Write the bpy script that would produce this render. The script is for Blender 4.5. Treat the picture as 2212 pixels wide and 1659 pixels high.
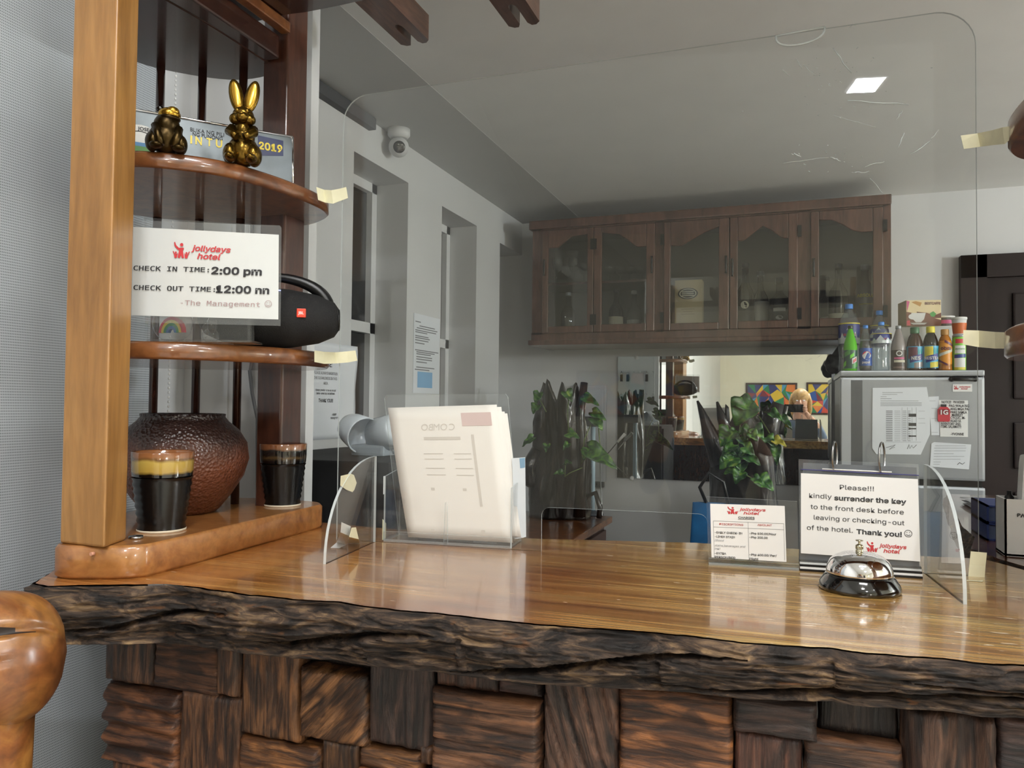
import bpy, bmesh, math, random, os
import numpy as np
from mathutils import Vector, Matrix, noise as mnoise

random.seed(7)
for o in list(bpy.data.objects):
    bpy.data.objects.remove(o, do_unlink=True)
SC = bpy.context.scene
COL = SC.collection
PI = math.pi

# ------------------------------------------------------------------ camera
F_PX, CX, CY = 1667.0, 1106.0, 829.5
CAM = np.array([0.0, 0.0, 1.35])
_yd = np.array([1715 - CX, 882 - CY, F_PX]); _yd /= np.linalg.norm(_yd)
_xd = np.array([3470 + CX, 1.5, -F_PX]); _xd -= _xd.dot(_yd) * _yd; _xd /= np.linalg.norm(_xd)
_zd = np.cross(_xd, _yd)
if _zd[1] > 0: _zd = -_zd
ROT = np.stack([_xd, _yd, _zd])            # photo axes (right, down, forward) -> world
cam_d = bpy.data.cameras.new('camera'); cam = bpy.data.objects.new('camera', cam_d); COL.objects.link(cam)
cam_d.sensor_width = 36.0; cam_d.sensor_fit = 'HORIZONTAL'; cam_d.lens = 36.0 * F_PX / 2212.0
cam_d.clip_start = 0.02; cam_d.clip_end = 60
_m = np.stack([ROT[:, 0], -ROT[:, 1], -ROT[:, 2]], axis=1)
cam.matrix_world = Matrix.Translation(Vector(CAM)) @ Matrix([list(r) for r in _m]).to_4x4()
SC.camera = cam
SC.view_settings.view_transform = 'Standard'; SC.view_settings.look = 'None'
SC.view_settings.gamma = 1.0; SC.view_settings.use_curve_mapping = False
SC.view_settings.exposure = 0.20
SC.cycles.max_bounces = 8; SC.cycles.diffuse_bounces = 4; SC.cycles.transparent_max_bounces = 20
SC.cycles.adaptive_threshold = 0.03
SC.cycles.glossy_bounces = 6; SC.cycles.transmission_bounces = 8
SC.cycles.sample_clamp_indirect = 6.0
SC.cycles.caustics_reflective = False; SC.cycles.caustics_refractive = False
SC.cycles.use_denoising = True

# ------------------------------------------------------------------ world: night outside
w = bpy.data.worlds.new('night'); SC.world = w; w.use_nodes = True
w.node_tree.nodes['Background'].inputs[0].default_value = (0.02, 0.025, 0.035, 1)
w.node_tree.nodes['Background'].inputs[1].default_value = 1.0

# lamps of the lobby and added fill lamps (centre x, y, z, size x, size y, emission strength)
LAMPS = [('office', 3.3, 1.9, 1.85, 0.15, 0.0, 155.0, (0.92, 0.97, 1.0)),  # added globe out of view, brightens the office ceiling and walls
         ('sconce_fill', 3.80, -2.2, 2.15, 0.15, 0.0, 70.0, (0.97, 0.98, 1.0)),  # added globe out of view, sends low light under the office ceiling
         ('key', 1.407, -3.04, 3.62, 0.19, 0.24, 560.0, (0.96, 0.98, 1.0)),
         ('glass', 0.352, -0.80, 3.116, 0.24, 0.12, 260.0, (1.0, 0.98, 0.95)),
         ('near', 0.45, -0.35, 3.62, 0.9, 0.3, 46.0, (0.98, 0.98, 0.98)),  # added panel out of view, soft fill for the counter top
         ('wash_fill', 3.8, -6.4, 2.3, 0.14, 0.0, 60.0, (1.0, 0.96, 0.86)),  # added globe out of view, brightens the lobby wall behind the paintings
         ('side', 2.7, -1.0, 3.62, 1.2, 0.3, 40.0, (0.93, 0.97, 1.0))]  # added panel out of view, soft fill from the right

def P(px, py, x=None, y=None, z=None):
    """point of the room seen at a photograph pixel, on the plane x=, y= or z="""
    d = ROT @ np.array([px - CX, py - CY, F_PX])
    if x is not None: t = (x - CAM[0]) / d[0]
    elif y is not None: t = (y - CAM[1]) / d[1]
    else: t = (z - CAM[2]) / d[2]
    return Vector(CAM + t * d)

# ------------------------------------------------------------------ materials
def lin(c):
    if isinstance(c, str):
        c = c.lstrip('#'); c = [int(c[i:i + 2], 16) for i in (0, 2, 4)]
    c = [v / 255.0 for v in c]
    return tuple(v / 12.92 if v <= 0.04045 else ((v + 0.055) / 1.055) ** 2.4 for v in c) + (1.0,)

def nd(nt, typ, **kw):
    n = nt.nodes.new(typ)
    for k, v in kw.items():
        if k.startswith('i_'):
            key = k[2:].replace('_', ' ')
            n.inputs[int(key) if key.isdigit() else key].default_value = v
        else: setattr(n, k, v)
    return n

def ramp(nt, stops):
    r = nt.nodes.new('ShaderNodeValToRGB'); e = r.color_ramp.elements
    while len(e) < len(stops): e.new(0.5)
    for el, (p, c) in zip(e, stops):
        el.position = p; el.color = c if not isinstance(c, (str, list)) else lin(c)
    return r

MATS = {}
def mat(name, col='#808080', rough=0.5, metal=0.0, spec=0.5, coat=0.0, coat_r=0.08, emit=0.0, ecol=None, bump=0.0, bscale=40.0,
        var=0.0, vscale=6.0, trans=0.0, ior=1.5, alpha=1.0):
    m = bpy.data.materials.new(name); m.use_nodes = True; nt = m.node_tree
    b = nt.nodes['Principled BSDF']; c = lin(col) if isinstance(col, str) else col
    b.inputs['Base Color'].default_value = c; b.inputs['Roughness'].default_value = rough
    b.inputs['Metallic'].default_value = metal; b.inputs['Specular IOR Level'].default_value = spec
    b.inputs['Coat Weight'].default_value = coat; b.inputs['Coat Roughness'].default_value = coat_r
    b.inputs['Transmission Weight'].default_value = trans; b.inputs['IOR'].default_value = ior
    b.inputs['Alpha'].default_value = alpha
    if emit:
        b.inputs['Emission Color'].default_value = lin(ecol) if isinstance(ecol, str) else (ecol or c)
        b.inputs['Emission Strength'].default_value = emit
    if var or bump:
        tc = nd(nt, 'ShaderNodeTexCoord')
    if var:
        n = nd(nt, 'ShaderNodeTexNoise', i_Scale=vscale, i_Detail=5.0)
        nt.links.new(tc.outputs['Object'], n.inputs['Vector'])
        r = ramp(nt, [(0.3, tuple(v * (1 - var) for v in c[:3]) + (1,)), (0.7, tuple(min(1, v * (1 + var)) for v in c[:3]) + (1,))])
        nt.links.new(n.outputs['Fac'], r.inputs[0]); nt.links.new(r.outputs[0], b.inputs['Base Color'])
    if bump:
        n2 = nd(nt, 'ShaderNodeTexNoise', i_Scale=bscale, i_Detail=4.0)
        nt.links.new(tc.outputs['Object'], n2.inputs['Vector'])
        bp = nd(nt, 'ShaderNodeBump', i_Strength=bump, i_Distance=0.01)
        nt.links.new(n2.outputs['Fac'], bp.inputs['Height']); nt.links.new(bp.outputs[0], b.inputs['Normal'])
    MATS[name] = m
    return m

def wood(name, cols, scale, rough=0.28, coat=0.6, coat_r=0.06, distort=0.6, nscale=3.0, bump=0.08, blot=None, fine=0.35, spec=0.5, fine_scale=(1, 1, 1), flecks=None, xtint=False):
    """varnished timber: stretched noise for the figure, a finer stretched noise for the streaks"""
    m = bpy.data.materials.new(name); m.use_nodes = True; nt = m.node_tree; L = nt.links.new
    b = nt.nodes['Principled BSDF']
    tc = nd(nt, 'ShaderNodeTexCoord'); mp = nd(nt, 'ShaderNodeMapping'); mp.inputs['Scale'].default_value = scale
    L(tc.outputs['Object'], mp.inputs['Vector'])
    n = nd(nt, 'ShaderNodeTexNoise', i_Scale=nscale, i_Detail=6.0, i_Roughness=0.6, i_Distortion=distort)
    L(mp.outputs[0], n.inputs['Vector'])
    r = ramp(nt, cols); L(n.outputs['Fac'], r.inputs[0])
    mp2 = nd(nt, 'ShaderNodeMapping'); mp2.inputs['Scale'].default_value = tuple(a * f * 3.0 for a, f in zip(scale, fine_scale)); L(tc.outputs['Object'], mp2.inputs['Vector'])
    n2 = nd(nt, 'ShaderNodeTexNoise', i_Scale=nscale * 2.5, i_Detail=4.0, i_Distortion=0.3); L(mp2.outputs[0], n2.inputs['Vector'])
    r2 = ramp(nt, [(0.35, (1 - fine, 1 - fine, 1 - fine, 1)), (0.62, (1, 1, 1, 1))]); L(n2.outputs['Fac'], r2.inputs[0])
    mx = nd(nt, 'ShaderNodeMix', data_type='RGBA', blend_type='MULTIPLY'); mx.inputs[0].default_value = 1.0
    L(r.outputs[0], mx.inputs[6]); L(r2.outputs[0], mx.inputs[7]); out = mx.outputs[2]
    if blot:
        bc, bs, lo, hi = blot
        n3 = nd(nt, 'ShaderNodeTexNoise', i_Scale=bs, i_Detail=3.0, i_Distortion=0.4); L(tc.outputs['Object'], n3.inputs['Vector'])
        r3 = ramp(nt, [(lo, (0, 0, 0, 1)), (hi, (1, 1, 1, 1))]); L(n3.outputs['Fac'], r3.inputs[0])
        mx2 = nd(nt, 'ShaderNodeMix', data_type='RGBA', blend_type='MULTIPLY'); L(r3.outputs[0], mx2.inputs[0])
        L(out, mx2.inputs[6]); mx2.inputs[7].default_value = lin(bc); out = mx2.outputs[2]
    if xtint:                                   # the heartwood towards the left end is redder
        sp0 = nd(nt, 'ShaderNodeSeparateXYZ'); L(tc.outputs['Object'], sp0.inputs[0])
        n5 = nd(nt, 'ShaderNodeTexNoise', i_Scale=2.2, i_Detail=2.0); L(tc.outputs['Object'], n5.inputs['Vector'])
        a5 = nd(nt, 'ShaderNodeMath', operation='MULTIPLY_ADD'); L(n5.outputs['Fac'], a5.inputs[0]); a5.inputs[1].default_value = 0.5; L(sp0.outputs['X'], a5.inputs[2])
        m5 = nd(nt, 'ShaderNodeMapRange', i_1=-0.55, i_2=0.15); L(a5.outputs[0], m5.inputs[0])
        r5 = ramp(nt, [(0.0, (0.92, 0.66, 0.55, 1)), (1.0, (1, 1, 1, 1))]); L(m5.outputs[0], r5.inputs[0])
        mx5 = nd(nt, 'ShaderNodeMix', data_type='RGBA', blend_type='MULTIPLY'); mx5.inputs[0].default_value = 1.0; L(out, mx5.inputs[6]); L(r5.outputs[0], mx5.inputs[7]); out = mx5.outputs[2]
    if flecks:
        fc, fs, th = flecks
        mp3 = nd(nt, 'ShaderNodeMapping'); mp3.inputs['Scale'].default_value = fs; L(tc.outputs['Object'], mp3.inputs['Vector'])
        n4 = nd(nt, 'ShaderNodeTexNoise', i_Scale=1.0, i_Detail=3.0); L(mp3.outputs[0], n4.inputs['Vector'])
        sep = nd(nt, 'ShaderNodeSeparateXYZ'); L(tc.outputs['Object'], sep.inputs[0])
        mr = nd(nt, 'ShaderNodeMapRange', i_1=-0.55, i_2=0.25, i_3=0.0, i_4=0.075); L(sep.outputs['X'], mr.inputs[0])
        ad = nd(nt, 'ShaderNodeMath', operation='ADD'); L(n4.outputs['Fac'], ad.inputs[0]); L(mr.outputs[0], ad.inputs[1])
        r4 = ramp(nt, [(th, (0, 0, 0, 1)), (th + 0.02, (1, 1, 1, 1))]); L(ad.outputs[0], r4.inputs[0])
        mx3 = nd(nt, 'ShaderNodeMix', data_type='RGBA'); L(r4.outputs[0], mx3.inputs[0]); L(out, mx3.inputs[6]); mx3.inputs[7].default_value = lin(fc); out = mx3.outputs[2]
    L(out, b.inputs['Base Color'])
    b.inputs['Roughness'].default_value = rough; b.inputs['Coat Weight'].default_value = coat; b.inputs['Coat Roughness'].default_value = coat_r
    b.inputs['Specular IOR Level'].default_value = spec
    if bump:
        bp = nd(nt, 'ShaderNodeBump', i_Strength=bump, i_Distance=0.004); L(n2.outputs['Fac'], bp.inputs['Height']); L(bp.outputs[0], b.inputs['Normal'])
        bp2 = nd(nt, 'ShaderNodeBump', i_Strength=bump * 0.12, i_Distance=0.004); L(n2.outputs['Fac'], bp2.inputs['Height']); L(bp2.outputs[0], b.inputs['Coat Normal'])
    MATS[name] = m
    return m

def clear(name, tint=(1, 1, 1, 1), base=0.04, rough=0.0, haze=0.0, hazecol=(0.8, 0.85, 0.88, 1), gloss=1.0, power=5.0):
    """thin clear sheet (acrylic, glass): straight transmission plus a facing-dependent reflection"""
    m = bpy.data.materials.new(name); m.use_nodes = True; nt = m.node_tree; L = nt.links.new
    nt.nodes.remove(nt.nodes['Principled BSDF']); out = nt.nodes['Material Output']
    lw = nd(nt, 'ShaderNodeLayerWeight', i_Blend=0.5)
    pw = nd(nt, 'ShaderNodeMath', operation='POWER'); L(lw.outputs['Facing'], pw.inputs[0]); pw.inputs[1].default_value = power
    ml = nd(nt, 'ShaderNodeMath', operation='MULTIPLY_ADD'); L(pw.outputs[0], ml.inputs[0]); ml.inputs[1].default_value = (1 - base) * gloss; ml.inputs[2].default_value = base
    t = nd(nt, 'ShaderNodeBsdfTransparent'); t.inputs[0].default_value = tint
    g = nd(nt, 'ShaderNodeBsdfGlossy'); g.inputs['Roughness'].default_value = rough
    mix = nd(nt, 'ShaderNodeMixShader'); L(ml.outputs[0], mix.inputs[0]); L(t.outputs[0], mix.inputs[1]); L(g.outputs[0], mix.inputs[2])
    last = mix
    if haze:
        d = nd(nt, 'ShaderNodeBsdfDiffuse'); d.inputs[0].default_value = hazecol
        mh = nd(nt, 'ShaderNodeMixShader'); mh.inputs[0].default_value = haze; L(last.outputs[0], mh.inputs[1]); L(d.outputs[0], mh.inputs[2]); last = mh
    L(last.outputs[0], out.inputs['Surface'])
    MATS[name] = m
    return m

M = MATS
mat('wall', '#cfd0d0', 0.55, var=0.03, vscale=1.5, bump=0.03, bscale=30)
mat('wall_cream', '#e2ddc8', 0.6, var=0.03, vscale=2.0)
mat('ceiling', '#dddddb', 0.7, var=0.02)
mat('ceiling_shade', '#b9bab9', 0.7)  # darker ceiling tone that stands for shade
mat('trim_grey', '#4e4f51', 0.6)
mat('white_frame', '#d9dadb', 0.35)
mat('night_glass', '#07080a', 0.05, coat=0.3)
mat('floor_tile', '#d2ccc2', 0.3, var=0.06)
mat('dark_door', '#1c1110', 0.45, spec=0.3, var=0.25, vscale=3, bump=0.05)
mat('black', '#0a0a0b', 0.35); mat('black_matt', '#111112', 0.75); mat('black_gloss', '#060606', 0.08, coat=1.0)
mat('white', '#e6e6e4', 0.4); mat('paper', '#e9e9e7', 0.6); mat('paper_cool', '#dfe3e8', 0.6); mat('paper_warm', '#e9e2da', 0.6)
mat('ink', '#2b2b2e', 0.6); mat('ink_grey', '#75777c', 0.6); mat('ink_light', '#a8a39c', 0.6); mat('logo_red', '#c43a40', 0.5); mat('ink_red', '#b04a48', 0.6)
mat('faint', '#cfc6bc', 0.6); mat('faint_red', '#d2b9b4', 0.6)
mat('chrome', '#e8e8ea', 0.06, metal=1.0); mat('steel', '#9a9a9a', 0.25, metal=1.0); mat('brass', '#a98d4a', 0.25, metal=1.0)
mat('tape', '#e3dfbf', 0.55, var=0.05, vscale=40); mat('tape_white', '#e4e6e6', 0.5)
mat('silver', '#9ea2a6', 0.3, metal=0.35, var=0.04, vscale=4); mat('silver_dark', '#55585c', 0.35, metal=0.3); mat('silver_light', '#bfc3c8', 0.3, metal=0.2)
clear('acrylic', (0.985, 0.992, 0.99, 1), base=0.025, rough=0.0, haze=0.005)
clear('acrylic_small', (0.98, 0.985, 0.985, 1), base=0.03, rough=0.02, haze=0.02)
clear('glass', (0.97, 0.98, 0.98, 1), base=0.05)
clear('cab_glass', (0.93, 0.95, 0.95, 1), base=0.05)
clear('glass_dark', (0.12, 0.14, 0.12, 1), base=0.05)
clear('pet', (0.9, 0.95, 0.97, 1), base=0.07, haze=0.06)
clear('film', (0.975, 0.98, 0.98, 1), base=0.035, rough=0.05, haze=0.05)
mat('edge', '#ccd3d3', 0.25, alpha=0.8); mat('edge_soft', '#c8cecf', 0.3, alpha=0.6)
wood('post_wood', [(0.25, '#7a5226'), (0.45, '#9c6e38'), (0.6, '#a87a42'), (0.8, '#8e6230')], (9, 9, 1.1), nscale=1.6, distort=1.2, rough=0.38, coat=0.3, coat_r=0.2, bump=0.03, fine=0.18)
wood('plank_wood', [(0.2, '#6a4020'), (0.42, '#986233'), (0.6, '#a97440'), (0.8, '#875530')], (2.0, 3.5, 3.5), nscale=3.2, distort=2.2, rough=0.3, coat=0.6, bump=0.03, fine=0.22)
wood('shelf_wood', [(0.2, '#452616'), (0.45, '#744526'), (0.62, '#8a5830'), (0.85, '#62381f')], (4, 4, 6), nscale=2.5, distort=1.4, rough=0.3, coat=0.8, coat_r=0.05, bump=0.03, fine=0.2)
wood('dark_wood', [(0.2, '#1d0f0b'), (0.5, '#3a211a'), (0.8, '#4a2a1e')], (7, 7, 1.5), nscale=2.0, distort=0.8, rough=0.25, coat=0.7, bump=0.03)
wood('counter_wood', [(0.22, '#7a5430'), (0.38, '#a87a42'), (0.5, '#c09352'), (0.6, '#d3ae6a'), (0.78, '#ac7c42')], (0.8, 13, 3.0), nscale=2.2, distort=1.0, rough=0.24, coat=0.8, coat_r=0.07, bump=0.06, fine=0.55, xtint=True,
     fine_scale=(0.6, 2.2, 1), blot=('#a8683c', 1.7, 0.5, 0.68), flecks=('#dcccb4', (30, 120, 10), 0.735))
wood('side_wood', [(0.2, '#33190f'), (0.5, '#5c3421'), (0.8, '#6f4630')], (6, 1.2, 3.0), nscale=2.2, distort=1.2, rough=0.22, coat=0.7, bump=0.04)
wood('cabinet_wood', [(0.2, '#30201a'), (0.5, '#5c3e33'), (0.75, '#6c4a3c')], (9, 9, 1.4), nscale=1.8, distort=0.8, rough=0.3, coat=0.75, coat_r=0.12, bump=0.03)
wood('log_wood', [(0.2, '#4a2510'), (0.42, '#7e4a22'), (0.6, '#a06c34'), (0.82, '#88552a')], (2.2, 7, 7), nscale=1.5, distort=1.5, rough=0.34, coat=0.35, coat_r=0.22, bump=0.06, fine=0.3, blot=('#6a4020', 5.0, 0.52, 0.66))
wood('rear_wood', [(0.2, '#2c1912'), (0.45, '#4a2b20'), (0.62, '#5a3628'), (0.85, '#3e241b')], (6, 6, 1.2), nscale=2.0, distort=1.2, rough=0.3, coat=0.7, coat_r=0.08, bump=0.03)
wood('rail_wood', [(0.2, '#3a241c'), (0.5, '#5e4033'), (0.8, '#735040')], (10, 1.5, 10), nscale=2.0, rough=0.3, coat=0.5, bump=0.05)

# ------------------------------------------------------------------ mesh builder
class MB:
    def __init__(s): s.bm = bmesh.new(); s.mi = 0
    def _face(s, vs, mi=None, smooth=False):
        try: f = s.bm.faces.new(vs)
        except ValueError: return None
        f.material_index = s.mi if mi is None else mi; f.smooth = smooth
        return f
    def box(s, c, size, rot=None, mi=None, bevel=0.0):
        c = Vector(c); hx, hy, hz = [v / 2.0 for v in size]; R = rot or Matrix.Identity(3)
        vs = [s.bm.verts.new(c + R @ Vector((x * hx, y * hy, z * hz))) for x in (-1, 1) for y in (-1, 1) for z in (-1, 1)]
        fs = [s._face([vs[i] for i in q], mi) for q in ((0, 1, 3, 2), (4, 6, 7, 5), (0, 4, 5, 1), (2, 3, 7, 6), (0, 2, 6, 4), (1, 5, 7, 3))]
        if bevel:
            es = list({e for f in fs for e in f.edges})
            r = bmesh.ops.bevel(s.bm, geom=es, offset=bevel, segments=2, affect='EDGES', profile=0.7)
            for f in r['faces']: f.material_index = s.mi if mi is None else mi
        return s
    def span(s, a, b, mi=None, bevel=0.0):
        a, b = Vector(a), Vector(b)
        return s.box((a + b) / 2, [abs(v) for v in (b - a)], mi=mi, bevel=bevel)
    def poly(s, pts, mi=None):
        return s._face([s.bm.verts.new(Vector(p)) for p in pts], mi)
    def prism(s, pts, off, mi=None, side_mi=None, smooth_side=False):
        """closed outline (list of 3-D points) thickened by the vector off"""
        off = Vector(off); a = [s.bm.verts.new(Vector(p)) for p in pts]; b = [s.bm.verts.new(Vector(p) + off) for p in pts]
        s._face(a[::-1], mi); s._face(b, mi); n = len(a)
        for i in range(n): s._face([a[i], a[(i + 1) % n], b[(i + 1) % n], b[i]], mi if side_mi is None else side_mi, smooth_side)
        return s
    def lathe(s, prof, c=(0, 0, 0), seg=28, mi=None, axis='Z', cap=True, smooth=True, jitter=None):
        c = Vector(c); rings = []
        for k, (r, z) in enumerate(prof):
            ring = []
            for i in range(seg):
                a = 2 * PI * i / seg; rr = r * (jitter(a, z) if jitter else 1.0)
                v = Vector((rr * math.cos(a), rr * math.sin(a), z))
                if axis == 'X': v = Vector((v.z, v.x, v.y))
                elif axis == 'Y': v = Vector((v.x, -v.z, v.y))
                ring.append(s.bm.verts.new(c + v))
            rings.append(ring)
        for a, b in zip(rings, rings[1:]):
            for i in range(seg): s._face([a[i], a[(i + 1) % seg], b[(i + 1) % seg], b[i]], mi, smooth)
        if cap:
            if prof[0][0] > 1e-5: s._face(rings[0][::-1], mi)
            if prof[-1][0] > 1e-5: s._face(rings[-1], mi)
        return s
    def tube(s, pts, rad, seg=10, mi=None, cap=True, smooth=True):
        pts = [Vector(p) for p in pts]; n = len(pts)
        rad = rad if isinstance(rad, (list, tuple)) else [rad] * n
        t0 = (pts[1] - pts[0]).normalized(); up = Vector((0, 0, 1)) if abs(t0.z) < 0.9 else Vector((1, 0, 0))
        nrm = t0.cross(up).normalized(); rings = []
        for i, p in enumerate(pts):
            t = (pts[min(i + 1, n - 1)] - pts[max(i - 1, 0)]).normalized()
            nrm = (nrm - t * nrm.dot(t)).normalized(); bn = t.cross(nrm)
            rings.append([s.bm.verts.new(p + rad[i] * (math.cos(2 * PI * k / seg) * nrm + math.sin(2 * PI * k / seg) * bn)) for k in range(seg)])
        for a, b in zip(rings, rings[1:]):
            for k in range(seg): s._face([a[k], a[(k + 1) % seg], b[(k + 1) % seg], b[k]], mi, smooth)
        if cap: s._face(rings[0][::-1], mi); s._face(rings[-1], mi)
        return s
    def ellipsoid(s, c, r, rot=None, seg=20, rings=12, mi=None, fn=None):
        c = Vector(c); R = rot or Matrix.Identity(3); top = None; prev = None
        grid = []
        for j in range(rings + 1):
            th = PI * j / rings; row = []
            for i in range(seg if 0 < j < rings else 1):
                ph = 2 * PI * i / seg
                v = Vector((math.sin(th) * math.cos(ph), math.sin(th) * math.sin(ph), math.cos(th)))
                k = fn(v) if fn else 1.0
                row.append(s.bm.verts.new(c + R @ Vector((v.x * r[0] * k, v.y * r[1] * k, v.z * r[2] * k))))
            grid.append(row)
        for j in range(rings):
            a, b = grid[j], grid[j + 1]
            for i in range(seg):
                k = (i + 1) % seg
                if len(a) == 1: s._face([a[0], b[i], b[k]], mi, True)
                elif len(b) == 1: s._face([a[i], b[0], a[k]], mi, True)
                else: s._face([a[i], b[i], b[k], a[k]], mi, True)
        return s
    def grid(s, fn, nu, nv, mi=None, smooth=True, close_u=False):
        vs = [[s.bm.verts.new(Vector(fn(i / nu, j / nv))) for j in range(nv + 1)] for i in range(nu + (0 if close_u else 1))]
        n = len(vs)
        for i in range(nu):
            for j in range(nv):
                s._face([vs[i][j], vs[(i + 1) % n][j], vs[(i + 1) % n][j + 1], vs[i][j + 1]], mi, smooth)
        return vs
    def text(s, body, o, u, v, size, align='LEFT', mi=None, bold=0.0, sx=1.0, font=None, shear=0.0, wrap=None, fit=None):
        """flat lettering: origin o, unit right u, unit up v"""
        cu = bpy.data.curves.new('lettering', 'FONT'); cu.body = body; cu.size = size; cu.align_x = align; cu.offset = bold * size; cu.shear = shear
        cu.resolution_u = 3
        if font and FONTS.get(font): cu.font = FONTS[font]
        ob = bpy.data.objects.new('lettering', cu); me = ob.to_mesh(); o, u, v = Vector(o), Vector(u), Vector(v); n = u.cross(v)
        if fit and len(me.vertices):
            xs = [q.co.x for q in me.vertices]; sx = fit / max(1e-6, max(xs) - min(xs)); o = o - u * (min(xs) * sx if align == 'LEFT' else (min(xs) + max(xs)) / 2 * sx)
        if wrap:
            r, cen = wrap
            vs = [s.bm.verts.new(Vector(cen) + Vector((r * math.sin(q.co.x * sx / r), -r * math.cos(q.co.x * sx / r), 0)) + Vector((0, 0, o.z + q.co.y))) for q in me.vertices]
        else:
            vs = [s.bm.verts.new(o + u * q.co.x * sx + v * q.co.y) for q in me.vertices]
        for p in me.polygons: s._face([vs[i] for i in p.vertices], mi)
        ob.to_mesh_clear(); bpy.data.objects.remove(ob); bpy.data.curves.remove(cu)
        return s
    def thicken(s, t):
        s.bm.normal_update(); fs = list(s.bm.faces); vm = {v: s.bm.verts.new(v.co - v.normal * t) for v in list(s.bm.verts)}
        be = [e for e in s.bm.edges if len(e.link_faces) == 1]
        rim = [(e.verts[0], e.verts[1], e.link_faces[0].material_index) for e in be]
        for f in fs: s._face([vm[v] for v in reversed(f.verts)], f.material_index, f.smooth)
        for a, b, mi in rim: s._face([a, b, vm[b], vm[a]], mi)
        return s
    def shift(s, d):
        bmesh.ops.translate(s.bm, vec=Vector(d), verts=s.bm.verts); return s
    def xform(s, mtx):
        bmesh.ops.transform(s.bm, matrix=mtx, verts=s.bm.verts); return s
    def build(s, name, mats, parent=None, loc=None, normals=True, **props):
        if normals: bmesh.ops.recalc_face_normals(s.bm, faces=s.bm.faces)
        me = bpy.data.meshes.new(name); s.bm.to_mesh(me); s.bm.free()
        for m in (mats if isinstance(mats, (list, tuple)) else [mats]): me.materials.append(M[m] if isinstance(m, str) else m)
        o = bpy.data.objects.new(name, me); COL.objects.link(o)
        if parent is not None:
            o.parent = parent
            top = parent
            while top.parent is not None: top = top.parent
            if parent is top and parent.get('_world'):      # geometry given in room coordinates
                me.transform(Matrix.Translation(-Vector(top.location)))
            elif parent is not top and top.get('_world'):
                me.transform(Matrix.Translation(-Vector(top.location)))
        elif loc is not None:
            me.transform(Matrix.Translation(-Vector(loc))); o.location = loc
        for k, v in props.items(): o[k] = v
        return o

FONTS = {}
try:
    _fd = os.path.join(bpy.utils.resource_path('LOCAL'), 'datafiles', 'fonts')
    for k, fn in (('mono', 'DejaVuSansMono.woff2'), ('sans', 'Inter.woff2')):
        if os.path.exists(os.path.join(_fd, fn)): FONTS[k] = bpy.data.fonts.load(os.path.join(_fd, fn))
except Exception:
    pass

def tag(o, label=None, cat=None, group=None, kind=None):
    if label: o['label'] = label
    if cat: o['category'] = cat
    if group: o['group'] = group
    if kind: o['kind'] = kind
    return o

def thing(name, label, cat, loc, group=None, world=True, rz=0.0):
    """an Empty at the base of a thing; its parts are given in room coordinates (world) or around it"""
    o = bpy.data.objects.new(name, None); COL.objects.link(o); o.location = Vector(loc); o.rotation_euler = (0, 0, rz)
    o.empty_display_size = 0.05
    tag(o, label, cat, group)
    if world: o['_world'] = 1
    return o

def solo(mb, name, mats, label, cat, loc, group=None, **kw):
    return tag(mb.build(name, mats, None, loc=loc, **kw), label, cat, group)

def struct(mb, name, mats, parent=None, **kw):
    o = mb.build(name, mats, parent, **kw)
    if parent is None: o['kind'] = 'structure'
    return o

def copy_tree(o, parent=None):
    c = o.copy(); COL.objects.link(c)
    if parent is not None: c.parent = parent
    for ch in list(o.children): copy_tree(ch, c)
    return c

def fbm(p, oct=4): return mnoise.fractal(Vector(p), 1.0, 2.0, oct)
def lerp(a, b, t): return a + (b - a) * t
def interp(x, xs, ys):
    return float(np.interp(x, xs, ys))
XV, YV, ZV = Vector((1, 0, 0)), Vector((0, 1, 0)), Vector((0, 0, 1))

# ================================================================== THE SETTING
LX, BY, CZ = -1.375, 3.9, 2.33           # left wall plane, back wall plane, office ceiling
struct(MB().span((-1.7, -8.4, -0.1), (4.2, 4.2, 0)), 'floor', 'floor_tile')
struct(MB().span((LX - 0.2, 1.22, CZ), (4.2, 4.2, CZ + 0.12)), 'ceiling', 'ceiling')
struct(MB().span((LX - 0.2, -8.4, 3.7), (4.2, 1.34, 3.8)), 'ceiling_lobby', 'ceiling')
struct(MB().span((LX - 0.2, 1.22, CZ + 0.12), (4.2, 1.34, 3.7)), 'wall_bulkhead', 'wall')
struct(MB().span((LX - 0.2, BY, 0), (4.2, BY + 0.15, CZ + 0.05)), 'wall_back', 'wall')
struct(MB().span((4.0, -8.4, 0), (4.2, 4.2, 3.8)), 'wall_right', 'wall_cream')
struct(MB().span((-1.7, -8.2, 0), (4.2, -8.0, 3.8)), 'wall_front', 'wall_cream')
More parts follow.
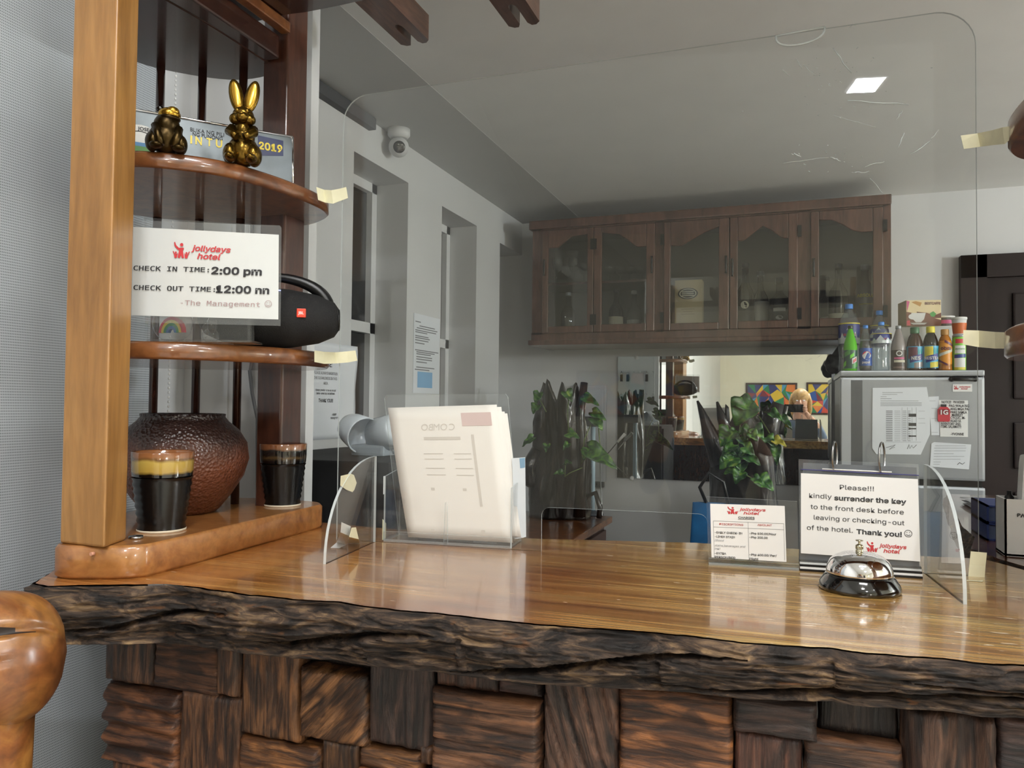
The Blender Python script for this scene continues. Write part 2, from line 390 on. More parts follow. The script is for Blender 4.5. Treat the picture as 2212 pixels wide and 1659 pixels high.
# left wall, cut by three tall recesses
m = MB(); XB = LX - 0.2
RZ = 2.18
for y0, y1 in ((1.34, 2.208), (2.593, 2.892), (3.267, 3.566)): m.span((XB, y0, 0), (LX, y1, CZ))
for y0, y1, zt in ((2.208, 2.593, 2.19), (2.892, 3.267, 2.176), (3.566, 3.9, 2.158)):
    m.span((XB, y0, zt), (LX, y1, CZ)); m.span((XB, y0, 0), (LX, y1, 0.9))
m.span((XB, 3.566, 0.9), (LX - 0.14, 3.9, 2.158))
m.span((XB, -8.2, 0), (LX, 0.3, 3.8)); m.span((XB, 0.3, 2.45), (LX, 1.34, 3.8)); m.span((XB, 1.22, 0), (LX, 1.34, 2.45)); m.span((XB, 1.34, CZ), (LX, 1.40, 3.8))
struct(m, 'wall_left', 'wall')
for k, (y0, y1, zt, bars) in enumerate(((2.208, 2.593, 2.19, (1.637,)), (2.892, 3.267, 2.176, (1.63,)))):
    f = MB(); x0, x1 = LX - 0.165, LX - 0.135
    for ya, yb in ((y0, y0 + 0.035), (y1 - 0.035, y1)): f.span((x0, ya, 0.9), (x1, yb, zt))
    for za, zb in ((0.9, 0.935), (zt - 0.035, zt)) + tuple((b - 0.02, b + 0.02) for b in bars): f.span((x0, y0, za), (x1, y1, zb))
    wd = struct(f, 'window_%d' % (k + 1), 'white_frame')
    MB().span((x0 - 0.01, y0, 0.9), (x0 + 0.006, y1, zt)).build('pane', 'night_glass', wd)
# glazed opening behind the roller blind
f = MB(); x0, x1 = LX - 0.16, LX - 0.12
for ya, yb in ((0.3, 0.36), (1.16, 1.22)): f.span((x0, ya, 0), (x1, yb, 2.45))
f.span((x0, 0.3, 2.39), (x1, 1.22, 2.45)); f.span((x0, 0.3, 0), (x1, 1.22, 0.06)); f.span((x0, 0.72, 0), (x1, 0.78, 2.45))
wd = struct(f, 'window_3', 'white_frame')
MB().span((x0 + 0.01, 0.3, 0), (x0 + 0.02, 1.22, 2.45)).build('pane', 'night_glass', wd)
# partition that backs the corner shelf, and trims
struct(MB().span((LX, 1.47, 0), (-1.03, 1.50, CZ)), 'wall_partition', 'wall')
m = MB()
for px in (430, 497): x = P(px, 600, y=1.468).x; m.span((x - 0.0025, 1.464, 0), (x + 0.0025, 1.47, CZ))
struct(m, 'trim_1', 'wall')
struct(MB().span((LX, 1.94, CZ - 0.04), (LX + 0.028, 2.30, CZ - 0.002)), 'trim_2', 'trim_grey')
struct(MB().span((LX, 1.50, CZ - 0.0008), (-1.05, BY, CZ)), 'ceiling_shade_strip', 'ceiling_shade')  # flush strip: shade along the left of the ceiling, put into its colour
# dark panelled door on the back wall
d = MB(); dx0 = 0.69
d.span((dx0, BY - 0.05, 0), (dx0 + 0.1, BY + 0.0, 2.03)); d.span((dx0, BY - 0.05, 1.93), (2.0, BY, 2.03)); d.span((1.75, BY - 0.05, 0), (1.85, BY, 1.93))
door = struct(d, 'door_1', 'dark_door')
p = MB(); p.span((dx0 + 0.1, BY - 0.02, 0), (1.75, BY - 0.002, 1.93))
for za, zb in ((0.15, 0.55), (0.65, 1.0), (1.1, 1.3), (1.4, 1.62), (1.7, 1.86)): p.span((dx0 + 0.2, BY - 0.035, za), (1.65, BY - 0.02, zb), bevel=0.008)
p.build('door_leaf', 'dark_door', door)
# dark doorway on the lobby side (seen only in reflections)
d = MB().span((1.55, -7.995, 0), (2.55, -7.95, 2.9)); struct(d, 'door_2', 'dark_door')

# lobby lamps and added fill lamps -----------------------------------------------------------------
NAMES = {'key': ('small bright floodlight panel on the lobby ceiling, seen reflected in the acrylic screen', 0),
         'glass': ('small bright pendant floodlight of the lobby, reflected in the glass cabinet door', 0),
         'near': ('added fill panel, unseen, on the lobby ceiling directly above the guest side of the counter', 0),
         'side': ('added fill panel, unseen, on the lobby ceiling near the right wall', 0)}
for key, x, y, z, sx, sy, st, colr in LAMPS:
    if key in ('office', 'sconce_fill', 'wash_fill'):
        em = mat('lamp_' + key, colr + (1,), 0.5, emit=st, ecol=colr + (1,))
        if key == 'office':
            t = thing('office_fill_lamp', 'added globe fill lamp, unseen, in the office far to the right of the counter', 'lamp', (x, y, 0))
            MB().tube([(x, y, 0.02), (x, y, z - sx + 0.01)], 0.012).build('pole', 'white_frame', t); MB().lathe([(0.15, 0), (0.15, 0.02), (0.02, 0.03)], (x, y, 0)).build('base', 'white_frame', t)
        else:
            t = thing('lobby_fill_lamp', 'added globe fill lamp, unseen, on the right wall of the lobby, %s' % ('nearer to the counter' if key == 'sconce_fill' else 'near the paintings'), 'lamp', (3.99, y, z))
            MB().tube([(x + sx - 0.01, y, z), (3.999, y, z)], 0.012).build('arm', 'white_frame', t)
        MB().ellipsoid((x, y, z), (sx, sx, sx)).build('globe', em, t)
        continue
    t = thing('ceiling_light_or_fill', NAMES[key][0], 'lamp', (x, y, 3.7), 'lobby ceiling lights and added fill panels')
    f = MB(); f.span((x - sx / 2 - 0.02, y - sy / 2 - 0.02, z), (x + sx / 2 + 0.02, y + sy / 2 + 0.02, z + 0.08)); f.span((x - 0.012, y - 0.012, z + 0.08), (x + 0.012, y + 0.012, 3.7)); f.build('housing', 'white_frame', t)
    em = mat('lamp_' + key, colr + (1,), 0.5, emit=st, ecol=colr + (1,))
    g = MB(); g.poly([(x - sx / 2, y - sy / 2, z - 0.004), (x + sx / 2, y - sy / 2, z - 0.004), (x + sx / 2, y + sy / 2, z - 0.004), (x - sx / 2, y + sy / 2, z - 0.004)])
    g.build('diffuser', em, t)

# roller blind over the left glazing -------------------------------------------
bm_ = bpy.data.materials.new('blind_mesh'); bm_.use_nodes = True; nt = bm_.node_tree; b = nt.nodes['Principled BSDF']; L = nt.links.new
tc = nd(nt, 'ShaderNodeTexCoord')
wz = nd(nt, 'ShaderNodeTexWave', wave_type='BANDS', bands_direction='Z', i_Scale=62.0, i_Distortion=0.0); L(tc.outputs['Object'], wz.inputs['Vector'])
wy = nd(nt, 'ShaderNodeTexWave', wave_type='BANDS', bands_direction='Y', i_Scale=95.0); L(tc.outputs['Object'], wy.inputs['Vector'])
mm = nd(nt, 'ShaderNodeMath', operation='MULTIPLY'); L(wz.outputs['Fac'], mm.inputs[0]); L(wy.outputs['Fac'], mm.inputs[1])
rp = ramp(nt, [(0.05, '#b6bcc2'), (0.55, '#8a8f93')]); L(mm.outputs[0], rp.inputs[0]); L(rp.outputs[0], b.inputs['Base Color'])
b.inputs['Roughness'].default_value = 0.7
ra = ramp(nt, [(0.62, (1, 1, 1, 1)), (0.9, (0.55, 0.55, 0.55, 1))]); L(mm.outputs[0], ra.inputs[0]); L(ra.outputs[0], b.inputs['Alpha'])
M['blind_mesh'] = bm_
t = thing('roller_blind', 'pale grey woven roller blind hanging at the left, behind the wooden log chair', 'blind', (LX + 0.03, 0.8, 0.02))
MB().span((LX + 0.024, 0.25, 0.05), (LX + 0.026, 1.345, 2.5)).build('blind_fabric', 'blind_mesh', t)
MB().tube([(LX + 0.05, 0.22, 2.53), (LX + 0.05, 1.36, 2.53)], 0.03).build('roller_tube', 'white', t)
MB().span((LX + 0.018, 0.25, 0.03), (LX + 0.032, 1.345, 0.055)).build('bottom_bar', 'white', t)
ch = MB()
for i in range(150): ch.ellipsoid((LX + 0.045, 1.375, 2.4 - i * 0.0105), (0.0028, 0.0028, 0.0036), seg=6, rings=4)
ch.build('bead_chain', 'white', t)
# small lamp outside, glimmering through the weave
t = thing('outdoor_lamp', 'small round lamp shining outside behind the roller blind', 'lamp', (-1.62, 1.17, 1.4))
q = P(36, 713, x=-1.6)
MB().ellipsoid(q, (0.03, 0.03, 0.03)).build('bulb', mat('bulb_glow', '#ffffff', emit=60, ecol='#ffffff'), t)
MB().span((q.x - 0.06, q.y - 0.03, q.z - 0.03), (q.x - 0.025, q.y + 0.03, q.z + 0.03)).build('wall_mount', 'black', t)

# ================================================================== RECEPTION COUNTER
CT = 1.10
TOPL = [(-1.325, 1.17), (-1.20, 1.05), (-1.05, 0.885), (-0.995, 0.80), (-0.975, 0.775), (-0.945, 0.772), (-0.905, 0.795), (-0.85, 0.822), (-0.81, 0.838), (-0.773, 0.842), (-0.666, 0.836), (-0.606, 0.838), (-0.538, 0.848),
        (-0.452, 0.842), (-0.406, 0.848), (-0.361, 0.846), (-0.265, 0.850), (-0.2, 0.86), (-0.141, 0.868), (-0.055, 0.866), (0.012, 0.875), (0.036, 0.88), (0.072, 0.876),
        (0.132, 0.884), (0.213, 0.893), (0.35, 0.89), (0.5, 0.885), (0.75, 0.89), (1.0, 0.88), (1.3, 0.88)]
seg = [0.0]
for a, b_ in zip(TOPL, TOPL[1:]): seg.append(seg[-1] + math.dist(a, b_))
TX = [a[0] for a in TOPL]; TY = [a[1] for a in TOPL]
def edge_pt(s):
    j = fbm((s * 22, 3.1, 0), 4) * 0.005
    x, y = interp(s, seg, TX), interp(s, seg, TY)
    e = 0.006; tx, ty = interp(s + e, seg, TX) - interp(s - e, seg, TX), interp(s + e, seg, TY) - interp(s - e, seg, TY)
    l = math.hypot(tx, ty) or 1; nx, ny = ty / l, -tx / l
    return Vector((x + nx * j, y + ny * j, CT)), Vector((nx, ny, 0))
counter = thing('reception_counter', 'varnished live-edge wooden reception counter faced with rough wood blocks', 'counter', (0.0, 1.1, 0.0))
NS = 620; STOT = seg[-1]
top = MB(); loop = []
for i in range(NS + 1): loop.append(top.bm.verts.new(edge_pt(STOT * i / NS)[0]))
back = [(1.3, 1.42), (0.34, 1.42), (0.3, 1.50), (0.1, 1.475), (-0.17, 1.462), (-0.46, 1.385), (-0.8, 1.38), (-1.0, 1.40), (-1.325, 1.40)]
bv = [top.bm.verts.new((x, y, CT)) for x, y in back]
f = top.bm.faces.new(loop + bv)
bb = [top.bm.verts.new((v.co.x, v.co.y, CT - 0.058)) for v in bv]
for i in range(len(bv) - 1): top._face([bv[i], bv[i + 1], bb[i + 1], bb[i]])
top.build('counter_top', 'counter_wood', counter)
# bark edge: swept strip with ridged displacement
def bark_pt(u, v):
    s = STOT * u; p, n = edge_pt(s)
    zb = interp(p.x, [-1.1, -0.95, -0.8, -0.4, -0.2, 0.0, 0.2, 1.3], [1.035, 1.022, 1.022, 1.031, 1.035, 1.045, 1.05, 1.055])
    bul = math.sin(PI * min(1, v * 1.25)) * 0.014 if v < 0.8 else math.sin(PI * 1.0) * 0.014
    q = Vector((p.x, p.y, lerp(CT, zb, v)))
    lead = interp(s, seg, [0.0] * 4 + [0.004, 0.006, 0.01, 0.012] + [0.006] * (len(seg) - 8))
    shear = s * 1.0 + v * 0.16 * (1 if fbm((s * 3, 9, 0), 2) > -0.2 else -0.8)
    a = mnoise.ridged_multi_fractal(Vector((shear * 7, v * 2.6 + s * 1.4, 1.7)), 0.9, 2.1, 5, 1.0, 2.0)
    h = fbm((shear * 16, v * 14, 5.0), 5)
    dsp = (a - 1.2) * 0.010 + h * 0.007
    env = min(1.0, v * 9) * min(1.0, (1 - v) * 6 + 0.25)
    # long splits that run along the edge
    for s0, s1, v0, v1, wd in ((0.86, 1.12, 0.85, 0.30, 0.07), (1.14, 1.48, 0.96, 0.18, 0.09), (1.36, 1.86, 0.90, 0.62, 0.08), (1.62, 2.05, 0.40, 0.66, 0.08), (0.58, 0.84, 0.78, 0.30, 0.06), (1.8, 2.3, .75, .25, .07)):
        if s0 < s < s1:
            k = (s - s0) / (s1 - s0); vc = lerp(v0, v1, k) + 0.05 * math.sin(k * 7); tt = abs(v - vc) / (wd * math.sin(PI * k) + 1e-3)
            if tt < 1: dsp -= 0.026 * (1 - tt * tt)
    return q + n * (bul + lead + dsp * env) + Vector((0, 0, h * 0.002 * env))
bk = MB(); NVB = 44; vs = bk.grid(bark_pt, 900, NVB, mi=0)
# underside back to the facing
for i in range(900):
    a, b_ = vs[i][NVB], vs[i + 1][NVB]
c_ = [bk.bm.verts.new((r[NVB].co.x * 0.98, r[NVB].co.y + 0.14, r[NVB].co.z - 0.001)) for r in vs]
for i in range(900): bk._face([vs[i][NVB], vs[i + 1][NVB], c_[i + 1], c_[i]], 0, True)
bm2 = bpy.data.materials.new('bark'); bm2.use_nodes = True; nt = bm2.node_tree; b = nt.nodes['Principled BSDF']; L = nt.links.new
tc = nd(nt, 'ShaderNodeTexCoord'); mp = nd(nt, 'ShaderNodeMapping'); mp.inputs['Scale'].default_value = (7, 9, 34); mp.inputs['Rotation'].default_value = (0, 0.22, 0); L(tc.outputs['Object'], mp.inputs['Vector'])
n1 = nd(nt, 'ShaderNodeTexNoise', i_Scale=2.2, i_Detail=9.0, i_Roughness=0.68, i_Distortion=1.1); L(mp.outputs[0], n1.inputs['Vector'])
r1 = ramp(nt, [(0.34, '#0b0908'), (0.46, '#261e19'), (0.55, '#4c3c30'), (0.64, '#7a6248'), (0.76, '#a1845a')]); L(n1.outputs['Fac'], r1.inputs[0])
n2 = nd(nt, 'ShaderNodeTexNoise', i_Scale=1.6, i_Detail=6.0, i_Distortion=1.6); L(mp.outputs[0], n2.inputs['Vector'])
r2 = ramp(nt, [(0.63, (0, 0, 0, 1)), (0.74, (1, 1, 1, 1))]); L(n2.outputs['Fac'], r2.inputs[0])
mx = nd(nt, 'ShaderNodeMix', data_type='RGBA'); L(r2.outputs[0], mx.inputs[0]); L(r1.outputs[0], mx.inputs[6]); mx.inputs[7].default_value = lin('#6b4526')
L(mx.outputs[2], b.inputs['Base Color']); b.inputs['Roughness'].default_value = 0.62; b.inputs['Specular IOR Level'].default_value = 0.35
bp = nd(nt, 'ShaderNodeBump', i_Strength=0.9, i_Distance=0.006); L(n1.outputs['Fac'], bp.inputs['Height']); L(bp.outputs[0], b.inputs['Normal'])
M['bark'] = bm2
bk.build('bark_edge', 'bark', counter)

# rough block cladding under the slab: each block carved along its own grain
BLK = [(230, 331, 1340, 1469, 'V', '#5a3c28'), (332, 476, 1350, 1486, 'H', '#5c3b25'), (474, 519, 1370, 1500, 'V', '#66442b'), (520, 646, 1378, 1587, 'V', '#6f4a2c'),
       (230, 388, 1472, 1636, 'R', '#74482a'), (392, 522, 1487, 1720, 'V', '#66432a'), (239, 386, 1638, 1760, 'V', '#7a4c2c'), (518, 690, 1590, 1700, 'H', '#8a5a30'),
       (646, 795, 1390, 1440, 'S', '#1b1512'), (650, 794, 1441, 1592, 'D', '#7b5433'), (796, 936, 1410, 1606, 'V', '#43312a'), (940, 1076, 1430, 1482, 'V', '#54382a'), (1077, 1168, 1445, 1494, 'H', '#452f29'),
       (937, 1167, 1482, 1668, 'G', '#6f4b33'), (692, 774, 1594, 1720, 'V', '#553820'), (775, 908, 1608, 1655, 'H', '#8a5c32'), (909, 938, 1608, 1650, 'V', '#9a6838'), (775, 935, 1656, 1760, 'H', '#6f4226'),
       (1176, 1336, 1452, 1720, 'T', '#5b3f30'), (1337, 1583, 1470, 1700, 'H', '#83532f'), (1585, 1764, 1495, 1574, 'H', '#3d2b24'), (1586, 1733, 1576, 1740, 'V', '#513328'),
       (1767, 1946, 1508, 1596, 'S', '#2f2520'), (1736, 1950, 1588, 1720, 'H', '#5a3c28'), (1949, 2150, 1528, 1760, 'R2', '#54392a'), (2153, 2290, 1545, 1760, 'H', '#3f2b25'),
       (2292, 2420, 1560, 1760, 'V', '#5a3c28'),
       (518, 690, 1702, 1860, 'V', '#6f4a2c'), (937, 1170, 1672, 1860, 'V', '#5b3f30'), (1172, 1336, 1722, 1860, 'H', '#6f4b33'), (1337, 1583, 1702, 1860, 'V', '#54392a'), (1586, 1735, 1742, 1900, 'H', '#83532f'), (1737, 1948, 1722, 1900, 'V', '#5a3c28')]
BYF = 0.905
cl = MB(); guv = cl.bm.verts.layers.float_vector.new('guv'); tone = cl.bm.verts.layers.float_vector.new('tone')
def block(x0, x1, z0, z1, kind, colr, proud, depth=0.05, seed=0):
    nu, nv = max(10, int((x1 - x0) / 0.0035)), max(10, int((z1 - z0) / 0.0035)); nu, nv = min(nu, 44), min(nv, 60)
    cols = lin(colr)[:3]; w_, h_ = x1 - x0, z1 - z0
    ang = {'D': -0.75, 'T': 0.28}.get(kind, 0.0)
    def guvf(x, z):
        if kind in 'HG' or kind == 'R': g, a = x, z
        else: g, a = z, x
        if ang: g, a = (z * math.cos(ang) - x * math.sin(ang), z * math.sin(ang) + x * math.cos(ang))
        return g, a
    def fn(u, v):
        x, z = x0 + w_ * u, z0 + h_ * v; g, a = guvf(x, z)
        wob = fbm((g * 9, a * 20, seed), 3) * 0.004
        d = fbm((g * 7, a * 55, seed * 1.7), 4) * 0.003
        if kind == 'G': d -= 0.006 * max(0, math.sin((a + wob) * 300 + fbm((g * 4, 0, seed), 2) * 3) - 0.72) / 0.28
        elif kind == 'R': d += 0.0055 * math.sin((a + wob) * 210)
        elif kind == 'R2': d += 0.009 * math.sin((a + wob * 1.5) * 105)
        elif kind == 'T': d -= 0.007 * max(0, math.sin((a + wob) * 270) - 0.72) / 0.28
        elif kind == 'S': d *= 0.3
        else:
            r = mnoise.ridged_multi_fractal(Vector((g * 5, a * 34, seed * 2.3)), 1.0, 2.0, 4, 1.0, 2.0); d -= 0.004 * max(0, r - 1.25)
        e = min(u * w_, (1 - u) * w_, v * h_, (1 - v) * h_); rr = 0.009
        if e < rr: d -= rr * (1 - math.sqrt(max(0, 1 - (1 - e / rr) ** 2)))
        jx = fbm((z * 30, seed, 1), 2) * 0.0025 * (1 if u in (0, 1) else 0); jz = fbm((x * 30, seed, 2), 2) * 0.0025 * (1 if v in (0, 1) else 0)
        return (x + jx, BYF - proud - d, z + jz)
    vs = cl.grid(fn, nu, nv)
    rim = [vs[i][0] for i in range(nu + 1)] + [vs[nu][j] for j in range(1, nv + 1)] + [vs[i][nv] for i in range(nu - 1, -1, -1)] + [vs[0][j] for j in range(nv - 1, 0, -1)]
    bk_ = [cl.bm.verts.new((q.co.x, BYF + depth, q.co.z)) for q in rim]
    for i in range(len(rim)): cl._face([rim[i], rim[(i + 1) % len(rim)], bk_[(i + 1) % len(rim)], bk_[i]], None, True)
    for q in [v for r in vs for v in r] + bk_:
        g, a = guvf(q.co.x, q.co.z); q[guv] = Vector((g, a + seed * 0.37, q.co.y)); q[tone] = Vector(cols)
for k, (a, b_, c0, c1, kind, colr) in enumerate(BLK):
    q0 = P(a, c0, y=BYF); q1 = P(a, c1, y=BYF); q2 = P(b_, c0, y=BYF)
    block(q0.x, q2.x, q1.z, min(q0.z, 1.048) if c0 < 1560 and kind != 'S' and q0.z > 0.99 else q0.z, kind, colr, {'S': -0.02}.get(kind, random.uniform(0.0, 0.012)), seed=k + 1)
x = -0.975; k = 50
while x < 1.25:
    z = 0.86 if x < -0.2 else 0.83
    wd = random.uniform(0.09, 0.17)
    while z > 0.0:
        h = random.uniform(0.09, 0.18); z0 = max(0.0, z - h); k += 1
        if z - z0 > 0.03:
            nu = 6
            cl_k = random.choice('VHVHG')
            block(x, x + wd - 0.003, z0, z - 0.003, cl_k, random.choice(['#5a3c28', '#6f4a2c', '#83532f', '#4b3429']), random.uniform(-0.012, -0.004), seed=k)
        z = z0
    x += wd
for z0 in (0.845, 0.93):
    x = 0.30
    while x < 1.25:
        k += 1; block(x, x + 0.14, z0, z0 + 0.1, random.choice('VHG'), random.choice(['#5a3c28', '#6f4a2c', '#4b3429']), 0.004, seed=k); x += 0.143
cm = bpy.data.materials.new('block_wood'); cm.use_nodes = True; nt = cm.node_tree; b = nt.nodes['Principled BSDF']; L = nt.links.new
at_ = nd(nt, 'ShaderNodeAttribute', attribute_name='guv'); mp = nd(nt, 'ShaderNodeMapping'); mp.inputs['Scale'].default_value = (9, 95, 30); L(at_.outputs['Vector'], mp.inputs['Vector'])
n1 = nd(nt, 'ShaderNodeTexNoise', i_Scale=1.0, i_Detail=8.0, i_Roughness=0.65, i_Distortion=0.8); L(mp.outputs[0], n1.inputs['Vector'])
r1 = ramp(nt, [(0.32, (0.04, 0.03, 0.03, 1)), (0.43, (0.38, 0.34, 0.3, 1)), (0.54, (1.0, 1.0, 1.0, 1)), (0.68, (1.75, 1.65, 1.45, 1))]); L(n1.outputs['Fac'], r1.inputs[0])
tn = nd(nt, 'ShaderNodeAttribute', attribute_name='tone')
mx = nd(nt, 'ShaderNodeMix', data_type='RGBA', blend_type='MULTIPLY', clamp_result=False); mx.inputs[0].default_value = 1; L(tn.outputs['Vector'], mx.inputs[6]); L(r1.outputs[0], mx.inputs[7])
mp2 = nd(nt, 'ShaderNodeMapping'); mp2.inputs['Scale'].default_value = (14, 40, 20); L(at_.outputs['Vector'], mp2.inputs['Vector'])
n2 = nd(nt, 'ShaderNodeTexNoise', i_Scale=1.0, i_Detail=5.0, i_Distortion=1.0); L(mp2.outputs[0], n2.inputs['Vector'])
r2 = ramp(nt, [(0.42, (0.25, 0.22, 0.2, 1)), (0.56, (1, 1, 1, 1))]); L(n2.outputs['Fac'], r2.inputs[0])
mx2 = nd(nt, 'ShaderNodeMix', data_type='RGBA', blend_type='MULTIPLY'); mx2.inputs[0].default_value = 0.9; L(mx.outputs[2], mx2.inputs[6]); L(r2.outputs[0], mx2.inputs[7])
L(mx2.outputs[2], b.inputs['Base Color']); b.inputs['Roughness'].default_value = 0.5; b.inputs['Coat Weight'].default_value = 0.12; b.inputs['Coat Roughness'].default_value = 0.3
bp = nd(nt, 'ShaderNodeBump', i_Strength=1.0, i_Distance=0.006); L(n1.outputs['Fac'], bp.inputs['Height']); L(bp.outputs[0], b.inputs['Normal'])
M['block_wood'] = cm
cl.build('block_cladding', 'block_wood', counter)
MB().span((-0.965, BYF + 0.03, 0), (1.3, 1.36, 1.04)).build('counter_carcass', 'dark_wood', counter)

# wing of the desk running back on the right
sd = thing('side_desk', 'darker wooden desk running back from the right end of the counter', 'desk', (0.8, 2.0, 0.0))
o = [(0.36, 1.43), (0.325, 1.51), (0.30, 1.60), (0.335, 1.75), (0.34, 1.9), (0.37, 2.15), (0.405, 2.4), (0.43, 2.62), (1.3, 2.62), (1.3, 1.43)]
m = MB(); m.prism([(x, y, 1.045) for x, y in o], (0, 0, 0.055)); m.build('desk_top', 'side_wood', sd)
def sb(u, v):
    pts = o[:8]; s = u * 7; i = min(6, int(s)); k = s - i; x = lerp(pts[i][0], pts[i + 1][0], k); y = lerp(pts[i][1], pts[i + 1][1], k)
    return (x - 0.012 * math.sin(PI * v) - fbm((y * 30, v * 4, 3), 4) * 0.008, y, lerp(1.1, 1.04, v))
m = MB(); m.grid(sb, 120, 12); m.build('bark_edge', 'bark', sd)
MB().span((0.55, 1.6, 0), (1.3, 2.55, 1.045)).build('desk_base', 'dark_wood', sd)

# ================================================================== CORNER SHELVES
ZB, ZM, ZU, ZT = 1.147, 1.445, 1.747, 2.055       # tops of base plank, middle, upper and top board
def smooth_loop(pts, n=8):
    out = []; k = len(pts)
    for i in range(k):
        p0, p1, p2, p3 = [Vector(pts[(i + j) % k]) for j in (-1, 0, 1, 2)]
        for q in range(n):
            t = q / n
            out.append(0.5 * ((2 * p1) + (p2 - p0) * t + (2 * p0 - 5 * p1 + 4 * p2 - p3) * t * t + (3 * p1 - p0 - 3 * p2 + p3) * t ** 3))
    return out
def board(out, z0, z1, r=0.004):
    """rounded board: outline (x, y) lifted from z0 to z1 with eased edges"""
    m = MB(); cx = sum(p[0] for p in out) / len(out); cy = sum(p[1] for p in out) / len(out); rings = []
    for z, ins in ((z0, r), (z0 + r, 0), (z1 - r, 0), (z1, r)):
        ring = []
        for p in out:
            d = Vector((p[0] - cx, p[1] - cy)); d = d * (1 - ins / max(d.length, 1e-6)); ring.append(m.bm.verts.new((cx + d.x, cy + d.y, z)))
        rings.append(ring)
    n = len(out)
    for a, b in zip(rings, rings[1:]):
        for i in range(n): m._face([a[i], a[(i + 1) % n], b[(i + 1) % n], b[i]], None, True)
    m._face(rings[0][::-1]); m._face(rings[-1])
    return m
SHELF_C = (-1.0, 1.117)
cs = thing('corner_shelf', 'tall wooden corner shelf with rounded boards standing on the left end of the counter', 'shelf', (-1.0, 1.1, CT))
base = smooth_loop([(-0.972, 0.806), (-0.92, 0.818), (-0.872, 0.85), (-0.866, 0.9), (-0.876, 1.1), (-0.890, 1.30), (-0.905, 1.352), (-0.96, 1.372), (-1.1, 1.36), (-1.19, 1.26), (-1.12, 1.02), (-1.0, 0.84)], 8)
board(base, CT, ZB, 0.005).build('base_plank', 'plank_wood', cs)
def circ(rx, ry, c, n=64): return [Vector((c[0] + rx * math.cos(2 * PI * i / n), c[1] + ry * math.sin(2 * PI * i / n))) for i in range(n)]
up = smooth_loop([(-0.975, 0.93), (-0.915, 0.972), (-0.872, 1.03), (-0.849, 1.12), (-0.843, 1.21), (-0.853, 1.275), (-0.89, 1.325), (-0.978, 1.358), (-1.1, 1.30), (-1.19, 1.235), (-1.24, 1.16), (-1.215, 1.04), (-1.12, 0.94), (-1.05, 0.915)], 6)
mid = smooth_loop([(-0.975, 0.93), (-0.915, 0.965), (-0.862, 1.03), (-0.825, 1.12), (-0.822, 1.21), (-0.842, 1.275), (-0.89, 1.325), (-0.978, 1.352), (-1.1, 1.30), (-1.19, 1.235), (-1.24, 1.16), (-1.215, 1.04), (-1.12, 0.94), (-1.05, 0.915)], 6)
board(mid, ZM - 0.028, ZM).build('shelf_board', 'shelf_wood', cs)
board(up, ZU - 0.026, ZU).build('shelf_board', 'shelf_wood', cs)
tp = smooth_loop([(-1.02, 0.93), (-0.99, 1.05), (-0.985, 1.2), (-1.0, 1.30), (-1.1, 1.31), (-1.19, 1.245), (-1.24, 1.16), (-1.215, 1.04), (-1.12, 0.94)], 6)
board(tp, 2.028, ZT).build('shelf_board', 'dark_wood', cs)
def post(c, hx, hy, rot, z0, z1, mt, nm, r=0.008):
    m = MB(); pts = []
    for sx, sy in ((1, 1), (-1, 1), (-1, -1), (1, -1)):
        for k in range(5):
            a = {(1, 1): 0, (-1, 1): 90, (-1, -1): 180, (1, -1): 270}[(sx, sy)] + k * 22.5
            pts.append(Vector((sx * (hx - r) + r * math.cos(math.radians(a)), sy * (hy - r) + r * math.sin(math.radians(a)))))
    R = Matrix.Rotation(rot, 2); pts = [R @ p for p in pts]
    a = [m.bm.verts.new((c[0] + p.x, c[1] + p.y, z0)) for p in pts]; b = [m.bm.verts.new((c[0] + p.x, c[1] + p.y, z1)) for p in pts]
    for i in range(len(a)): m._face([a[i], a[(i + 1) % len(a)], b[(i + 1) % len(a)], b[i]])
    m._face(a[::-1]); m._face(b)
    return m.build(nm, mt, cs)
m = MB(); q4 = [(-0.982, 0.817), (-0.895, 0.814), (-0.918, 0.874), (-1.002, 0.877)]; m.prism([(x, y, ZB) for x, y in q4], (0, 0, 2.33 - ZB))
o = m.build('front_post', 'post_wood', cs); bv = o.modifiers.new('b', 'BEVEL'); bv.width = 0.004; bv.segments = 3
post((-0.970, 1.295), 0.030, 0.033, 0.0, ZB, 2.33, 'rear_wood', 'rear_post', 0.005)
for px, x in ((337, -1.205), (428, -1.135), (517, -1.052)):
    q = P(px, 600, x=x)
    MB().tube([(x, q.y, ZB), (x, q.y, 2.03)], 0.0085, seg=12).build('dowel', 'dark_wood', cs)
# rail joining the two posts under the canopy, and the lit side board
MB().span((-1.0, 0.91, 2.03), (-0.955, 1.255, 2.075), bevel=0.004).build('top_rail', 'dark_wood', cs)
MB().span((-0.95, 0.95, 2.077), (-0.93, 1.255, 2.098), bevel=0.003).build('side_board', 'shelf_wood', cs)
# two copper coins of plug wood on the front of the plank
for px in (160, 191):
    q = P(px, 1198, y=0.807); MB().lathe([(0.0, -0.0015), (0.0026, -0.0015), (0.0026, 0.004)], (q.x, 0.8145, q.z), seg=10, axis='Y').build('wood_plug', mat('plug', '#c08a70', 0.5), cs)

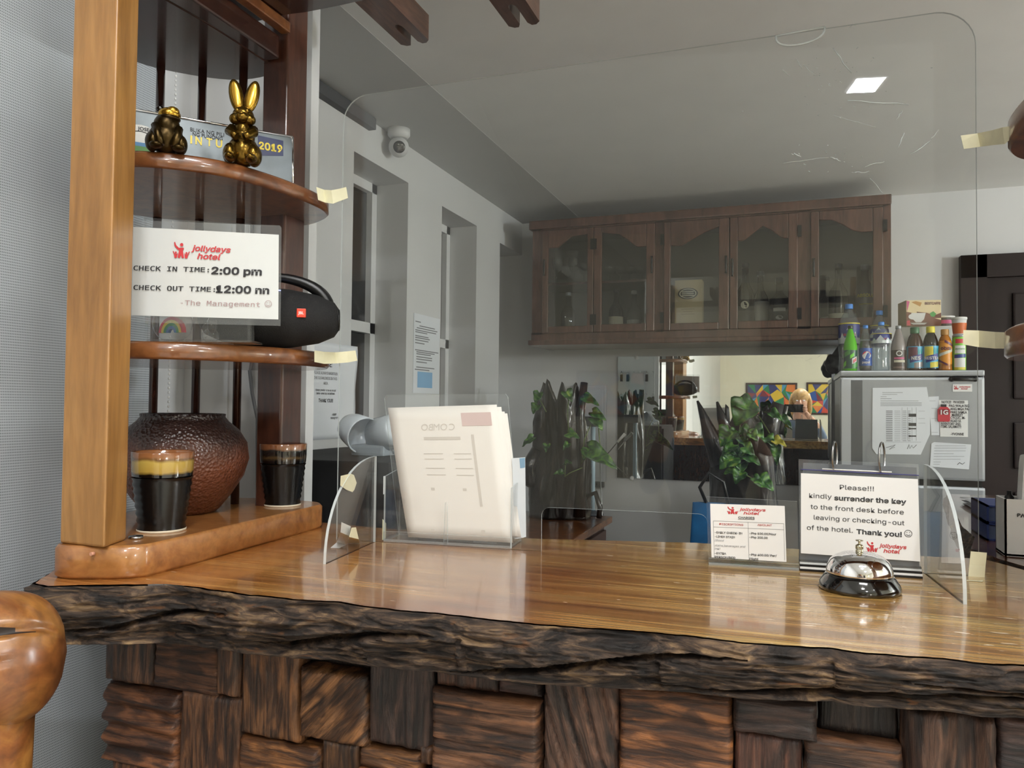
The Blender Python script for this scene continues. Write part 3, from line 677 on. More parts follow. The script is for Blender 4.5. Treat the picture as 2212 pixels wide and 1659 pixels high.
# canopy over the counter with rails for stemware
cp = thing('counter_canopy', 'dark wooden board running over the counter above the shelves, seen at the top edge', 'canopy', (-0.25, 1.1, 2.10))
m = MB(); n = 40; pts = []
for i in range(n + 1): x = -1.0 + 1.6 * i / n; pts.append((x, 1.232 + fbm((x * 9, 2, 0), 3) * 0.006))
m.prism([(x, y, 2.10) for x, y in pts] + [(0.6, 0.94, 2.10), (-1.0, 0.94, 2.10)], (0, 0, 0.045)); m.build('canopy_board', 'dark_wood', cp)
for xc in (-0.785, -0.53):
    m = MB(); hw = 0.034; y0, y1 = 0.96, 1.51; sl = 0.0085; yn = 1.425
    out = [(-hw, y0), (hw, y0), (hw, y1 - 0.01), (hw - 0.01, y1), (sl + 0.006, y1), (sl, y1 - 0.012), (sl, yn + 0.01)] + [(sl * math.cos(a), yn + 0.01 - sl * 0 - 0.018 * math.sin(a)) for a in [PI * k / 6 for k in range(1, 6)]] + [(-sl, yn + 0.01), (-sl, y1 - 0.012), (-sl - 0.006, y1), (-hw + 0.01, y1), (-hw, y1 - 0.01)]
    m.prism([(xc + x, y, 2.147) for x, y in out], (0, 0, 0.055)); m.build('glass_rail', 'rail_wood', cp)
    if xc == -0.785:
        pass
# hangers that carry the canopy
for xc in (-0.4, 0.2): MB().span((xc - 0.02, 1.0, 2.145), (xc + 0.02, 1.04, CZ)).build('hanger', 'dark_wood', cp)

# matching shelf on the right (only its board ends reach into view)
rs = thing('corner_shelf', 'wooden corner shelf at the right edge, only its rounded board ends in view', 'shelf', (0.462, 1.1, CT))
def mir(out, dx=0.0): return [Vector((-0.533 - p.x + dx, p.y)) for p in out][::-1]
board(mir(base, 0.01), CT, ZB, 0.005).build('base_plank', 'plank_wood', rs)
for o_, z, dz in ((mid, ZM + 0.016, 0.0), (up, ZU + 0.012, 0.0), (tp, ZT, 0.0)): board(mir(o_, -0.02 if o_ is mid else -0.03 if o_ is up else 0), z - 0.040, z).build('shelf_board', 'shelf_wood', rs)
for (x, y, mt_, nm) in ((-0.533 + 0.962 + 0.01, 0.866, 'post_wood', 'front_post'), (-0.533 + 0.975 + 0.01, 1.312, 'rear_wood', 'rear_post')):
    MB().span((x - 0.045, y - 0.04, ZB), (x + 0.045, y + 0.04, CZ), bevel=0.006).build(nm, mt_, rs)

# ================================================================== ON THE LEFT SHELF
# --- lower board: jar and two cups
c = Vector((-1.062, 1.135, ZB))
JP = [(0.0, 0.0), (0.058, 0.0), (0.066, 0.006), (0.085, 0.03), (0.108, 0.066), (0.117, 0.098), (0.113, 0.128), (0.098, 0.152), (0.079, 0.168), (0.073, 0.176), (0.074, 0.181), (0.069, 0.182), (0.066, 0.176), (0.078, 0.16), (0.09, 0.14), (0.0, 0.12)]
bm3 = bpy.data.materials.new('jar_clay'); bm3.use_nodes = True; nt = bm3.node_tree; b = nt.nodes['Principled BSDF']; L = nt.links.new
tc = nd(nt, 'ShaderNodeTexCoord'); sx = nd(nt, 'ShaderNodeSeparateXYZ'); L(tc.outputs['Object'], sx.inputs[0])
n1 = nd(nt, 'ShaderNodeTexNoise', i_Scale=9.0, i_Detail=3.0); L(tc.outputs['Object'], n1.inputs['Vector'])
ml = nd(nt, 'ShaderNodeMath', operation='MULTIPLY_ADD'); L(n1.outputs['Fac'], ml.inputs[0]); ml.inputs[1].default_value = 0.10; L(sx.outputs['Z'], ml.inputs[2])
r1 = ramp(nt, [(0.05, '#5a3222'), (0.14, '#6a3d2a'), (0.185, '#33221e'), (0.24, '#241a18')]); L(ml.outputs[0], r1.inputs[0]); L(r1.outputs[0], b.inputs['Base Color'])
b.inputs['Roughness'].default_value = 0.28
vo = nd(nt, 'ShaderNodeTexVoronoi', i_Scale=190.0); L(tc.outputs['Object'], vo.inputs['Vector'])
bp = nd(nt, 'ShaderNodeBump', i_Strength=0.55, i_Distance=0.004); L(vo.outputs['Distance'], bp.inputs['Height']); L(bp.outputs[0], b.inputs['Normal'])
M['jar_clay'] = bm3
m = MB().lathe(JP, (0, 0, 0), seg=56)
o = m.build('jar', 'jar_clay'); o.location = c; tag(o, 'round brown speckled clay jar on the lowest shelf board', 'jar')
def cup(loc, h, lab, pale):
    t = thing('cup', lab, 'cup', loc, 'glazed cups on the corner shelf', world=False)
    pr = [(0.0, 0.0), (0.036, 0.0), (0.0372, 0.004)]
    for k in range(14):
        z = 0.012 + k * 0.0058; pr.append((lerp(0.036, 0.0455, k / 13) + (0.0013 if k % 2 else -0.0008), z))
    pr += [(0.0470, 0.098), (0.0475, 0.112), (0.0478, 0.122)]
    kz = h / 0.128
    MB().lathe([(r, z * kz) for r, z in pr], seg=40, cap=False).build('cup_body', 'black_gloss', t) if False else None
    m = MB().lathe([(r * kz, z * kz) for r, z in pr if z < 0.0901], seg=40, cap=False); m.build('cup_body', mat('cup_black', '#0b0a0a', 0.24) if 'cup_black' not in M else 'cup_black', t)
    g = MB().lathe([(0.0462 * kz, 0.0895 * kz), (0.0470 * kz, 0.098 * kz), (0.0475 * kz, 0.112 * kz), (0.0482 * kz, 0.1275 * kz), (0.0472 * kz, 0.129 * kz), (0.0445 * kz, 0.127 * kz), (0.043 * kz, 0.09 * kz), (0.036 * kz, 0.02 * kz), (0, 0.012 * kz)], seg=40, cap=False)
    g.build('glazed_rim', pale, t)
    MB().lathe([(0.0362 * kz, -0.0002), (0.0375 * kz, 0.0002), (0.0378 * kz, 0.0035), (0.036 * kz, 0.004)], seg=40, cap=False).build('foot_ring', mat('foot_clay', '#cfc3ac', 0.6) if 'foot_clay' not in M else 'foot_clay', t)
    return t
def glaze(nm, stops):
    m_ = bpy.data.materials.new(nm); m_.use_nodes = True; nt = m_.node_tree; b = nt.nodes['Principled BSDF']; L = nt.links.new
    tc = nd(nt, 'ShaderNodeTexCoord'); s_ = nd(nt, 'ShaderNodeSeparateXYZ'); L(tc.outputs['Object'], s_.inputs[0])
    n_ = nd(nt, 'ShaderNodeTexNoise', i_Scale=18.0, i_Detail=3.0); L(tc.outputs['Object'], n_.inputs['Vector'])
    a_ = nd(nt, 'ShaderNodeMath', operation='MULTIPLY_ADD'); L(n_.outputs['Fac'], a_.inputs[0]); a_.inputs[1].default_value = 0.022; L(s_.outputs['Z'], a_.inputs[2])
    mr = nd(nt, 'ShaderNodeMapRange', i_1=0.1, i_2=0.14); L(a_.outputs[0], mr.inputs[0])
    r_ = ramp(nt, stops); L(mr.outputs[0], r_.inputs[0]); L(r_.outputs[0], b.inputs['Base Color']); b.inputs['Roughness'].default_value = 0.12; b.inputs['Coat Weight'].default_value = 0.8
    M[nm] = m_
glaze('glaze_yellow', [(0.0, '#0a0908'), (0.12, '#a8893e'), (0.5, '#b59a4c'), (0.62, '#6a4a2a'), (0.72, '#8a5a36'), (1.0, '#7a4c30')])
glaze('glaze_brown', [(0.0, '#0b0a0a'), (0.15, '#4a3a22'), (0.28, '#191512'), (0.5, '#20201e'), (0.62, '#86583a'), (1.0, '#8a5836')])
q = P(332, 1152, z=ZB)
cup((q.x - 0.012, q.y + 0.028, ZB), 0.124, 'black glazed cup with yellow band, in front of the round jar', 'glaze_yellow')
q = P(600, 1095, z=ZB)
cup((q.x - 0.008, q.y + 0.025, ZB), 0.122, 'black glazed cup with brown rim, behind the jar at the rear post', 'glaze_brown')
q = P(283, 1164, z=ZB)
solo(MB().lathe([(0.0, 0.0), (0.010, 0.0), (0.0105, 0.002), (0.010, 0.004), (0.0, 0.0042)], (q.x + 0.004, q.y + 0.005, ZB), seg=20), 'bottle_cap', 'steel', 'small dark round cap lying at the foot of the front post', 'cap', (q.x, q.y, ZB))

# --- middle board: speaker, check-in sign, glass keepsakes
def logo(m, o, u, v, h, mi, text=True, two=True, wx=1.0):
    """hotel emblem: a large figure with raised arm and two small ones, beside the hotel name; o = lower left, h = height"""
    o, u, v = Vector(o), Vector(u), Vector(v)
    def pl(pts): m.poly([o + u * x * h * wx + v * y * h for x, y in pts], mi)
    def disc(x, y, r): pl([(x + r * math.cos(2 * PI * k / 14), y + r * math.sin(2 * PI * k / 14)) for k in range(14)])
    disc(0.50, 0.83, 0.105)
    pl([(0.02, 0.95), (0.08, 0.99), (0.17, 0.78), (0.34, 0.63), (0.62, 0.66), (0.66, 0.58), (0.60, 0.46), (0.36, 0.47), (0.22, 0.56), (0.06, 0.74)])
    pl([(0.36, 0.47), (0.60, 0.46), (0.70, 0.02), (0.56, 0.0), (0.50, 0.2), (0.44, 0.0), (0.30, 0.02)])
    disc(0.17, 0.33, 0.065); disc(0.83, 0.33, 0.065)
    pl([(-0.03, 0.40), (0.02, 0.42), (0.12, 0.25), (0.24, 0.25), (0.30, 0.32), (0.28, 0.16), (0.24, 0.0), (0.10, 0.0), (0.08, 0.16)])
    pl([(1.04, 0.42), (0.98, 0.44), (0.90, 0.26), (0.78, 0.25), (0.70, 0.34), (0.72, 0.16), (0.76, 0.0), (0.90, 0.0), (0.93, 0.18)])
    if text:
        m.text('jollydays', o + u * h * 1.12 * wx + v * h * 0.50, u, v, h * 0.66, mi=mi, bold=0.02, shear=0.2, font='sans', fit=h * 2.42 * wx)
        m.text('hotel', o + u * h * 1.50 * wx + v * h * 0.02, u, v, h * 0.66, mi=mi, bold=0.02, shear=0.2, font='sans', fit=h * 1.44 * wx)
def smiley(m, c, u, v, r, mi):
    c, u, v = Vector(c), Vector(u), Vector(v)
    def arc(r0, r1, a0, a1, n):
        for k in range(n):
            a, b_ = lerp(a0, a1, k / n), lerp(a0, a1, (k + 1) / n)
            m.poly([c + u * r0 * math.cos(a) + v * r0 * math.sin(a), c + u * r1 * math.cos(a) + v * r1 * math.sin(a), c + u * r1 * math.cos(b_) + v * r1 * math.sin(b_), c + u * r0 * math.cos(b_) + v * r0 * math.sin(b_)], mi)
    arc(r * 0.87, r, 0, 2 * PI, 28); arc(r * 0.46, r * 0.6, PI * 1.15, PI * 1.85, 10)
    for sx in (-1, 1): m.poly([c + u * (sx * r * 0.33 + r * 0.09 * math.cos(2 * PI * k / 8)) + v * (r * 0.28 + r * 0.14 * math.sin(2 * PI * k / 8)) for k in range(8)], mi)
def frame_at(p_tl, p_tr, p_bl):
    """origin lower left, unit right, unit up, width, height"""
    u = (p_tr - p_tl); wd = u.length; u = u / wd; v = p_tl - p_bl; v = (v - u * v.dot(u)); ht = v.length; v = v / ht
    return p_bl, u, v, wd, ht
# speaker: barrel along its own axis, standing behind the sign
sp = thing('bluetooth_speaker', 'black barrel-shaped speaker with loop handle and small red badge on the middle board', 'speaker', (-0.870, 1.133, ZM), world=False, rz=0.5)
prof = [(r * .86, z * 1.18) for r, z in ((0.0, -0.1), (0.022, -0.1), (0.036, -0.093), (0.050, -0.07), (0.060, -0.03), (0.063, 0.0), (0.060, 0.03), (0.050, 0.07), (0.036, 0.093), (0.022, 0.1), (0.0, 0.1))]
MB().lathe(prof, (0, 0, 0.0545), seg=40, axis='X').build('speaker_body', mat('speaker_cloth', '#0b0b0c', 0.8, bump=0.25, bscale=600), sp)
for s in (-1, 1):
    MB().lathe([(0.0, 0.0005), (0.016, 0.0), (0.0195, 0.0015), (0.0, 0.002)], (s * 0.1185 - 0.001, 0, 0.0545), seg=30, axis='X').build('radiator_cap', 'black', sp)
m = MB(); pts = []; rad = []
for k in range(25):
    a = PI * k / 24; pts.append((0.100 * math.cos(a), 0, 0.066 + 0.062 * math.sin(a) ** 0.85)); rad.append(0.0075 + 0.004 * abs(math.cos(a)))
m.tube(pts, rad, seg=12); m.build('handle', 'black', sp)
m = MB().box((0.058, -0.0478, 0.0600), (0.015, 0.006, 0.015), bevel=0.001); bd = m.build('badge', mat('badge_red', '#d8432f', 0.3, emit=0.25, ecol='#e0442c'), sp)
m = MB(); m.text('JBL', (0.058, -0.0512, 0.0577), (1, 0, 0), (0, 0, 1), 0.0068, 'CENTER', bold=0.02); m.build('badge_lettering', 'white', bd)
for s in (0.005, 0.017): MB().lathe([(0.0, 0.0), (0.003, 0.0), (0.003, 0.001)], (s, -0.0266, 0.1005), seg=10).build('indicator_light', mat('led_blue', '#b9c4ff', emit=3.0, ecol='#8f9cff') if 'led_blue' not in M else 'led_blue', sp)
# check-in sign: laminated sheet slipped in a standing acrylic holder
yS = 1.02
sg = thing('check_in_sign', 'laminated check-in and check-out time notice in a clear acrylic stand, middle board', 'sign', (-1.0, yS, ZM))
def at_plane(px, py, p0, n):
    d = Vector(ROT @ np.array([px - CX, py - CY, F_PX])); o = Vector(CAM); return o + d * ((Vector(p0) - o).dot(n) / d.dot(n))
nS = Vector((math.sin(math.radians(20)), -math.cos(math.radians(20)), 0)); pS = P(440, 738, z=ZM) + Vector((0, 0, 0))
def pS_(px, py, back=0.0): return at_plane(px, py, pS - nS * back, nS)
tl, tr, bl = pS_(288, 490), pS_(602, 507), pS_(284, 681)
o0, u, v, wd, ht = frame_at(tl, tr, bl)
br = pS_(601, 690)
m = MB(); m.prism([bl, br, tr, tl], -nS * 0.0008); m.build('paper', 'paper', sg)
m = MB(); m.prism([pS_(278, 696, -0.0012), pS_(606, 704, -0.0012), pS_(608, 492, -0.0012), pS_(604, 487, -0.0012), pS_(300, 476, -0.0012), pS_(282, 478, -0.0012)], -nS * 0.0004); m.build('laminate', 'film', sg)
pr = MB(); off = nS * 0.0016
sc_ = (pS_(580, 600) - pS_(300, 592)).length / 280.0
def tx(s_, px, py, px2, size, mi, font='sans', bold=0.0):
    a = pS_(px, py) + off; b_ = pS_(px2, py + (px2 - px) * 0.026) + off; pr.text(s_, a, (b_ - a).normalized(), v, size * sc_, mi=mi, font=font, bold=bold, fit=(b_ - a).length)
tx('CHECK IN TIME:', 289, 584, 452, 19, 0, 'mono', 0.012); tx('2:00 pm', 457, 592, 566, 29, 0, 'sans', 0.03)
tx('CHECK OUT TIME:', 289, 626, 465, 19, 0, 'mono', 0.012); tx('12:00 nn', 467, 632, 582, 29, 0, 'sans', 0.03)
tx('-The Management', 391, 659, 562, 20, 1, 'mono'); smiley(pr, pS_(580, 656.5) + off, u, v, 7.5 * sc_, 1)
pa_ = [ch for ch in sg.children if ch.name.startswith('paper')][0]
pr.build('printing', ['ink', mat('ink_pinkish', '#a58a8a', 0.6)], pa_)
m = MB(); logo(m, pS_(374, 557) + off, u, v, 35 * sc_, 0); m.build('hotel_logo', 'logo_red', pa_)
m = MB()
for pxa, pxb in ((310, 324), (531, 540)):
    m.prism([pS_(pxa + 4, 738, 0.004), pS_(pxb + 4, 738, 0.004), pS_(pxb, 470 if pxa < 400 else 482, 0.004), pS_(pxa, 468 if pxa < 400 else 481, 0.004)], -nS * 0.012)
m.prism([pS_(318, 738, 0.004), pS_(540, 740, 0.004), pS_(536, 484, 0.004), pS_(312, 470, 0.004)], -nS * 0.003)
a, b_ = pS_(316, 738), pS_(542, 741); a.z = b_.z = ZM
m.prism([a, b_, b_ - nS * 0.055, a - nS * 0.055], (0, 0, 0.003)); m.build('acrylic_stand', ['acrylic_small'], sg)
# keepsakes behind the sign
q = pS_(372, 736, 0.05)
t = thing('glass_dome', 'small clear glass ball with a rainbow figure inside, behind the check-in sign', 'ornament', (q.x, q.y, ZM), world=False)
MB().ellipsoid((0, 0, 0.033), (0.031, 0.031, 0.031)).build('glass_ball', 'glass', t)
m = MB()
for k, cc in enumerate(('#c8324a', '#d9c23a', '#2f8f57', '#2f6fa8')):
    for j in range(10):
        a0, a1 = PI * j / 10, PI * (j + 1) / 10; r0, r1 = 0.021 - k * 0.005, 0.026 - k * 0.005
        m.prism([(r * math.cos(a), -0.003, 0.018 + r * math.sin(a)) for r, a in ((r0, a0), (r1, a0), (r1, a1), (r0, a1))], (0, 0.006, 0), mi=k)
m.build('rainbow', [mat('rb%d' % k, cc, 0.4) for k, cc in enumerate(('#c8324a', '#d9c23a', '#2f8f57', '#2f6fa8'))], t)
MB().lathe([(0.0, 0), (0.02, 0), (0.02, 0.004), (0.012, 0.006)], seg=24).build('foot', 'glass', t)
q = pS_(455, 737, 0.03)
m = MB(); m.ellipsoid((0, 0, 0.012), (0.015, 0.012, 0.012), seg=8, rings=5); m.ellipsoid((0.002, 0, 0.03), (0.009, 0.008, 0.014), seg=7, rings=5); m.ellipsoid((-0.007, -0.004, 0.02), (0.007, 0.006, 0.012), seg=6, rings=4)
o = m.build('crystal_figurine', 'glass'); o.location = (q.x, q.y, ZM); tag(o, 'tiny clear crystal figurine between the glass ball and the speaker', 'ornament')

# --- upper board: licence plate and two gilt figurines
n2 = Vector((0.756, -0.655, 0.09)).normalized(); p2 = P(560, 372, z=ZU) + Vector((0.0, 0.105, 0))
p2 = Vector((-0.912, 1.250, ZU))
def pP(px, py, f_=0.0): return at_plane(px, py, p2 + n2 * f_, n2)
tl, tr, bl, br = pP(285, 240), pP(622, 296), pP(285, 322), pP(626, 398)
u = (tr - tl).normalized(); v = n2.cross(u); v = -v if v.z < 0 else v
lp = thing('licence_plate', 'embossed grey barangay licence plate leaning at the back of the upper board', 'plate', (p2.x, p2.y, ZU))
H, W_ = 0.122, 0.335
C0 = Vector((p2.x, p2.y, ZU + 0.001)); u = Vector((0.655, 0.756, 0)).normalized(); v = n2.cross(u); v = -v if v.z < 0 else v
def pl(x, y, f_=0.0): return C0 - u * W_ + u * x * W_ + v * y * H + n2 * f_
m = MB(); m.prism([pl(0.02, 0), pl(0.98, 0), pl(1, 0.05), pl(1, 0.95), pl(0.98, 1), pl(0.02, 1), pl(0, 0.95), pl(0, 0.05)], -n2 * 0.0012)
pan = m.build('plate_panel', mat('plate_grey', '#6d7579', 0.3, metal=0.2, coat=0.3, var=0.35, vscale=9), lp)
m = MB()
for a in range(4):
    cs4 = [pl(0.005, 0.02, 0.001), pl(0.995, 0.02, 0.001), pl(0.995, 1, 0.001), pl(0.005, 1, 0.001)]
    m.tube([cs4[a], cs4[(a + 1) % 4]], 0.0022, seg=6)
m.build('rim', 'chrome', lp)
m = MB()
m.poly([pP(557, 336, .0006), pP(612, 337, .0006), pP(612, 304, .0006), pP(557, 292, .0006)], 1)
def pt(s_, x0, y0, x1, size, mi, bold, font=None): m.text(s_, pP(x0, y0, .001), u, v, size, mi=mi, bold=bold, font=font, fit=(pP(x1, y0, .001) - pP(x0, y0, .001)).length)
pt('2019', 559, 321, 609, 0.027, 2, 0.03, 'sans')
mat('plate_navy', '#1c2350', 0.3); mat('plate_yellow', '#e0c83a', 0.35); mat('seal_green', '#5b8f4a', 0.5); mat('seal_blue', '#5a8fc0', 0.5); LM = ['ink', 'plate_navy', 'plate_yellow', 'paper', 'seal_green', 'seal_blue']
m.build('year_panel', LM, pan); m = MB()
for ch_, xa, xb, yb in (('I', 411, 415, 309), ('N', 422, 436, 311), ('T', 446, 458, 314), ('U', 466, 480, 317)): pt(ch_, xa, yb, xb, 0.021, 2, 0.03)
pt('BLIKA NG PILI', 411, 283, 483, 0.0105, 0, 0.0); pt('NG PUNONG', 416, 293, 480, 0.0105, 0, 0.01)
m.build('plate_lettering', LM, pan); m = MB()
def ring(c, r0, r1, mi, a0=0, a1=2 * PI, n=24):
    for k in range(n):
        a, b_ = lerp(a0, a1, k / n), lerp(a0, a1, (k + 1) / n)
        m.poly([c + u * r * math.cos(x) + v * r * math.sin(x) for r, x in ((r0, a), (r1, a), (r1, b_), (r0, b_))], mi)
sc0 = pP(303, 316, 0.0008); ring(sc0, 0.0, 0.040, 3); ring(sc0 + n2 * 0.0003, 0.027, 0.0285, 0)
for k, (ya, yb, mi) in enumerate(((-0.012, 0.0, 4), (0.0, 0.007, 5))): m.poly([sc0 + n2 * 0.0005 + u * -0.022 + v * ya, sc0 + n2 * 0.0005 + u * 0.022 + v * ya, sc0 + n2 * 0.0005 + u * 0.022 + v * yb, sc0 + n2 * 0.0005 + u * -0.022 + v * yb], mi)
m.text('JOSE', sc0 + n2 * 0.0006 + v * 0.0295 - u * 0.004, u, v, 0.009, mi=0, bold=0.02)
m.build('seal', LM, pan)
gm = mat('gilt', '#6e5520', 0.22, metal=0.9, var=0.45, vscale=22); mat('gilt_dark', '#3a2c12', 0.3, metal=0.85, var=0.4, vscale=20); mat('gilt_bright', '#b08a34', 0.2, metal=0.9)
# seated rabbit
q = P(527, 352, z=ZU)
rb = thing('rabbit_figurine', 'gilt seated rabbit figurine with upright ears on the upper board', 'figurine', (q.x - 0.016, q.y + 0.016, ZU), world=False, rz=0.55)
rb.scale = (0.93, 0.93, 0.93)
m = MB()
m.ellipsoid((0, 0.004, 0.028), (0.027, 0.028, 0.029), fn=lambda d: 1 + 0.05 * d.z); m.ellipsoid((0, 0.0, 0.056), (0.021, 0.020, 0.026)); m.ellipsoid((0, -0.008, 0.064), (0.014, 0.013, 0.017))
for s in (-1, 1):
    m.ellipsoid((s * 0.02, -0.004, 0.020), (0.014, 0.023, 0.02)); m.ellipsoid((s * 0.018, -0.026, 0.008), (0.010, 0.020, 0.008))
    m.tube([(s * 0.018, -0.006, 0.066), (s * 0.021, -0.020, 0.056), (s * 0.012, -0.030, 0.048), (s * 0.006, -0.032, 0.044)], [0.009, 0.008, 0.0065, 0.007], seg=10)
m.ellipsoid((0, 0.03, 0.018), (0.011, 0.011, 0.011))
bmesh.ops.remove_doubles(m.bm, verts=m.bm.verts, dist=1e-5)
body = m.build('body', 'gilt', rb)
m = MB(); m.ellipsoid((0, -0.004, 0.090), (0.019, 0.019, 0.0185)); m.ellipsoid((0, -0.019, 0.084), (0.013, 0.010, 0.0095))
for s in (-1, 1): m.ellipsoid((s * 0.012, -0.012, 0.082), (0.011, 0.011, 0.010)); m.ellipsoid((s * 0.0085, -0.0195, 0.0955), (0.0038, 0.003, 0.0042))
m.ellipsoid((0, -0.0285, 0.088), (0.004, 0.003, 0.003)); m.build('head', 'gilt', rb)
for s in (-1, 1):
    m = MB(); R = Matrix.Rotation(s * 0.20, 3, 'Y') @ Matrix.Rotation(-0.08, 3, 'X')
    m.ellipsoid(Vector((s * 0.0085, 0, 0.104)) + R @ Vector((0, 0, 0.026)), (0.0125, 0.0055, 0.032), rot=R)
    e_ = m.build('ear', 'gilt', rb)
    m = MB(); m.ellipsoid(Vector((s * 0.0085, -0.0042, 0.104)) + R @ Vector((0, 0, 0.027)), (0.0088, 0.0025, 0.026), rot=R); m.build('inner_ear', 'gilt_bright', e_)
# crouching frog-like bird figurine
q = P(372, 322, z=ZU)
fg = thing('frog_figurine', 'dark gilt squat figurine with wide mouth, left of the rabbit on the upper board', 'figurine', (q.x - 0.026, q.y + 0.014, ZU), world=False, rz=0.85)
fg.scale = (0.85, 0.85, 0.85)
m = MB()
m.ellipsoid((0, 0.004, 0.032), (0.031, 0.030, 0.034), fn=lambda d: 1 - 0.14 * max(0, d.z)); m.ellipsoid((0, -0.004, 0.052), (0.023, 0.022, 0.022))
for s in (-1, 1):
    m.ellipsoid((s * 0.024, -0.004, 0.018), (0.013, 0.022, 0.019)); m.ellipsoid((s * 0.019, -0.024, 0.0065), (0.012, 0.014, 0.0065))
    m.tube([(s * 0.019, -0.012, 0.046), (s * 0.017, -0.024, 0.028), (s * 0.011, -0.027, 0.006)], [0.009, 0.0075, 0.007], seg=10)
m.build('body', 'gilt_dark', fg)
m = MB(); m.ellipsoid((0.004, -0.006, 0.072), (0.020, 0.019, 0.013)); m.ellipsoid((0.009, -0.014, 0.0765), (0.012, 0.011, 0.0095)); m.build('head', 'gilt_bright', fg)
m = MB(); m.ellipsoid((0.004, -0.009, 0.0635), (0.0195, 0.018, 0.0075)); m.build('jaw', 'gilt_dark', fg)
m = MB(); m.ellipsoid((-0.012, 0.002, 0.083), (0.008, 0.008, 0.0065)); m.build('crest', 'black_gloss', fg)

# ================================================================== ON THE COUNTER
# acrylic screen -------------------------------------------------------------
PY0, PSL = 1.312, 0.105                       # plane of the sheet: y = PY0 + PSL * x
nA = Vector((PSL, -1, 0)).normalized(); uA = Vector((1, PSL, 0)).normalized()
pA = Vector((0, PY0, CT))
def ac(px, py, f_=0.0): return at_plane(px, py, pA + nA * f_, nA)
scr = thing('acrylic_screen', 'large clear acrylic sneeze screen standing on the counter with a pass-through slot', 'screen', (-0.25, PY0 - 0.02, CT))
XL, XR = -0.79, 0.262
def pp(x, z): return Vector((x, PY0 + PSL * x, z))
zl, zr = ac(745, 215).z + 0.004, ac(2050, 20).z
def ztop(x): return lerp(zl, zr, (x - XL) / (XR - XL))
out = [pp(XL, CT)]
for k in range(9): a = PI - PI / 2 * k / 8; r = 0.05; out.append(pp(XL + r + r * math.cos(a), ztop(XL + r) - r + r * math.sin(a)))
for k in range(9): a = PI / 2 - PI / 2 * k / 8; r = 0.055; out.append(pp(XR - r + r * math.cos(a), ztop(XR - r) - r + r * math.sin(a)))
out.append(pp(XR, CT))
s0, s1 = ac(1169, 1196), ac(1528, 1196); zt = ac(1200, 1097).z; r = 0.014
slot = [pp(s1.x, CT)]
for k in range(6): a = PI / 2 * k / 5; slot.append(pp(s1.x - r + r * math.cos(a), zt - r + r * math.sin(a)))
for k in range(6): a = PI / 2 + PI / 2 * k / 5; slot.append(pp(s0.x + r + r * math.cos(a), zt - r + r * math.sin(a)))
slot.append(pp(s0.x, CT))
m = MB(); m.prism(out + slot, -nA * 0.004, mi=0, side_mi=1); m.build('acrylic_sheet', ['acrylic', 'edge'], scr)
def fin(px_top, px_bot, tip, name):
    q0 = ac(*px_bot, 0.001); q0.z = CT; q1 = ac(*px_top, 0.001); tip_p = P(*tip, z=CT); d = tip_p - q0; pts = [q0, tip_p]
    hgt = q1.z - CT
    for k in range(1, 16):
        a = PI / 2 * k / 15; pts.append(q0 + d * (math.cos(a) ** 0.9) + Vector((0, 0, hgt * math.sin(a) ** 0.95)))
    nn = d.normalized().cross(ZV)
    m = MB(); m.prism(pts, nn * 0.0045, mi=0, side_mi=1); m.build(name, ['acrylic', 'edge'], scr)
fin((812, 985), (811, 1178), (704, 1219), 'support_fin'); fin((2005, 1003), (2003, 1243), (2089, 1306), 'support_fin')
# half-round finger hole near the top edge, and scratches of wear
m = MB()
c0 = ac(1730, 62, 0.001); a_, b_ = ac(1676, 78, 0.001), ac(1782, 58, 0.001); d = b_ - a_
m.tube([a_, b_], 0.0016, seg=6)
m.tube([a_ + d * (0.5 - 0.5 * math.cos(PI * k / 16)) - ZV * (0.021 * math.sin(PI * k / 16) ** 0.7) for k in range(17)], 0.0018, seg=6)
m.build('finger_loop', 'edge', scr)
m = MB(); rnd = random.Random(3)
for (x0, y0, x1, y1, wd) in ((1800, 103, 1838, 158, 2.0), (1830, 217, 1962, 226, 2.2), (1968, 334, 2010, 303, 2.2), (2010, 303, 2028, 280, 1.3), (1940, 318, 1952, 287, 1.6), (1840, 373, 1878, 371, 1.2), (1870, 360, 1910, 348, 1.5),
                           (1795, 341, 1816, 347, 2.0), (1714, 331, 1730, 339, 2.0), (1880, 386, 1912, 422, 0.8), (1936, 258, 1950, 240, 1.2), (1690, 353, 1790, 340, 0.7), (1800, 250, 1890, 275, 0.6), (1830, 60, 1848, 54, 1.2), (1720, 128, 1733, 150, .8), (1735, 140, 1766, 165, .9), (1690, 150, 1705, 166, .8)):
    n = 5; pts = [ac(lerp(x0, x1, k / n) + rnd.uniform(-1.5, 1.5), lerp(y0, y1, k / n) + rnd.uniform(-1.5, 1.5), 0.0004) for k in range(n + 1)]
    m.tube(pts, [wd * 0.00055 * (0.4 + 0.6 * math.sin(PI * (k + 0.5) / (n + 1))) for k in range(n + 1)], seg=4)
for _ in range(70):
    x, y = rnd.gauss(1800, 60), rnd.choice((rnd.gauss(150, 25), rnd.gauss(345, 18), rnd.gauss(210, 30)))
    a = rnd.uniform(-0.9, 0.9); l = rnd.uniform(1, 5)
    m.tube([ac(x, y, 0.0004), ac(x + l * math.cos(a), y + l * math.sin(a), 0.0004)], rnd.uniform(0.00025, 0.0006), seg=4)
m.build('scratches', 'edge', scr, kind='stuff')

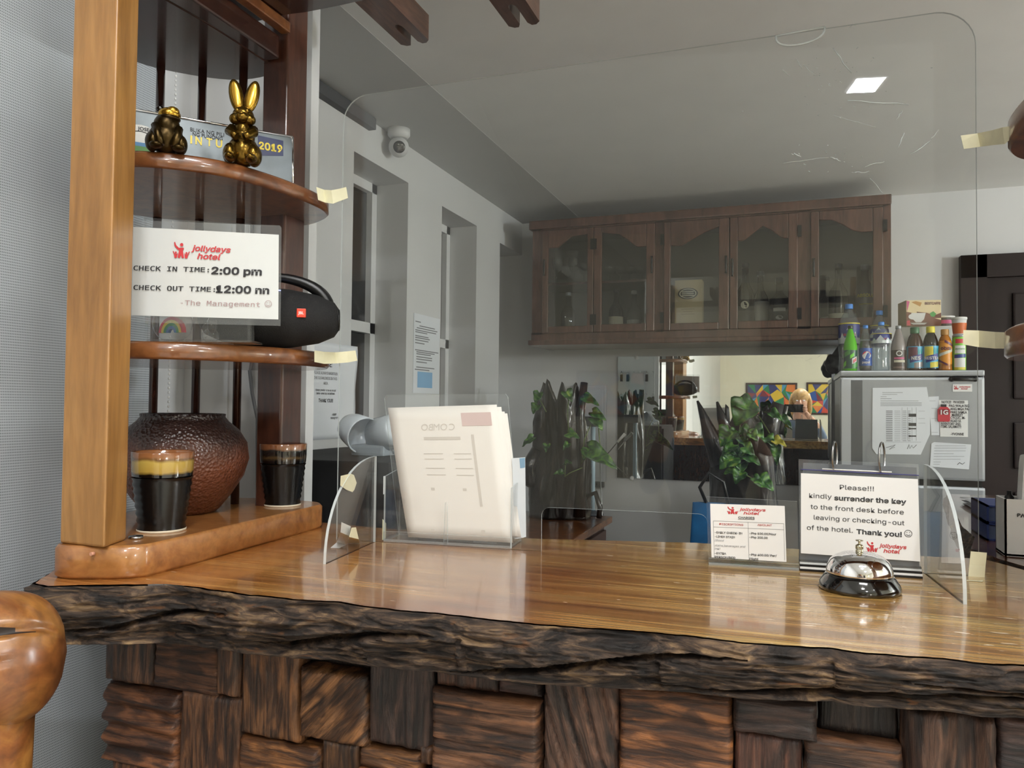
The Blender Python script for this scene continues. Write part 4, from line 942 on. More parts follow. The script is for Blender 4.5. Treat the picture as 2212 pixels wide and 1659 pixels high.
# masking tape -----------------------------------------------------------------
def tape(name_label, quads, thick=0.0005, mt='tape'):
    m = MB(); n = len(quads)
    tp_ = [m.bm.verts.new(a) for a, _ in quads]; bt_ = [m.bm.verts.new(b) for _, b in quads]
    for i in range(n - 1): m._face([tp_[i], tp_[i + 1], bt_[i + 1], bt_[i]], None, False)
    m.thicken(thick)
    c_ = sum((a + b for a, b in quads), Vector()) / (2 * n)
    return solo(m, 'masking_tape', mt, name_label, 'tape', c_, 'strips of masking tape')
tape('masking tape strip joining the upper left shelf board to the acrylic screen',
     [(P(683, 404, y=1.205), P(687, 432, y=1.205)), (P(700, 410, y=1.225), P(703, 438, y=1.225)), (ac(716, 411, .004), ac(720, 440, .004)), (ac(733, 408, .002), ac(738, 433, .002)), (ac(748, 404, .001), ac(752, 428, .001))])
tape('masking tape strip joining the middle left shelf board to the acrylic screen',
     [(P(679, 757, y=1.16), P(679, 782, y=1.16)), (P(700, 760, y=1.19), P(700, 786, y=1.19)), (ac(725, 761, .006), ac(727, 785, .006)), (ac(750, 759, .002), ac(752, 783, .002)), (ac(768, 757, .001), ac(772, 779, .001))])
tape('masking tape strip joining the acrylic screen to the upper right shelf board',
     [(ac(2075, 293, .001), ac(2082, 322, .001)), (ac(2112, 288, .002), ac(2118, 317, .002)), (P(2145, 281, y=1.29), P(2148, 313, y=1.29)), (P(2166, 275, y=1.25), P(2171, 311, y=1.25)), (P(2180, 273, y=1.235), P(2184, 300, y=1.235))])
tape('masking tape strip joining the acrylic screen to the middle right shelf board',
     [(ac(2081, 713, .001), ac(2080, 744, .001)), (ac(2115, 714, .003), ac(2115, 750, .003)), (P(2150, 717, y=1.29), P(2150, 753, y=1.29)), (P(2172, 718, y=1.25), P(2172, 753, y=1.25)), (P(2190, 716, y=1.225), P(2188, 752, y=1.225))])
f0, f1 = ac(811, 1178), P(704, 1219, z=CT); nf = (f1 - f0).normalized().cross(ZV); nf = nf if nf.x < 0 else -nf
def fp(px, py, f_=0.0): return at_plane(px, py, f0 + (nf if True else nf) * f_, nf)
tape('masking tape patch folded over the curved edge of the left support fin', [(fp(736, 1028, .0015), fp(735, 1049, .0015)), (fp(757, 1023, .0015), fp(748, 1058, .0015)), (fp(764, 1026, .001), fp(761, 1063, .001)), (fp(770, 1043, .001), fp(765, 1058, .001))])
tape('white tape strip curling from the left support fin down to the counter', [(fp(738, 1128, .002), fp(758, 1137, .002)), (fp(736, 1150, .004), fp(755, 1158, .004)), (P(727, 1172, z=CT + 0.004), P(748, 1177, z=CT + 0.004)), (P(714, 1183, z=CT + 0.0012), P(732, 1184, z=CT + 0.0012))], mt='tape_white')
tape('masking tape strip at the foot of the left support fin, beside the white strip', [(fp(760, 1140, -.006), fp(769, 1139, -.006)), (fp(755, 1160, -.007), fp(775, 1165, -.007)), (P(752, 1173, z=CT + 0.001), P(777, 1173, z=CT + 0.001))])
tape('masking tape strip folded at the right foot of the acrylic screen', [(ac(2097, 1191, .002), ac(2132, 1194, .002)), (ac(2094, 1220, .002), ac(2129, 1222, .002)), (ac(2091, 1249, .004), ac(2127, 1249, .004)), (P(2088, 1254, z=CT + 0.001), P(2122, 1256, z=CT + 0.001))])

# brochure holder with paper menus ------------------------------------------------
bh = thing('brochure_holder', 'clear acrylic brochure holder behind the screen, left half of the counter', 'holder', (-0.56, 1.29, CT))
hb = 0.012                                                   # front wall stands this far behind the sheet
L0, L1 = ac(828, 1176, -hb), ac(1102, 1192, -hb); L0.z = L1.z = CT
bd_ = -nA * 0.072; z_f = CT + 0.0
def wall_(pts, off_): m.prism(pts, off_, mi=0, side_mi=1)
m = MB()
hz = ac(830, 1020, -hb).z - CT; hzr = ac(1100, 1045, -hb).z - CT
wall_([L0, L1, L1 + bd_, L0 + bd_], ZV * 0.004)
low = 0.018
wall_([L0, L1, L1 + ZV * low, L0 + ZV * low], -nA * 0.003)
mid_ = (L0 + L1) / 2; wall_([mid_ - uA * 0.004, mid_ + uA * 0.004, mid_ + uA * 0.002 + ZV * 0.075, mid_ - uA * 0.002 + ZV * 0.075], -nA * 0.003)
for q, hh in ((L0, 0.118), (L1, 0.105)):
    wall_([q, q + bd_, q + bd_ + ZV * (hh + 0.01), q + ZV * hh], uA * 0.003)
bt = bd_ - nA * 0.006
m.build('holder_shell', ['acrylic_small', 'edge_soft'], bh)
m = MB(); nB = nA; pB = L0 + bd_
def ab(px, py, f_=0.0): return at_plane(px, py, pB + nA * f_, nA)
m.prism([L0 + bd_, L1 + bd_, ab(1097, 858), ab(1092, 851), ab(836, 853), ab(830, 860)], -nA * 0.003, mi=0, side_mi=1); m.build('back_panel', ['acrylic_small', 'edge_soft'], bh)
for q in (L0,): pass
tape('white tape tab on the left side of the brochure holder', [(L0 + ZV * 0.118 - uA * 0.0012, L0 + ZV * 0.118 - uA * 0.0012 + bd_ * 0.1), (L0 + ZV * 0.085 - uA * 0.0012, L0 + ZV * 0.085 - uA * 0.0012 + bd_ * 0.1)], mt='tape_white')
tape('cream tape tab low on the left side of the brochure holder', [(L0 + ZV * 0.04 - uA * 0.0012 - bd_ * 0.02, L0 + ZV * 0.03 - uA * 0.0012 + bd_ * 0.2), (L0 + ZV * 0.002 - uA * 0.0012 - bd_ * 0.02, L0 + ZV * 0.002 - uA * 0.0012 + bd_ * 0.2)])
# paper sheets leaning inside
LABS = ['cream menu sheet showing faint reversed print, frontmost in the brochure holder', 'cream menu sheet directly behind the frontmost one in the brochure holder', 'third cream menu sheet from the front in the brochure holder', 'rearmost cream menu sheet in the brochure holder']
SH = [((838, 881), (1073, 874), (1108, 1156), (882, 1154)), ((850, 887), (1083, 879), (1118, 1158), (892, 1156)), ((858, 892), (1090, 889), (1126, 1160), (900, 1158)), ((866, 896), (1096, 893), (1131, 1162), (908, 1160))]
for k, sh in enumerate(SH):
    ft, fb = -0.062 - k * 0.0035, -0.024 - k * 0.010
    cs4 = [ac(*sh[0], ft), ac(*sh[1], ft), ac(*sh[2], fb), ac(*sh[3], fb)]
    for q in cs4[2:]: q.z = max(q.z, CT + 0.006)
    if k == 0: cs4[2].z = cs4[3].z = CT + 0.0075
    m = MB(); gn = 10
    def sf(a, b_, cs4=cs4, k=k):
        p_ = cs4[0].lerp(cs4[1], a).lerp(cs4[3].lerp(cs4[2], a), b_); return p_ + nA * (0.0025 * math.sin(PI * b_) * (1 - 0.3 * k))
    m.grid(sf, gn, gn); m.thicken(0.0003)
    t = thing('menu_sheet', LABS[k], 'paper', cs4[3], 'menu sheets in the brochure holder')
    s_ = m.build('sheet', 'paper_warm', t)
    if k == 0:
        u_ = (cs4[1] - cs4[0]).normalized(); v_ = (cs4[0] - cs4[3]); v_ = (v_ - u_ * v_.dot(u_)).normalized(); W0 = (cs4[1] - cs4[0]).length; H0 = (cs4[0] - cs4[3]).length
        def mp_(a, b_): return sf(a, b_) + nA * 0.0009
        pr = MB()
        def mq(a0, b0, a1, b1, mi=0):
            nb = 6
            for j in range(nb): pr.poly([mp_(a0, lerp(b0, b1, j / nb)), mp_(a1, lerp(b0, b1, j / nb)), mp_(a1, lerp(b0, b1, (j + 1) / nb)), mp_(a0, lerp(b0, b1, (j + 1) / nb))], mi)
        mq(0.67, 0.055, 0.94, 0.155, 1); pr.build('show_through_stamp', ['faint', 'faint_red'], s_); pr = MB(); mq(0.30, 0.235, 0.64, 0.258, 0); mq(0.74, 0.22, 0.765, 0.75, 0)
        for cx_, ch_ in zip((0.60, 0.53, 0.46, 0.40, 0.35), 'COMBO'):
            pr.text(ch_, mp_(cx_, 0.185), -u_, v_, 0.018, mi=0, bold=0.0)
        for b0 in (0.36, 0.40, 0.47, 0.52): mq(0.28, b0, 0.46, b0 + 0.006, 0); mq(0.56, b0, 0.72, b0 + 0.006, 0)
        for a0, b0 in ((0.30, 0.62), (0.60, 0.62), (0.24, 0.93), (0.72, 0.92)): mq(a0, b0, a0 + 0.035, b0 + 0.02, 0)
        pr.build('show_through_print', ['faint', 'faint_red'], s_)
# small blue and white leaflet at the right end of the holder
q0, q1 = ac(1106, 990, -0.055), ac(1134, 988, -0.055); b0, b1 = ac(1112, 1165, -0.045), ac(1136, 1160, -0.045)
t = thing('leaflet', 'narrow blue and white leaflet at the right end of the brochure holder', 'leaflet', b0)
m = MB(); m.prism([q0, q1, b1, b0], -nA * 0.002); l_ = m.build('leaflet_sheet', 'paper_cool', t)
m = MB(); c_ = [ac(1122, 990, -0.0543), ac(1134, 989, -0.0543), ac(1134, 1018, -0.0535), ac(1124, 1018, -0.0535)]; m.poly(c_); m.build('blue_panel', mat('leaf_blue', '#7fa3bf', 0.5), l_)

# charges sign ------------------------------------------------------------------
yC = ac(1625, 1222, 0.010)
nC_o = Vector((0, -0.004, 0))
nC = Vector((math.sin(math.radians(-4)) * -1, -math.cos(math.radians(4)), 0.0)); pC = P(1640, 1226, z=CT) + nC_o
def pc(px, py, f_=0.0): return at_plane(px, py, pC + nC * f_, nC)
ch = thing('charges_sign', 'small clear acrylic sign listing hotel charges, left of the key reminder', 'sign', (pC.x, pC.y, CT))
m = MB(); m.prism([pc(1531, 1216), pc(1726, 1229), pc(1722, 1083), pc(1526, 1073)], -nC * 0.003, mi=0, side_mi=1)
a, b_ = pc(1531, 1216), pc(1726, 1229); a.z = b_.z = CT
m.prism([a, b_, b_ - nC * 0.008, a - nC * 0.008], ZV * 0.003, mi=0, side_mi=1)
m.prism([pc(1531, 1216, 0.0), pc(1726, 1229, 0.0), pc(1726, 1218, 0.0), pc(1531, 1205, 0.0)], nC * 0.003, mi=0, side_mi=1)
m.build('acrylic_stand', ['acrylic_small', 'edge_soft'], ch)
m = MB(); m.prism([pc(1537, 1204, .0006), pc(1699, 1214, .0006), pc(1695, 1093, .0006), pc(1534, 1088, .0006)], -nC * 0.0005); pa = m.build('paper', 'paper', ch)
pr = MB(); fo = 0.0012; u_ = (pc(1690, 1150) - pc(1540, 1144)).normalized(); v_ = ZV; k_ = (pc(1690, 1150) - pc(1540, 1144)).length / 150.0
def tc_(s, x0, x1, py, sz, mi, bold=0.0, **kw): pr.text(s, pc(x0, py, fo), u_, v_, sz * k_, mi=mi, bold=bold, font='sans', fit=(x1 - x0) * k_, **kw)
tc_('CHARGES', 1595, 1630, 1120, 9, 0, 0.015); tc_('DESCRIPTIONS', 1554, 1606, 1134, 8.6, 2, 0.01); tc_('AMOUNT', 1636, 1667, 1136, 8.6, 2, 0.01)
for s_, x1, y in (('-EARLY CHECK-IN', 1604, 1152), ('-LINEN STAIN', 1588, 1161), ('(Blood', 1564, 1169), ('stains,beverages and', 1611, 1180), ('ink)', 1556, 1187), ('-EXTRA', 1569, 1197), ('PERSON/BED', 1589, 1205)):
    it = s_[0] in '(si'; tc_(s_, 1544, x1, y, 8.8, 3 if it else 0, 0.0 if it else 0.018, shear=0.25 if it else 0.0)
for s_, x1, y in (('-Php 100.00/Hour', 1676, 1154), ('-Php 200.00', 1658, 1162.5), ('-Php 400.00/ Pax/', 1677, 1200), ('Night', 1638, 1209)): tc_(s_, 1619, x1, y, 8.8, 0, 0.018)
def hl(x0, y0, x1, y1, t_=0.6, mi=3): a, b_ = pc(x0, y0, fo), pc(x1, y1, fo); d = (b_ - a).normalized(); nn = nC.cross(d) * t_ * k_ * 0.5; pr.poly([a - nn, b_ - nn, b_ + nn, a + nn], mi)
hl(1541, 1125, 1693, 1131); hl(1541, 1138, 1693, 1144); hl(1616, 1128, 1618, 1209); hl(1541, 1125, 1543, 1205); hl(1693, 1131, 1695, 1210); hl(1594, 1121.5, 1630, 1122.5, 0.8, 0)
pr.build('printing', ['ink', 'logo_red', 'ink_red', 'ink_grey'], pa)
m = MB(); logo(m, pc(1571, 1110, fo), u_, v_, 17 * k_, 0, wx=1.38); m.build('hotel_logo', 'logo_red', pa)

# key reminder sign (flip cover with rings) ------------------------------------------
nK = nC; pK = P(1860, 1239, z=CT) + nC * 0.006
def pk(px, py, f_=0.0): return at_plane(px, py, pK + nK * f_, nK)
ks = thing('key_reminder_sign', 'large ring-bound sign asking guests to surrender the key, behind the bell', 'sign', (pK.x, pK.y, CT))
back = -nK * 0.010
m = MB(); m.prism([pk(1728, 1218), pk(1990, 1234), pk(1985, 1003), pk(1725, 992)], -nK * 0.0015, mi=0, side_mi=1); m.build('plastic_cover', ['film', 'edge_soft'], ks)
m = MB(); m.prism([pk(1730, 1195, .0005), pk(1988, 1213, .0005), pk(1983, 1035, .0005), pk(1730, 1022, .0005)], -nK * 0.0006); pa = m.build('paper', 'paper', ks)
# stack of the other leaves, fanned out at the foot, and the rear leg of the easel
m = MB(); z0 = CT
for i in range(5):
    a, b_ = pk(1728, 1222), pk(1992, 1238); a.z = b_.z = CT + i * 0.0032
    sh = -nK * (0.006 * (4 - i)) * -0.0
    m.prism([a + nK * 0.002 * (4 - i) - nK * 0.004, b_ + nK * 0.002 * (4 - i) - nK * 0.004, b_ - nK * 0.010, a - nK * 0.010], ZV * 0.003, mi=i % 2)
m.build('leaf_stack', ['black', 'white'], ks)
m = MB(); a, b_ = pk(1726, 1216, -0.004), pk(1988, 1232, -0.004); t0, t1 = pk(1735, 1000, -0.004), pk(1980, 1010, -0.004)
m.prism([a + back * .4, b_ + back * .4, t1, t0], -nK * 0.003); m.build('easel_board', mat('easel_grey', '#5c6065', 0.5), ks)
for px, py0, py1 in ((1803, 954, 1016), (1905, 956, 1022)):
    c0 = pk(px, (py0 + py1) / 2, -0.006); rr = (pk(px, py0) - pk(px, py1)).length / 2; m = MB()
    d = Vector((0.25, 1, 0)).normalized() if px < 1850 else Vector((0.33, 1, 0)).normalized()
    m.tube([c0 + rr * (ZV * math.cos(2 * PI * k / 28) + d * 0.75 * math.sin(2 * PI * k / 28)) for k in range(29)], 0.0016, seg=8, cap=False); m.build('ring', 'steel', ks)
m = MB(); m.tube([pk(1776, 1013, .0012), pk(1926, 1020, .0012)], 0.0012, seg=6); m.build('binding_strip', 'white', ks)
m = MB(); m.tube([pk(1730, 1014, .0012), pk(1985, 1027, .0012)], 0.0008, seg=6); m.build('seam', mat('seam_blue', '#4b4a86', 0.4), ks)
pr = MB(); u_ = (pk(1980, 1120) - pk(1740, 1105)).normalized(); k_ = (pk(1980, 1120) - pk(1740, 1105)).length / 240.3
def tk(s, x0, x1, py, bold=0.0): pr.text(s, pk(x0, py, fo), u_, ZV, 21 * k_, mi=0, bold=bold, font='sans', fit=(x1 - x0) * k_)
tk('Please!!!', 1814, 1888, 1057); tk('kindly', 1748, 1798, 1075); tk('surrender the key', 1802, 1957, 1080, 0.022)
tk('to the front desk before', 1751, 1953, 1099); tk('leaving or checking-out', 1758, 1954, 1122); tk('of the hotel.', 1743, 1844, 1144); tk('Thank you!', 1850, 1947, 1153, 0.022)
smiley(pr, pk(1962, 1152.5, fo), u_, ZV, 8.3 * k_, 0)
pr.build('printing', ['ink'], pa)
m = MB(); logo(m, pk(1872, 1191, fo), u_, ZV, 24 * k_, 0); m.build('hotel_logo', 'logo_red', pa)

# service bell --------------------------------------------------------------------
q = P(1858, 1278, z=CT); bx, by = q.x, q.y + 0.012
be = thing('service_bell', 'chrome service bell on a black base in front of the key reminder sign', 'bell', (bx, by, CT), world=False)
k_ = 0.0515 / 0.05
MB().lathe([(0.0, 0.0), (0.0495 * k_, 0.0), (0.0515 * k_, 0.002), (0.0515 * k_, 0.006), (0.049 * k_, 0.012), (0.0445 * k_, 0.0185), (0.0425 * k_, 0.0215), (0.041 * k_, 0.022), (0.0, 0.022)], seg=64).build('bell_base', 'black_gloss', be)
MB().lathe([(0.0405 * k_, 0.0225), (0.0418 * k_, 0.0228), (0.0418 * k_, 0.0255), (0.0405 * k_, 0.0325), (0.0365 * k_, 0.0405), (0.030 * k_, 0.0465), (0.021 * k_, 0.0505), (0.010 * k_, 0.0526), (0.0, 0.0532)], seg=64, cap=False).build('dome', 'chrome', be)
MB().lathe([(0.0048, 0.0520), (0.0052, 0.0545), (0.004, 0.0552), (0.0052, 0.0566), (0.0052, 0.0608), (0.0035, 0.0625), (0.0016, 0.0632), (0.0016, 0.0664), (0.0048, 0.0672), (0.005, 0.0684), (0.0, 0.0688)], seg=20, cap=False).build('plunger', mat('nickel', '#b9b39a', 0.2, metal=1.0), be)

# ================================================================== OFFICE BEHIND THE COUNTER
# wall cabinet ---------------------------------------------------------------------
CF = 3.57
def cb(px, py, y=CF): return P(px, py, y=y)
cz0, cz1, cx0, cx1 = 1.665, 2.24, -1.207, 0.372
wc = thing('wall_cabinet', 'reddish-brown wooden wall cabinet with five arched glass doors, above the mirror', 'cabinet', ((cx0 + cx1) / 2, 3.74, cz0))
m = MB()
m.span((cx0, BY - 0.012, cz0), (cx1, BY, cz1), mi=1); m.span((cx0, CF + 0.02, cz0), (cx0 + 0.02, BY - 0.012, cz1)); m.span((cx1 - 0.02, CF + 0.02, cz0), (cx1, BY - 0.012, cz1))
m.span((cx0 + 0.02, CF + 0.02, cz0), (cx1 - 0.02, BY - 0.012, cz0 + 0.025)); m.span((cx0 + 0.02, CF + 0.02, cz1 - 0.02), (cx1 - 0.02, BY - 0.012, cz1))
sp_x = cb(1422, 600).x; m.span((sp_x - 0.01, CF + 0.03, cz0 + 0.025), (sp_x + 0.01, BY - 0.012, cz1 - 0.02)); sp2 = cb(1736, 600).x; m.span((sp2 - 0.01, CF + 0.03, cz0 + 0.025), (sp2 + 0.01, BY - 0.012, cz1 - 0.02))
m.build('carcass', ['cabinet_wood', mat('cab_inner', '#77736f', 0.5)], wc)
m = MB(); shz = cb(1260, 615, 3.72).z; m.span((cx0 + 0.02, CF + 0.06, shz - 0.012), (sp_x - 0.01, BY - 0.012, shz)); m.build('inner_shelf', 'cabinet_wood', wc)
m = MB()
for a, b_ in ((1150, 1172), (1415, 1434), (1723, 1751), (1908, 1925)): m.span((cb(a, 600).x, CF, cz0 + 0.03), (cb(b_, 600).x, CF + 0.02, cz1 - 0.03))
m.span((cx0, CF, cz1 - 0.035), (cx1, CF + 0.02, cz1)); m.span((cx0, CF, cz0), (cx1, CF + 0.02, cz0 + 0.04)); m.build('face_frame', 'cabinet_wood', wc)
m = MB(); m.span((cx0 - 0.012, CF - 0.018, cz1 - 0.03), (cx1 + 0.012, BY - 0.001, cz1 + 0.012), bevel=0.006); m.span((cx0 - 0.012, CF - 0.016, cz0 - 0.022), (cx1 + 0.012, BY - 0.001, cz0 + 0.003), bevel=0.006); m.build('moulding', 'cabinet_wood', wc)
# doors: pixel spans, arch points (fraction across the pane, photo y)
zp = lambda px, py: cb(px, py).z
DO = [((1173, 1283), (1186, 1270), [(0, 538), (0.25, 536), (0.42, 524), (0.6, 512), (1, 507)], 705, 'L'), ((1284, 1415), (1301, 1397), [(0, 504), (0.4, 508), (0.6, 520), (0.78, 535), (1, 533)], 700, 'R'),
      ((1435, 1575), (1449, 1553), [(0, 532), (0.22, 533), (0.45, 519), (0.7, 504), (1, 491)], 698, 'R'), ((1577, 1723), (1594, 1703), [(0, 522), (0.12, 521), (0.3, 506), (0.5, 489), (0.7, 501), (0.88, 516), (1, 515)], 693, 'L'),
      ((1751, 1907), (1769, 1885), [(0, 477), (0.25, 477), (0.45, 487), (0.62, 499), (0.8, 503), (1, 501)], 687, 'L')]
for (a, b_), (g0, g1), arch, gb, hs in DO:
    xa, xb, ga, gb_ = cb(a, 600).x, cb(b_, 600).x, cb(g0, 600).x, cb(g1, 600).x; zb, zt = cz0 + 0.035, cz1 - 0.04; yb = CF - 0.016
    pz = zp((g0 + g1) / 2, gb); m = MB()
    m.span((xa, yb, zb), (ga, CF - 0.001, zt)); m.span((gb_, yb, zb), (xb, CF - 0.001, zt)); m.span((ga, yb, zb), (gb_, CF - 0.001, pz))
    pts = []; n = 20
    for k in range(n + 1):
        f_ = k / n; yy = interp(f_, [q[0] for q in arch], [q[1] for q in arch]); pts.append((lerp(ga, gb_, f_), yb, zp(lerp(g0, g1, f_), yy)))
    m.prism(pts + [(gb_, yb, zt), (ga, yb, zt)], (0, 0.015, 0))
    d_ = m.build('door', 'cabinet_wood', wc)
    bv = d_.modifiers.new('b', 'BEVEL'); bv.width = 0.003; bv.segments = 2; bv.limit_method = 'ANGLE'
    m = MB(); m.span((ga - 0.005, CF - 0.010, pz - 0.005), (gb_ + 0.005, CF - 0.008, zt - 0.01)); m.build('pane', 'cab_glass', d_)
    hx = (xa + 0.012) if hs == 'L' else (xb - 0.012); hz = cb(a, 580).z
    m = MB(); m.lathe([(0, 0), (0.006, 0.001), (0.003, 0.012), (0.0055, 0.025), (0.004, 0.04), (0.0055, 0.055), (0.003, 0.068), (0.006, 0.079), (0, 0.08)], (hx, yb - 0.008, hz - 0.04), seg=10)
    for dz in (-0.03, 0.03): m.box((hx, yb - 0.003, hz + dz), (0.005, 0.010, 0.005))
    m.build('handle', 'black', d_)
    hx = (xb + 0.008) if hs == 'L' else (xa - 0.008)
    for dz in (zb + 0.06, zt - 0.08):
        MB().span((hx - 0.008, yb - 0.004, dz - 0.025), (hx + 0.008, yb + 0.002, dz + 0.025)).build('hinge', 'black', d_)
# cabinet contents
def bprof(R, H, kind):
    if kind == 'wine': return [(0, 0), (R * .9, 0), (R, .02 * H), (R, .52 * H), (R * .9, .60 * H), (R * .45, .70 * H), (R * .36, .76 * H), (R * .34, .94 * H)]
    if kind == 'square': return [(0, 0), (R, 0), (R, .55 * H), (R * .95, .62 * H), (R * .4, .70 * H), (R * .33, .74 * H), (R * .33, .9 * H)]
    if kind == 'soda': return [(0, 0), (R * .82, 0), (R * .96, .03 * H), (R, .08 * H), (R * .97, .3 * H), (R, .52 * H), (R * .9, .62 * H), (R * .62, .76 * H), (R * .40, .88 * H), (R * .34, .91 * H), (R * .34, .94 * H)]
    if kind == 'tea': return [(0, 0), (R * .86, 0), (R, .03 * H), (R, .06 * H), (R * .95, .1 * H), (R * .95, .46 * H), (R, .52 * H), (R, .56 * H), (R * .93, .68 * H), (R * .72, .79 * H), (R * .5, .855 * H), (R * .48, .87 * H)]
    if kind == 'big': return [(0, 0), (R * .85, 0), (R * .98, .03 * H), (R, .08 * H), (R * .94, .2 * H), (R, .36 * H), (R, .66 * H), (R * .93, .74 * H), (R * .6, .85 * H), (R * .34, .905 * H), (R * .32, .94 * H)]
    if kind == 'round': return [(0, 0), (R * .9, 0), (R, .04 * H), (R, .6 * H), (R * .8, .68 * H), (R * .4, .75 * H), (R * .34, .8 * H), (R * .34, .93 * H)]
    return [(0, 0), (R, 0), (R, H * .95)]
def prof_r(pr, z): return interp(z, [q[1] for q in pr], [q[0] for q in pr])
def bottle(name, label, loc, R, H, kind, body, cap=None, band=None, cat='bottle', group=None, capr=None, liquid=None, ltext=(), seg=28, art=None, parts='bottle_body'):
    t = thing(name, label, cat, loc, group, world=False); pr = bprof(R, H, kind)
    seg_ = 4 if False else seg
    MB().lathe(pr, seg=seg_).build(parts, body, t)
    if liquid:
        mt_, lz = liquid; lp_ = [(0, 0.003)] + [(max(0.001, prof_r(pr, z) - 0.0022), z) for z in np.linspace(0.004, lz * H, 12)] + [(0, lz * H)]
        MB().lathe(lp_, seg=seg_).build('liquid', mt_, t)
    if cap:
        cr = capr or pr[-1][0] * 1.18; z0 = pr[-1][1] - 0.012 * H; MB().lathe([(cr * .98, z0), (cr, z0 + .003), (cr, H - .003), (cr * .92, H), (0, H)], seg=24).build('cap', cap, t)
    if band:
        z0, z1, mt_ = band; zz = np.linspace(z0 * H, z1 * H, 8); b_ = MB().lathe([(prof_r(pr, z) + 0.0006, z) for z in zz], seg=40, cap=False)
        lb = b_.build('label_band', mt_, t)
        if ltext or art:
            m = MB(); mats_ = []
            if art: mats_ = art(m, R, H)
            k0 = len(mats_)
            for i, (s, tz, sz, colr, rot) in enumerate(ltext):
                m.text(s, (0, 0, tz * H), XV, ZV, sz, 'CENTER', mi=k0 + i, bold=0.02, font='sans', wrap=(prof_r(pr, tz * H) + 0.0034, (0, 0, 0))); mats_.append(colr)
            m.build('label_print', mats_, lb)
    return t
def arcpatch(m, R, z0, z1, a0, a1, mi, n=8, rr=0.0012, skew=0.0):
    vs = []
    for k in range(n + 1):
        a = lerp(a0, a1, k / n); d = skew * (k / n - .5); vs.append([(( R + rr) * math.sin(a), -(R + rr) * math.cos(a), z + d) for z in (z0, z1)])
    for p, q in zip(vs, vs[1:]): m.poly([p[0], q[0], q[1], p[1]], mi)
def wrapdisc(m, R, c, r, mi, rr=0.0014, a0=0, a1=2 * PI, ky=1.0, n=20, wav=0.0):
    m.poly([((R + rr) * math.sin((c[0] + r * math.cos(a)) / R), -(R + rr) * math.cos((c[0] + r * math.cos(a)) / R), c[1] + ky * r * math.sin(a)) for a in [lerp(a0, a1, k / n) for k in range(n + (0 if abs(a1 - a0 - 2 * PI) < 1e-6 else 1))]], mi)
for nm_, cc, rg in (('lab_cream', '#d8d2bc', .6), ('lab_white', '#dcdcd8', .6), ('lab_black', '#17171a', .5), ('lab_navy', '#27357f', .4), ('lab_yellow', '#d8c94a', .5), ('lab_blue', '#1f4fa0', .4), ('lab_red', '#c03440', .4), ('lab_sky', '#4aa7cf', .4),
                    ('lab_green', '#3f8f3c', .4), ('lime', '#6fd22f', .35), ('cap_blue', '#3a83d8', .4), ('cap_green', '#23613a', .4), ('cap_yellow', '#e0d23a', .4), ('cola', '#1d0f0a', .15), ('tea', '#33170c', .12), ('tea_black', '#0d0907', .1), ('amber', '#a8681c', .15),
                    ('orange', '#d98f1e', .4), ('maroon', '#5a1f3a', .4), ('brown', '#3a2a26', .4), ('mauve', '#8a8280', .25), ('clear_water', '#c9d2d6', .1), ('teal', '#1f9a9a', .3), ('dark_green', '#0d4a38', .35), ('pink', '#c65a86', .5), ('kraft', '#b98a4a', .5), ('choco', '#6a3a20', .4)):
    mat(nm_, cc, rg)
cfl = cz0 + 0.025; GC = 'bottles in the wall cabinet'
def incab(px, py_top, y=3.73, z=cfl): q = P(px, py_top, y=y); return (q.x, y, z), q.z - z
l_, h_ = incab(1228, 632); bottle('spirits_bottle', 'clear bottle with horseshoe-shaped label inside the leftmost cabinet door', l_, 0.036, h_, 'wine', 'glass', 'silver', (.08, .32, 'glass'), group=GC)
l_, h_ = incab(1331, 625); bottle('wine_bottle', 'dark bottle with cream label inside the second cabinet door from the left', l_, 0.035, h_, 'wine', 'glass_dark', 'lab_black', (.08, .42, 'lab_cream'), group=GC)
l_, h_ = incab(1370, 628); bottle('spirits_bottle', 'clear bottle with white label inside the second cabinet door from the left', l_, 0.034, h_, 'wine', 'glass', 'lab_white', (.1, .36, 'lab_white'), group=GC)
l_, h_ = incab(1610, 568); bottle('wine_bottle', 'tall dark wine bottle with round pale label inside the fourth cabinet door', l_, 0.042, h_, 'wine', mat('bottle_dark', '#10130f', .08), 'lab_black', (.08, .38, 'lab_black'), group=GC, art=lambda m, R, H: (wrapdisc(m, R, (0, .40 * H), .018, 0), ['lab_cream'])[1])
l_, h_ = incab(1643, 586, 3.80); bottle('wine_bottle', 'dark bottle with silver cap and white label inside the fourth cabinet door', l_, 0.036, h_, 'wine', 'bottle_dark', 'silver', (.06, .52, 'lab_white'), capr=0.017, group=GC)
l_, h_ = incab(1684, 600, 3.71); bottle('whisky_bottle', 'square-shouldered whisky bottle with black label inside the fourth cabinet door', l_, 0.045, h_, 'square', 'glass_dark', 'lab_black', (.06, .48, 'lab_black'), group=GC, art=lambda m, R, H: (arcpatch(m, R, .08 * H, .12 * H, -.5, .5, 0), arcpatch(m, R, .38 * H, .44 * H, -.6, .6, 0), wrapdisc(m, R, (0, .27 * H), .016, 0, ky=.6), ['lab_white'])[3])
l_, h_ = incab(1788, 598, 3.81); bottle('spirits_bottle', 'slim clear bottle with pale label at the left of the rightmost cabinet door', l_, 0.03, h_, 'wine', 'glass', 'lab_black', (.05, .3, 'lab_white'), group=GC)
l_, h_ = incab(1811, 570); bottle('wine_bottle', 'tall dark wine bottle with wide cream label in the middle of the rightmost cabinet door', l_, 0.041, h_, 'wine', 'bottle_dark', 'lab_black', (.05, .27, 'lab_cream'), group=GC)
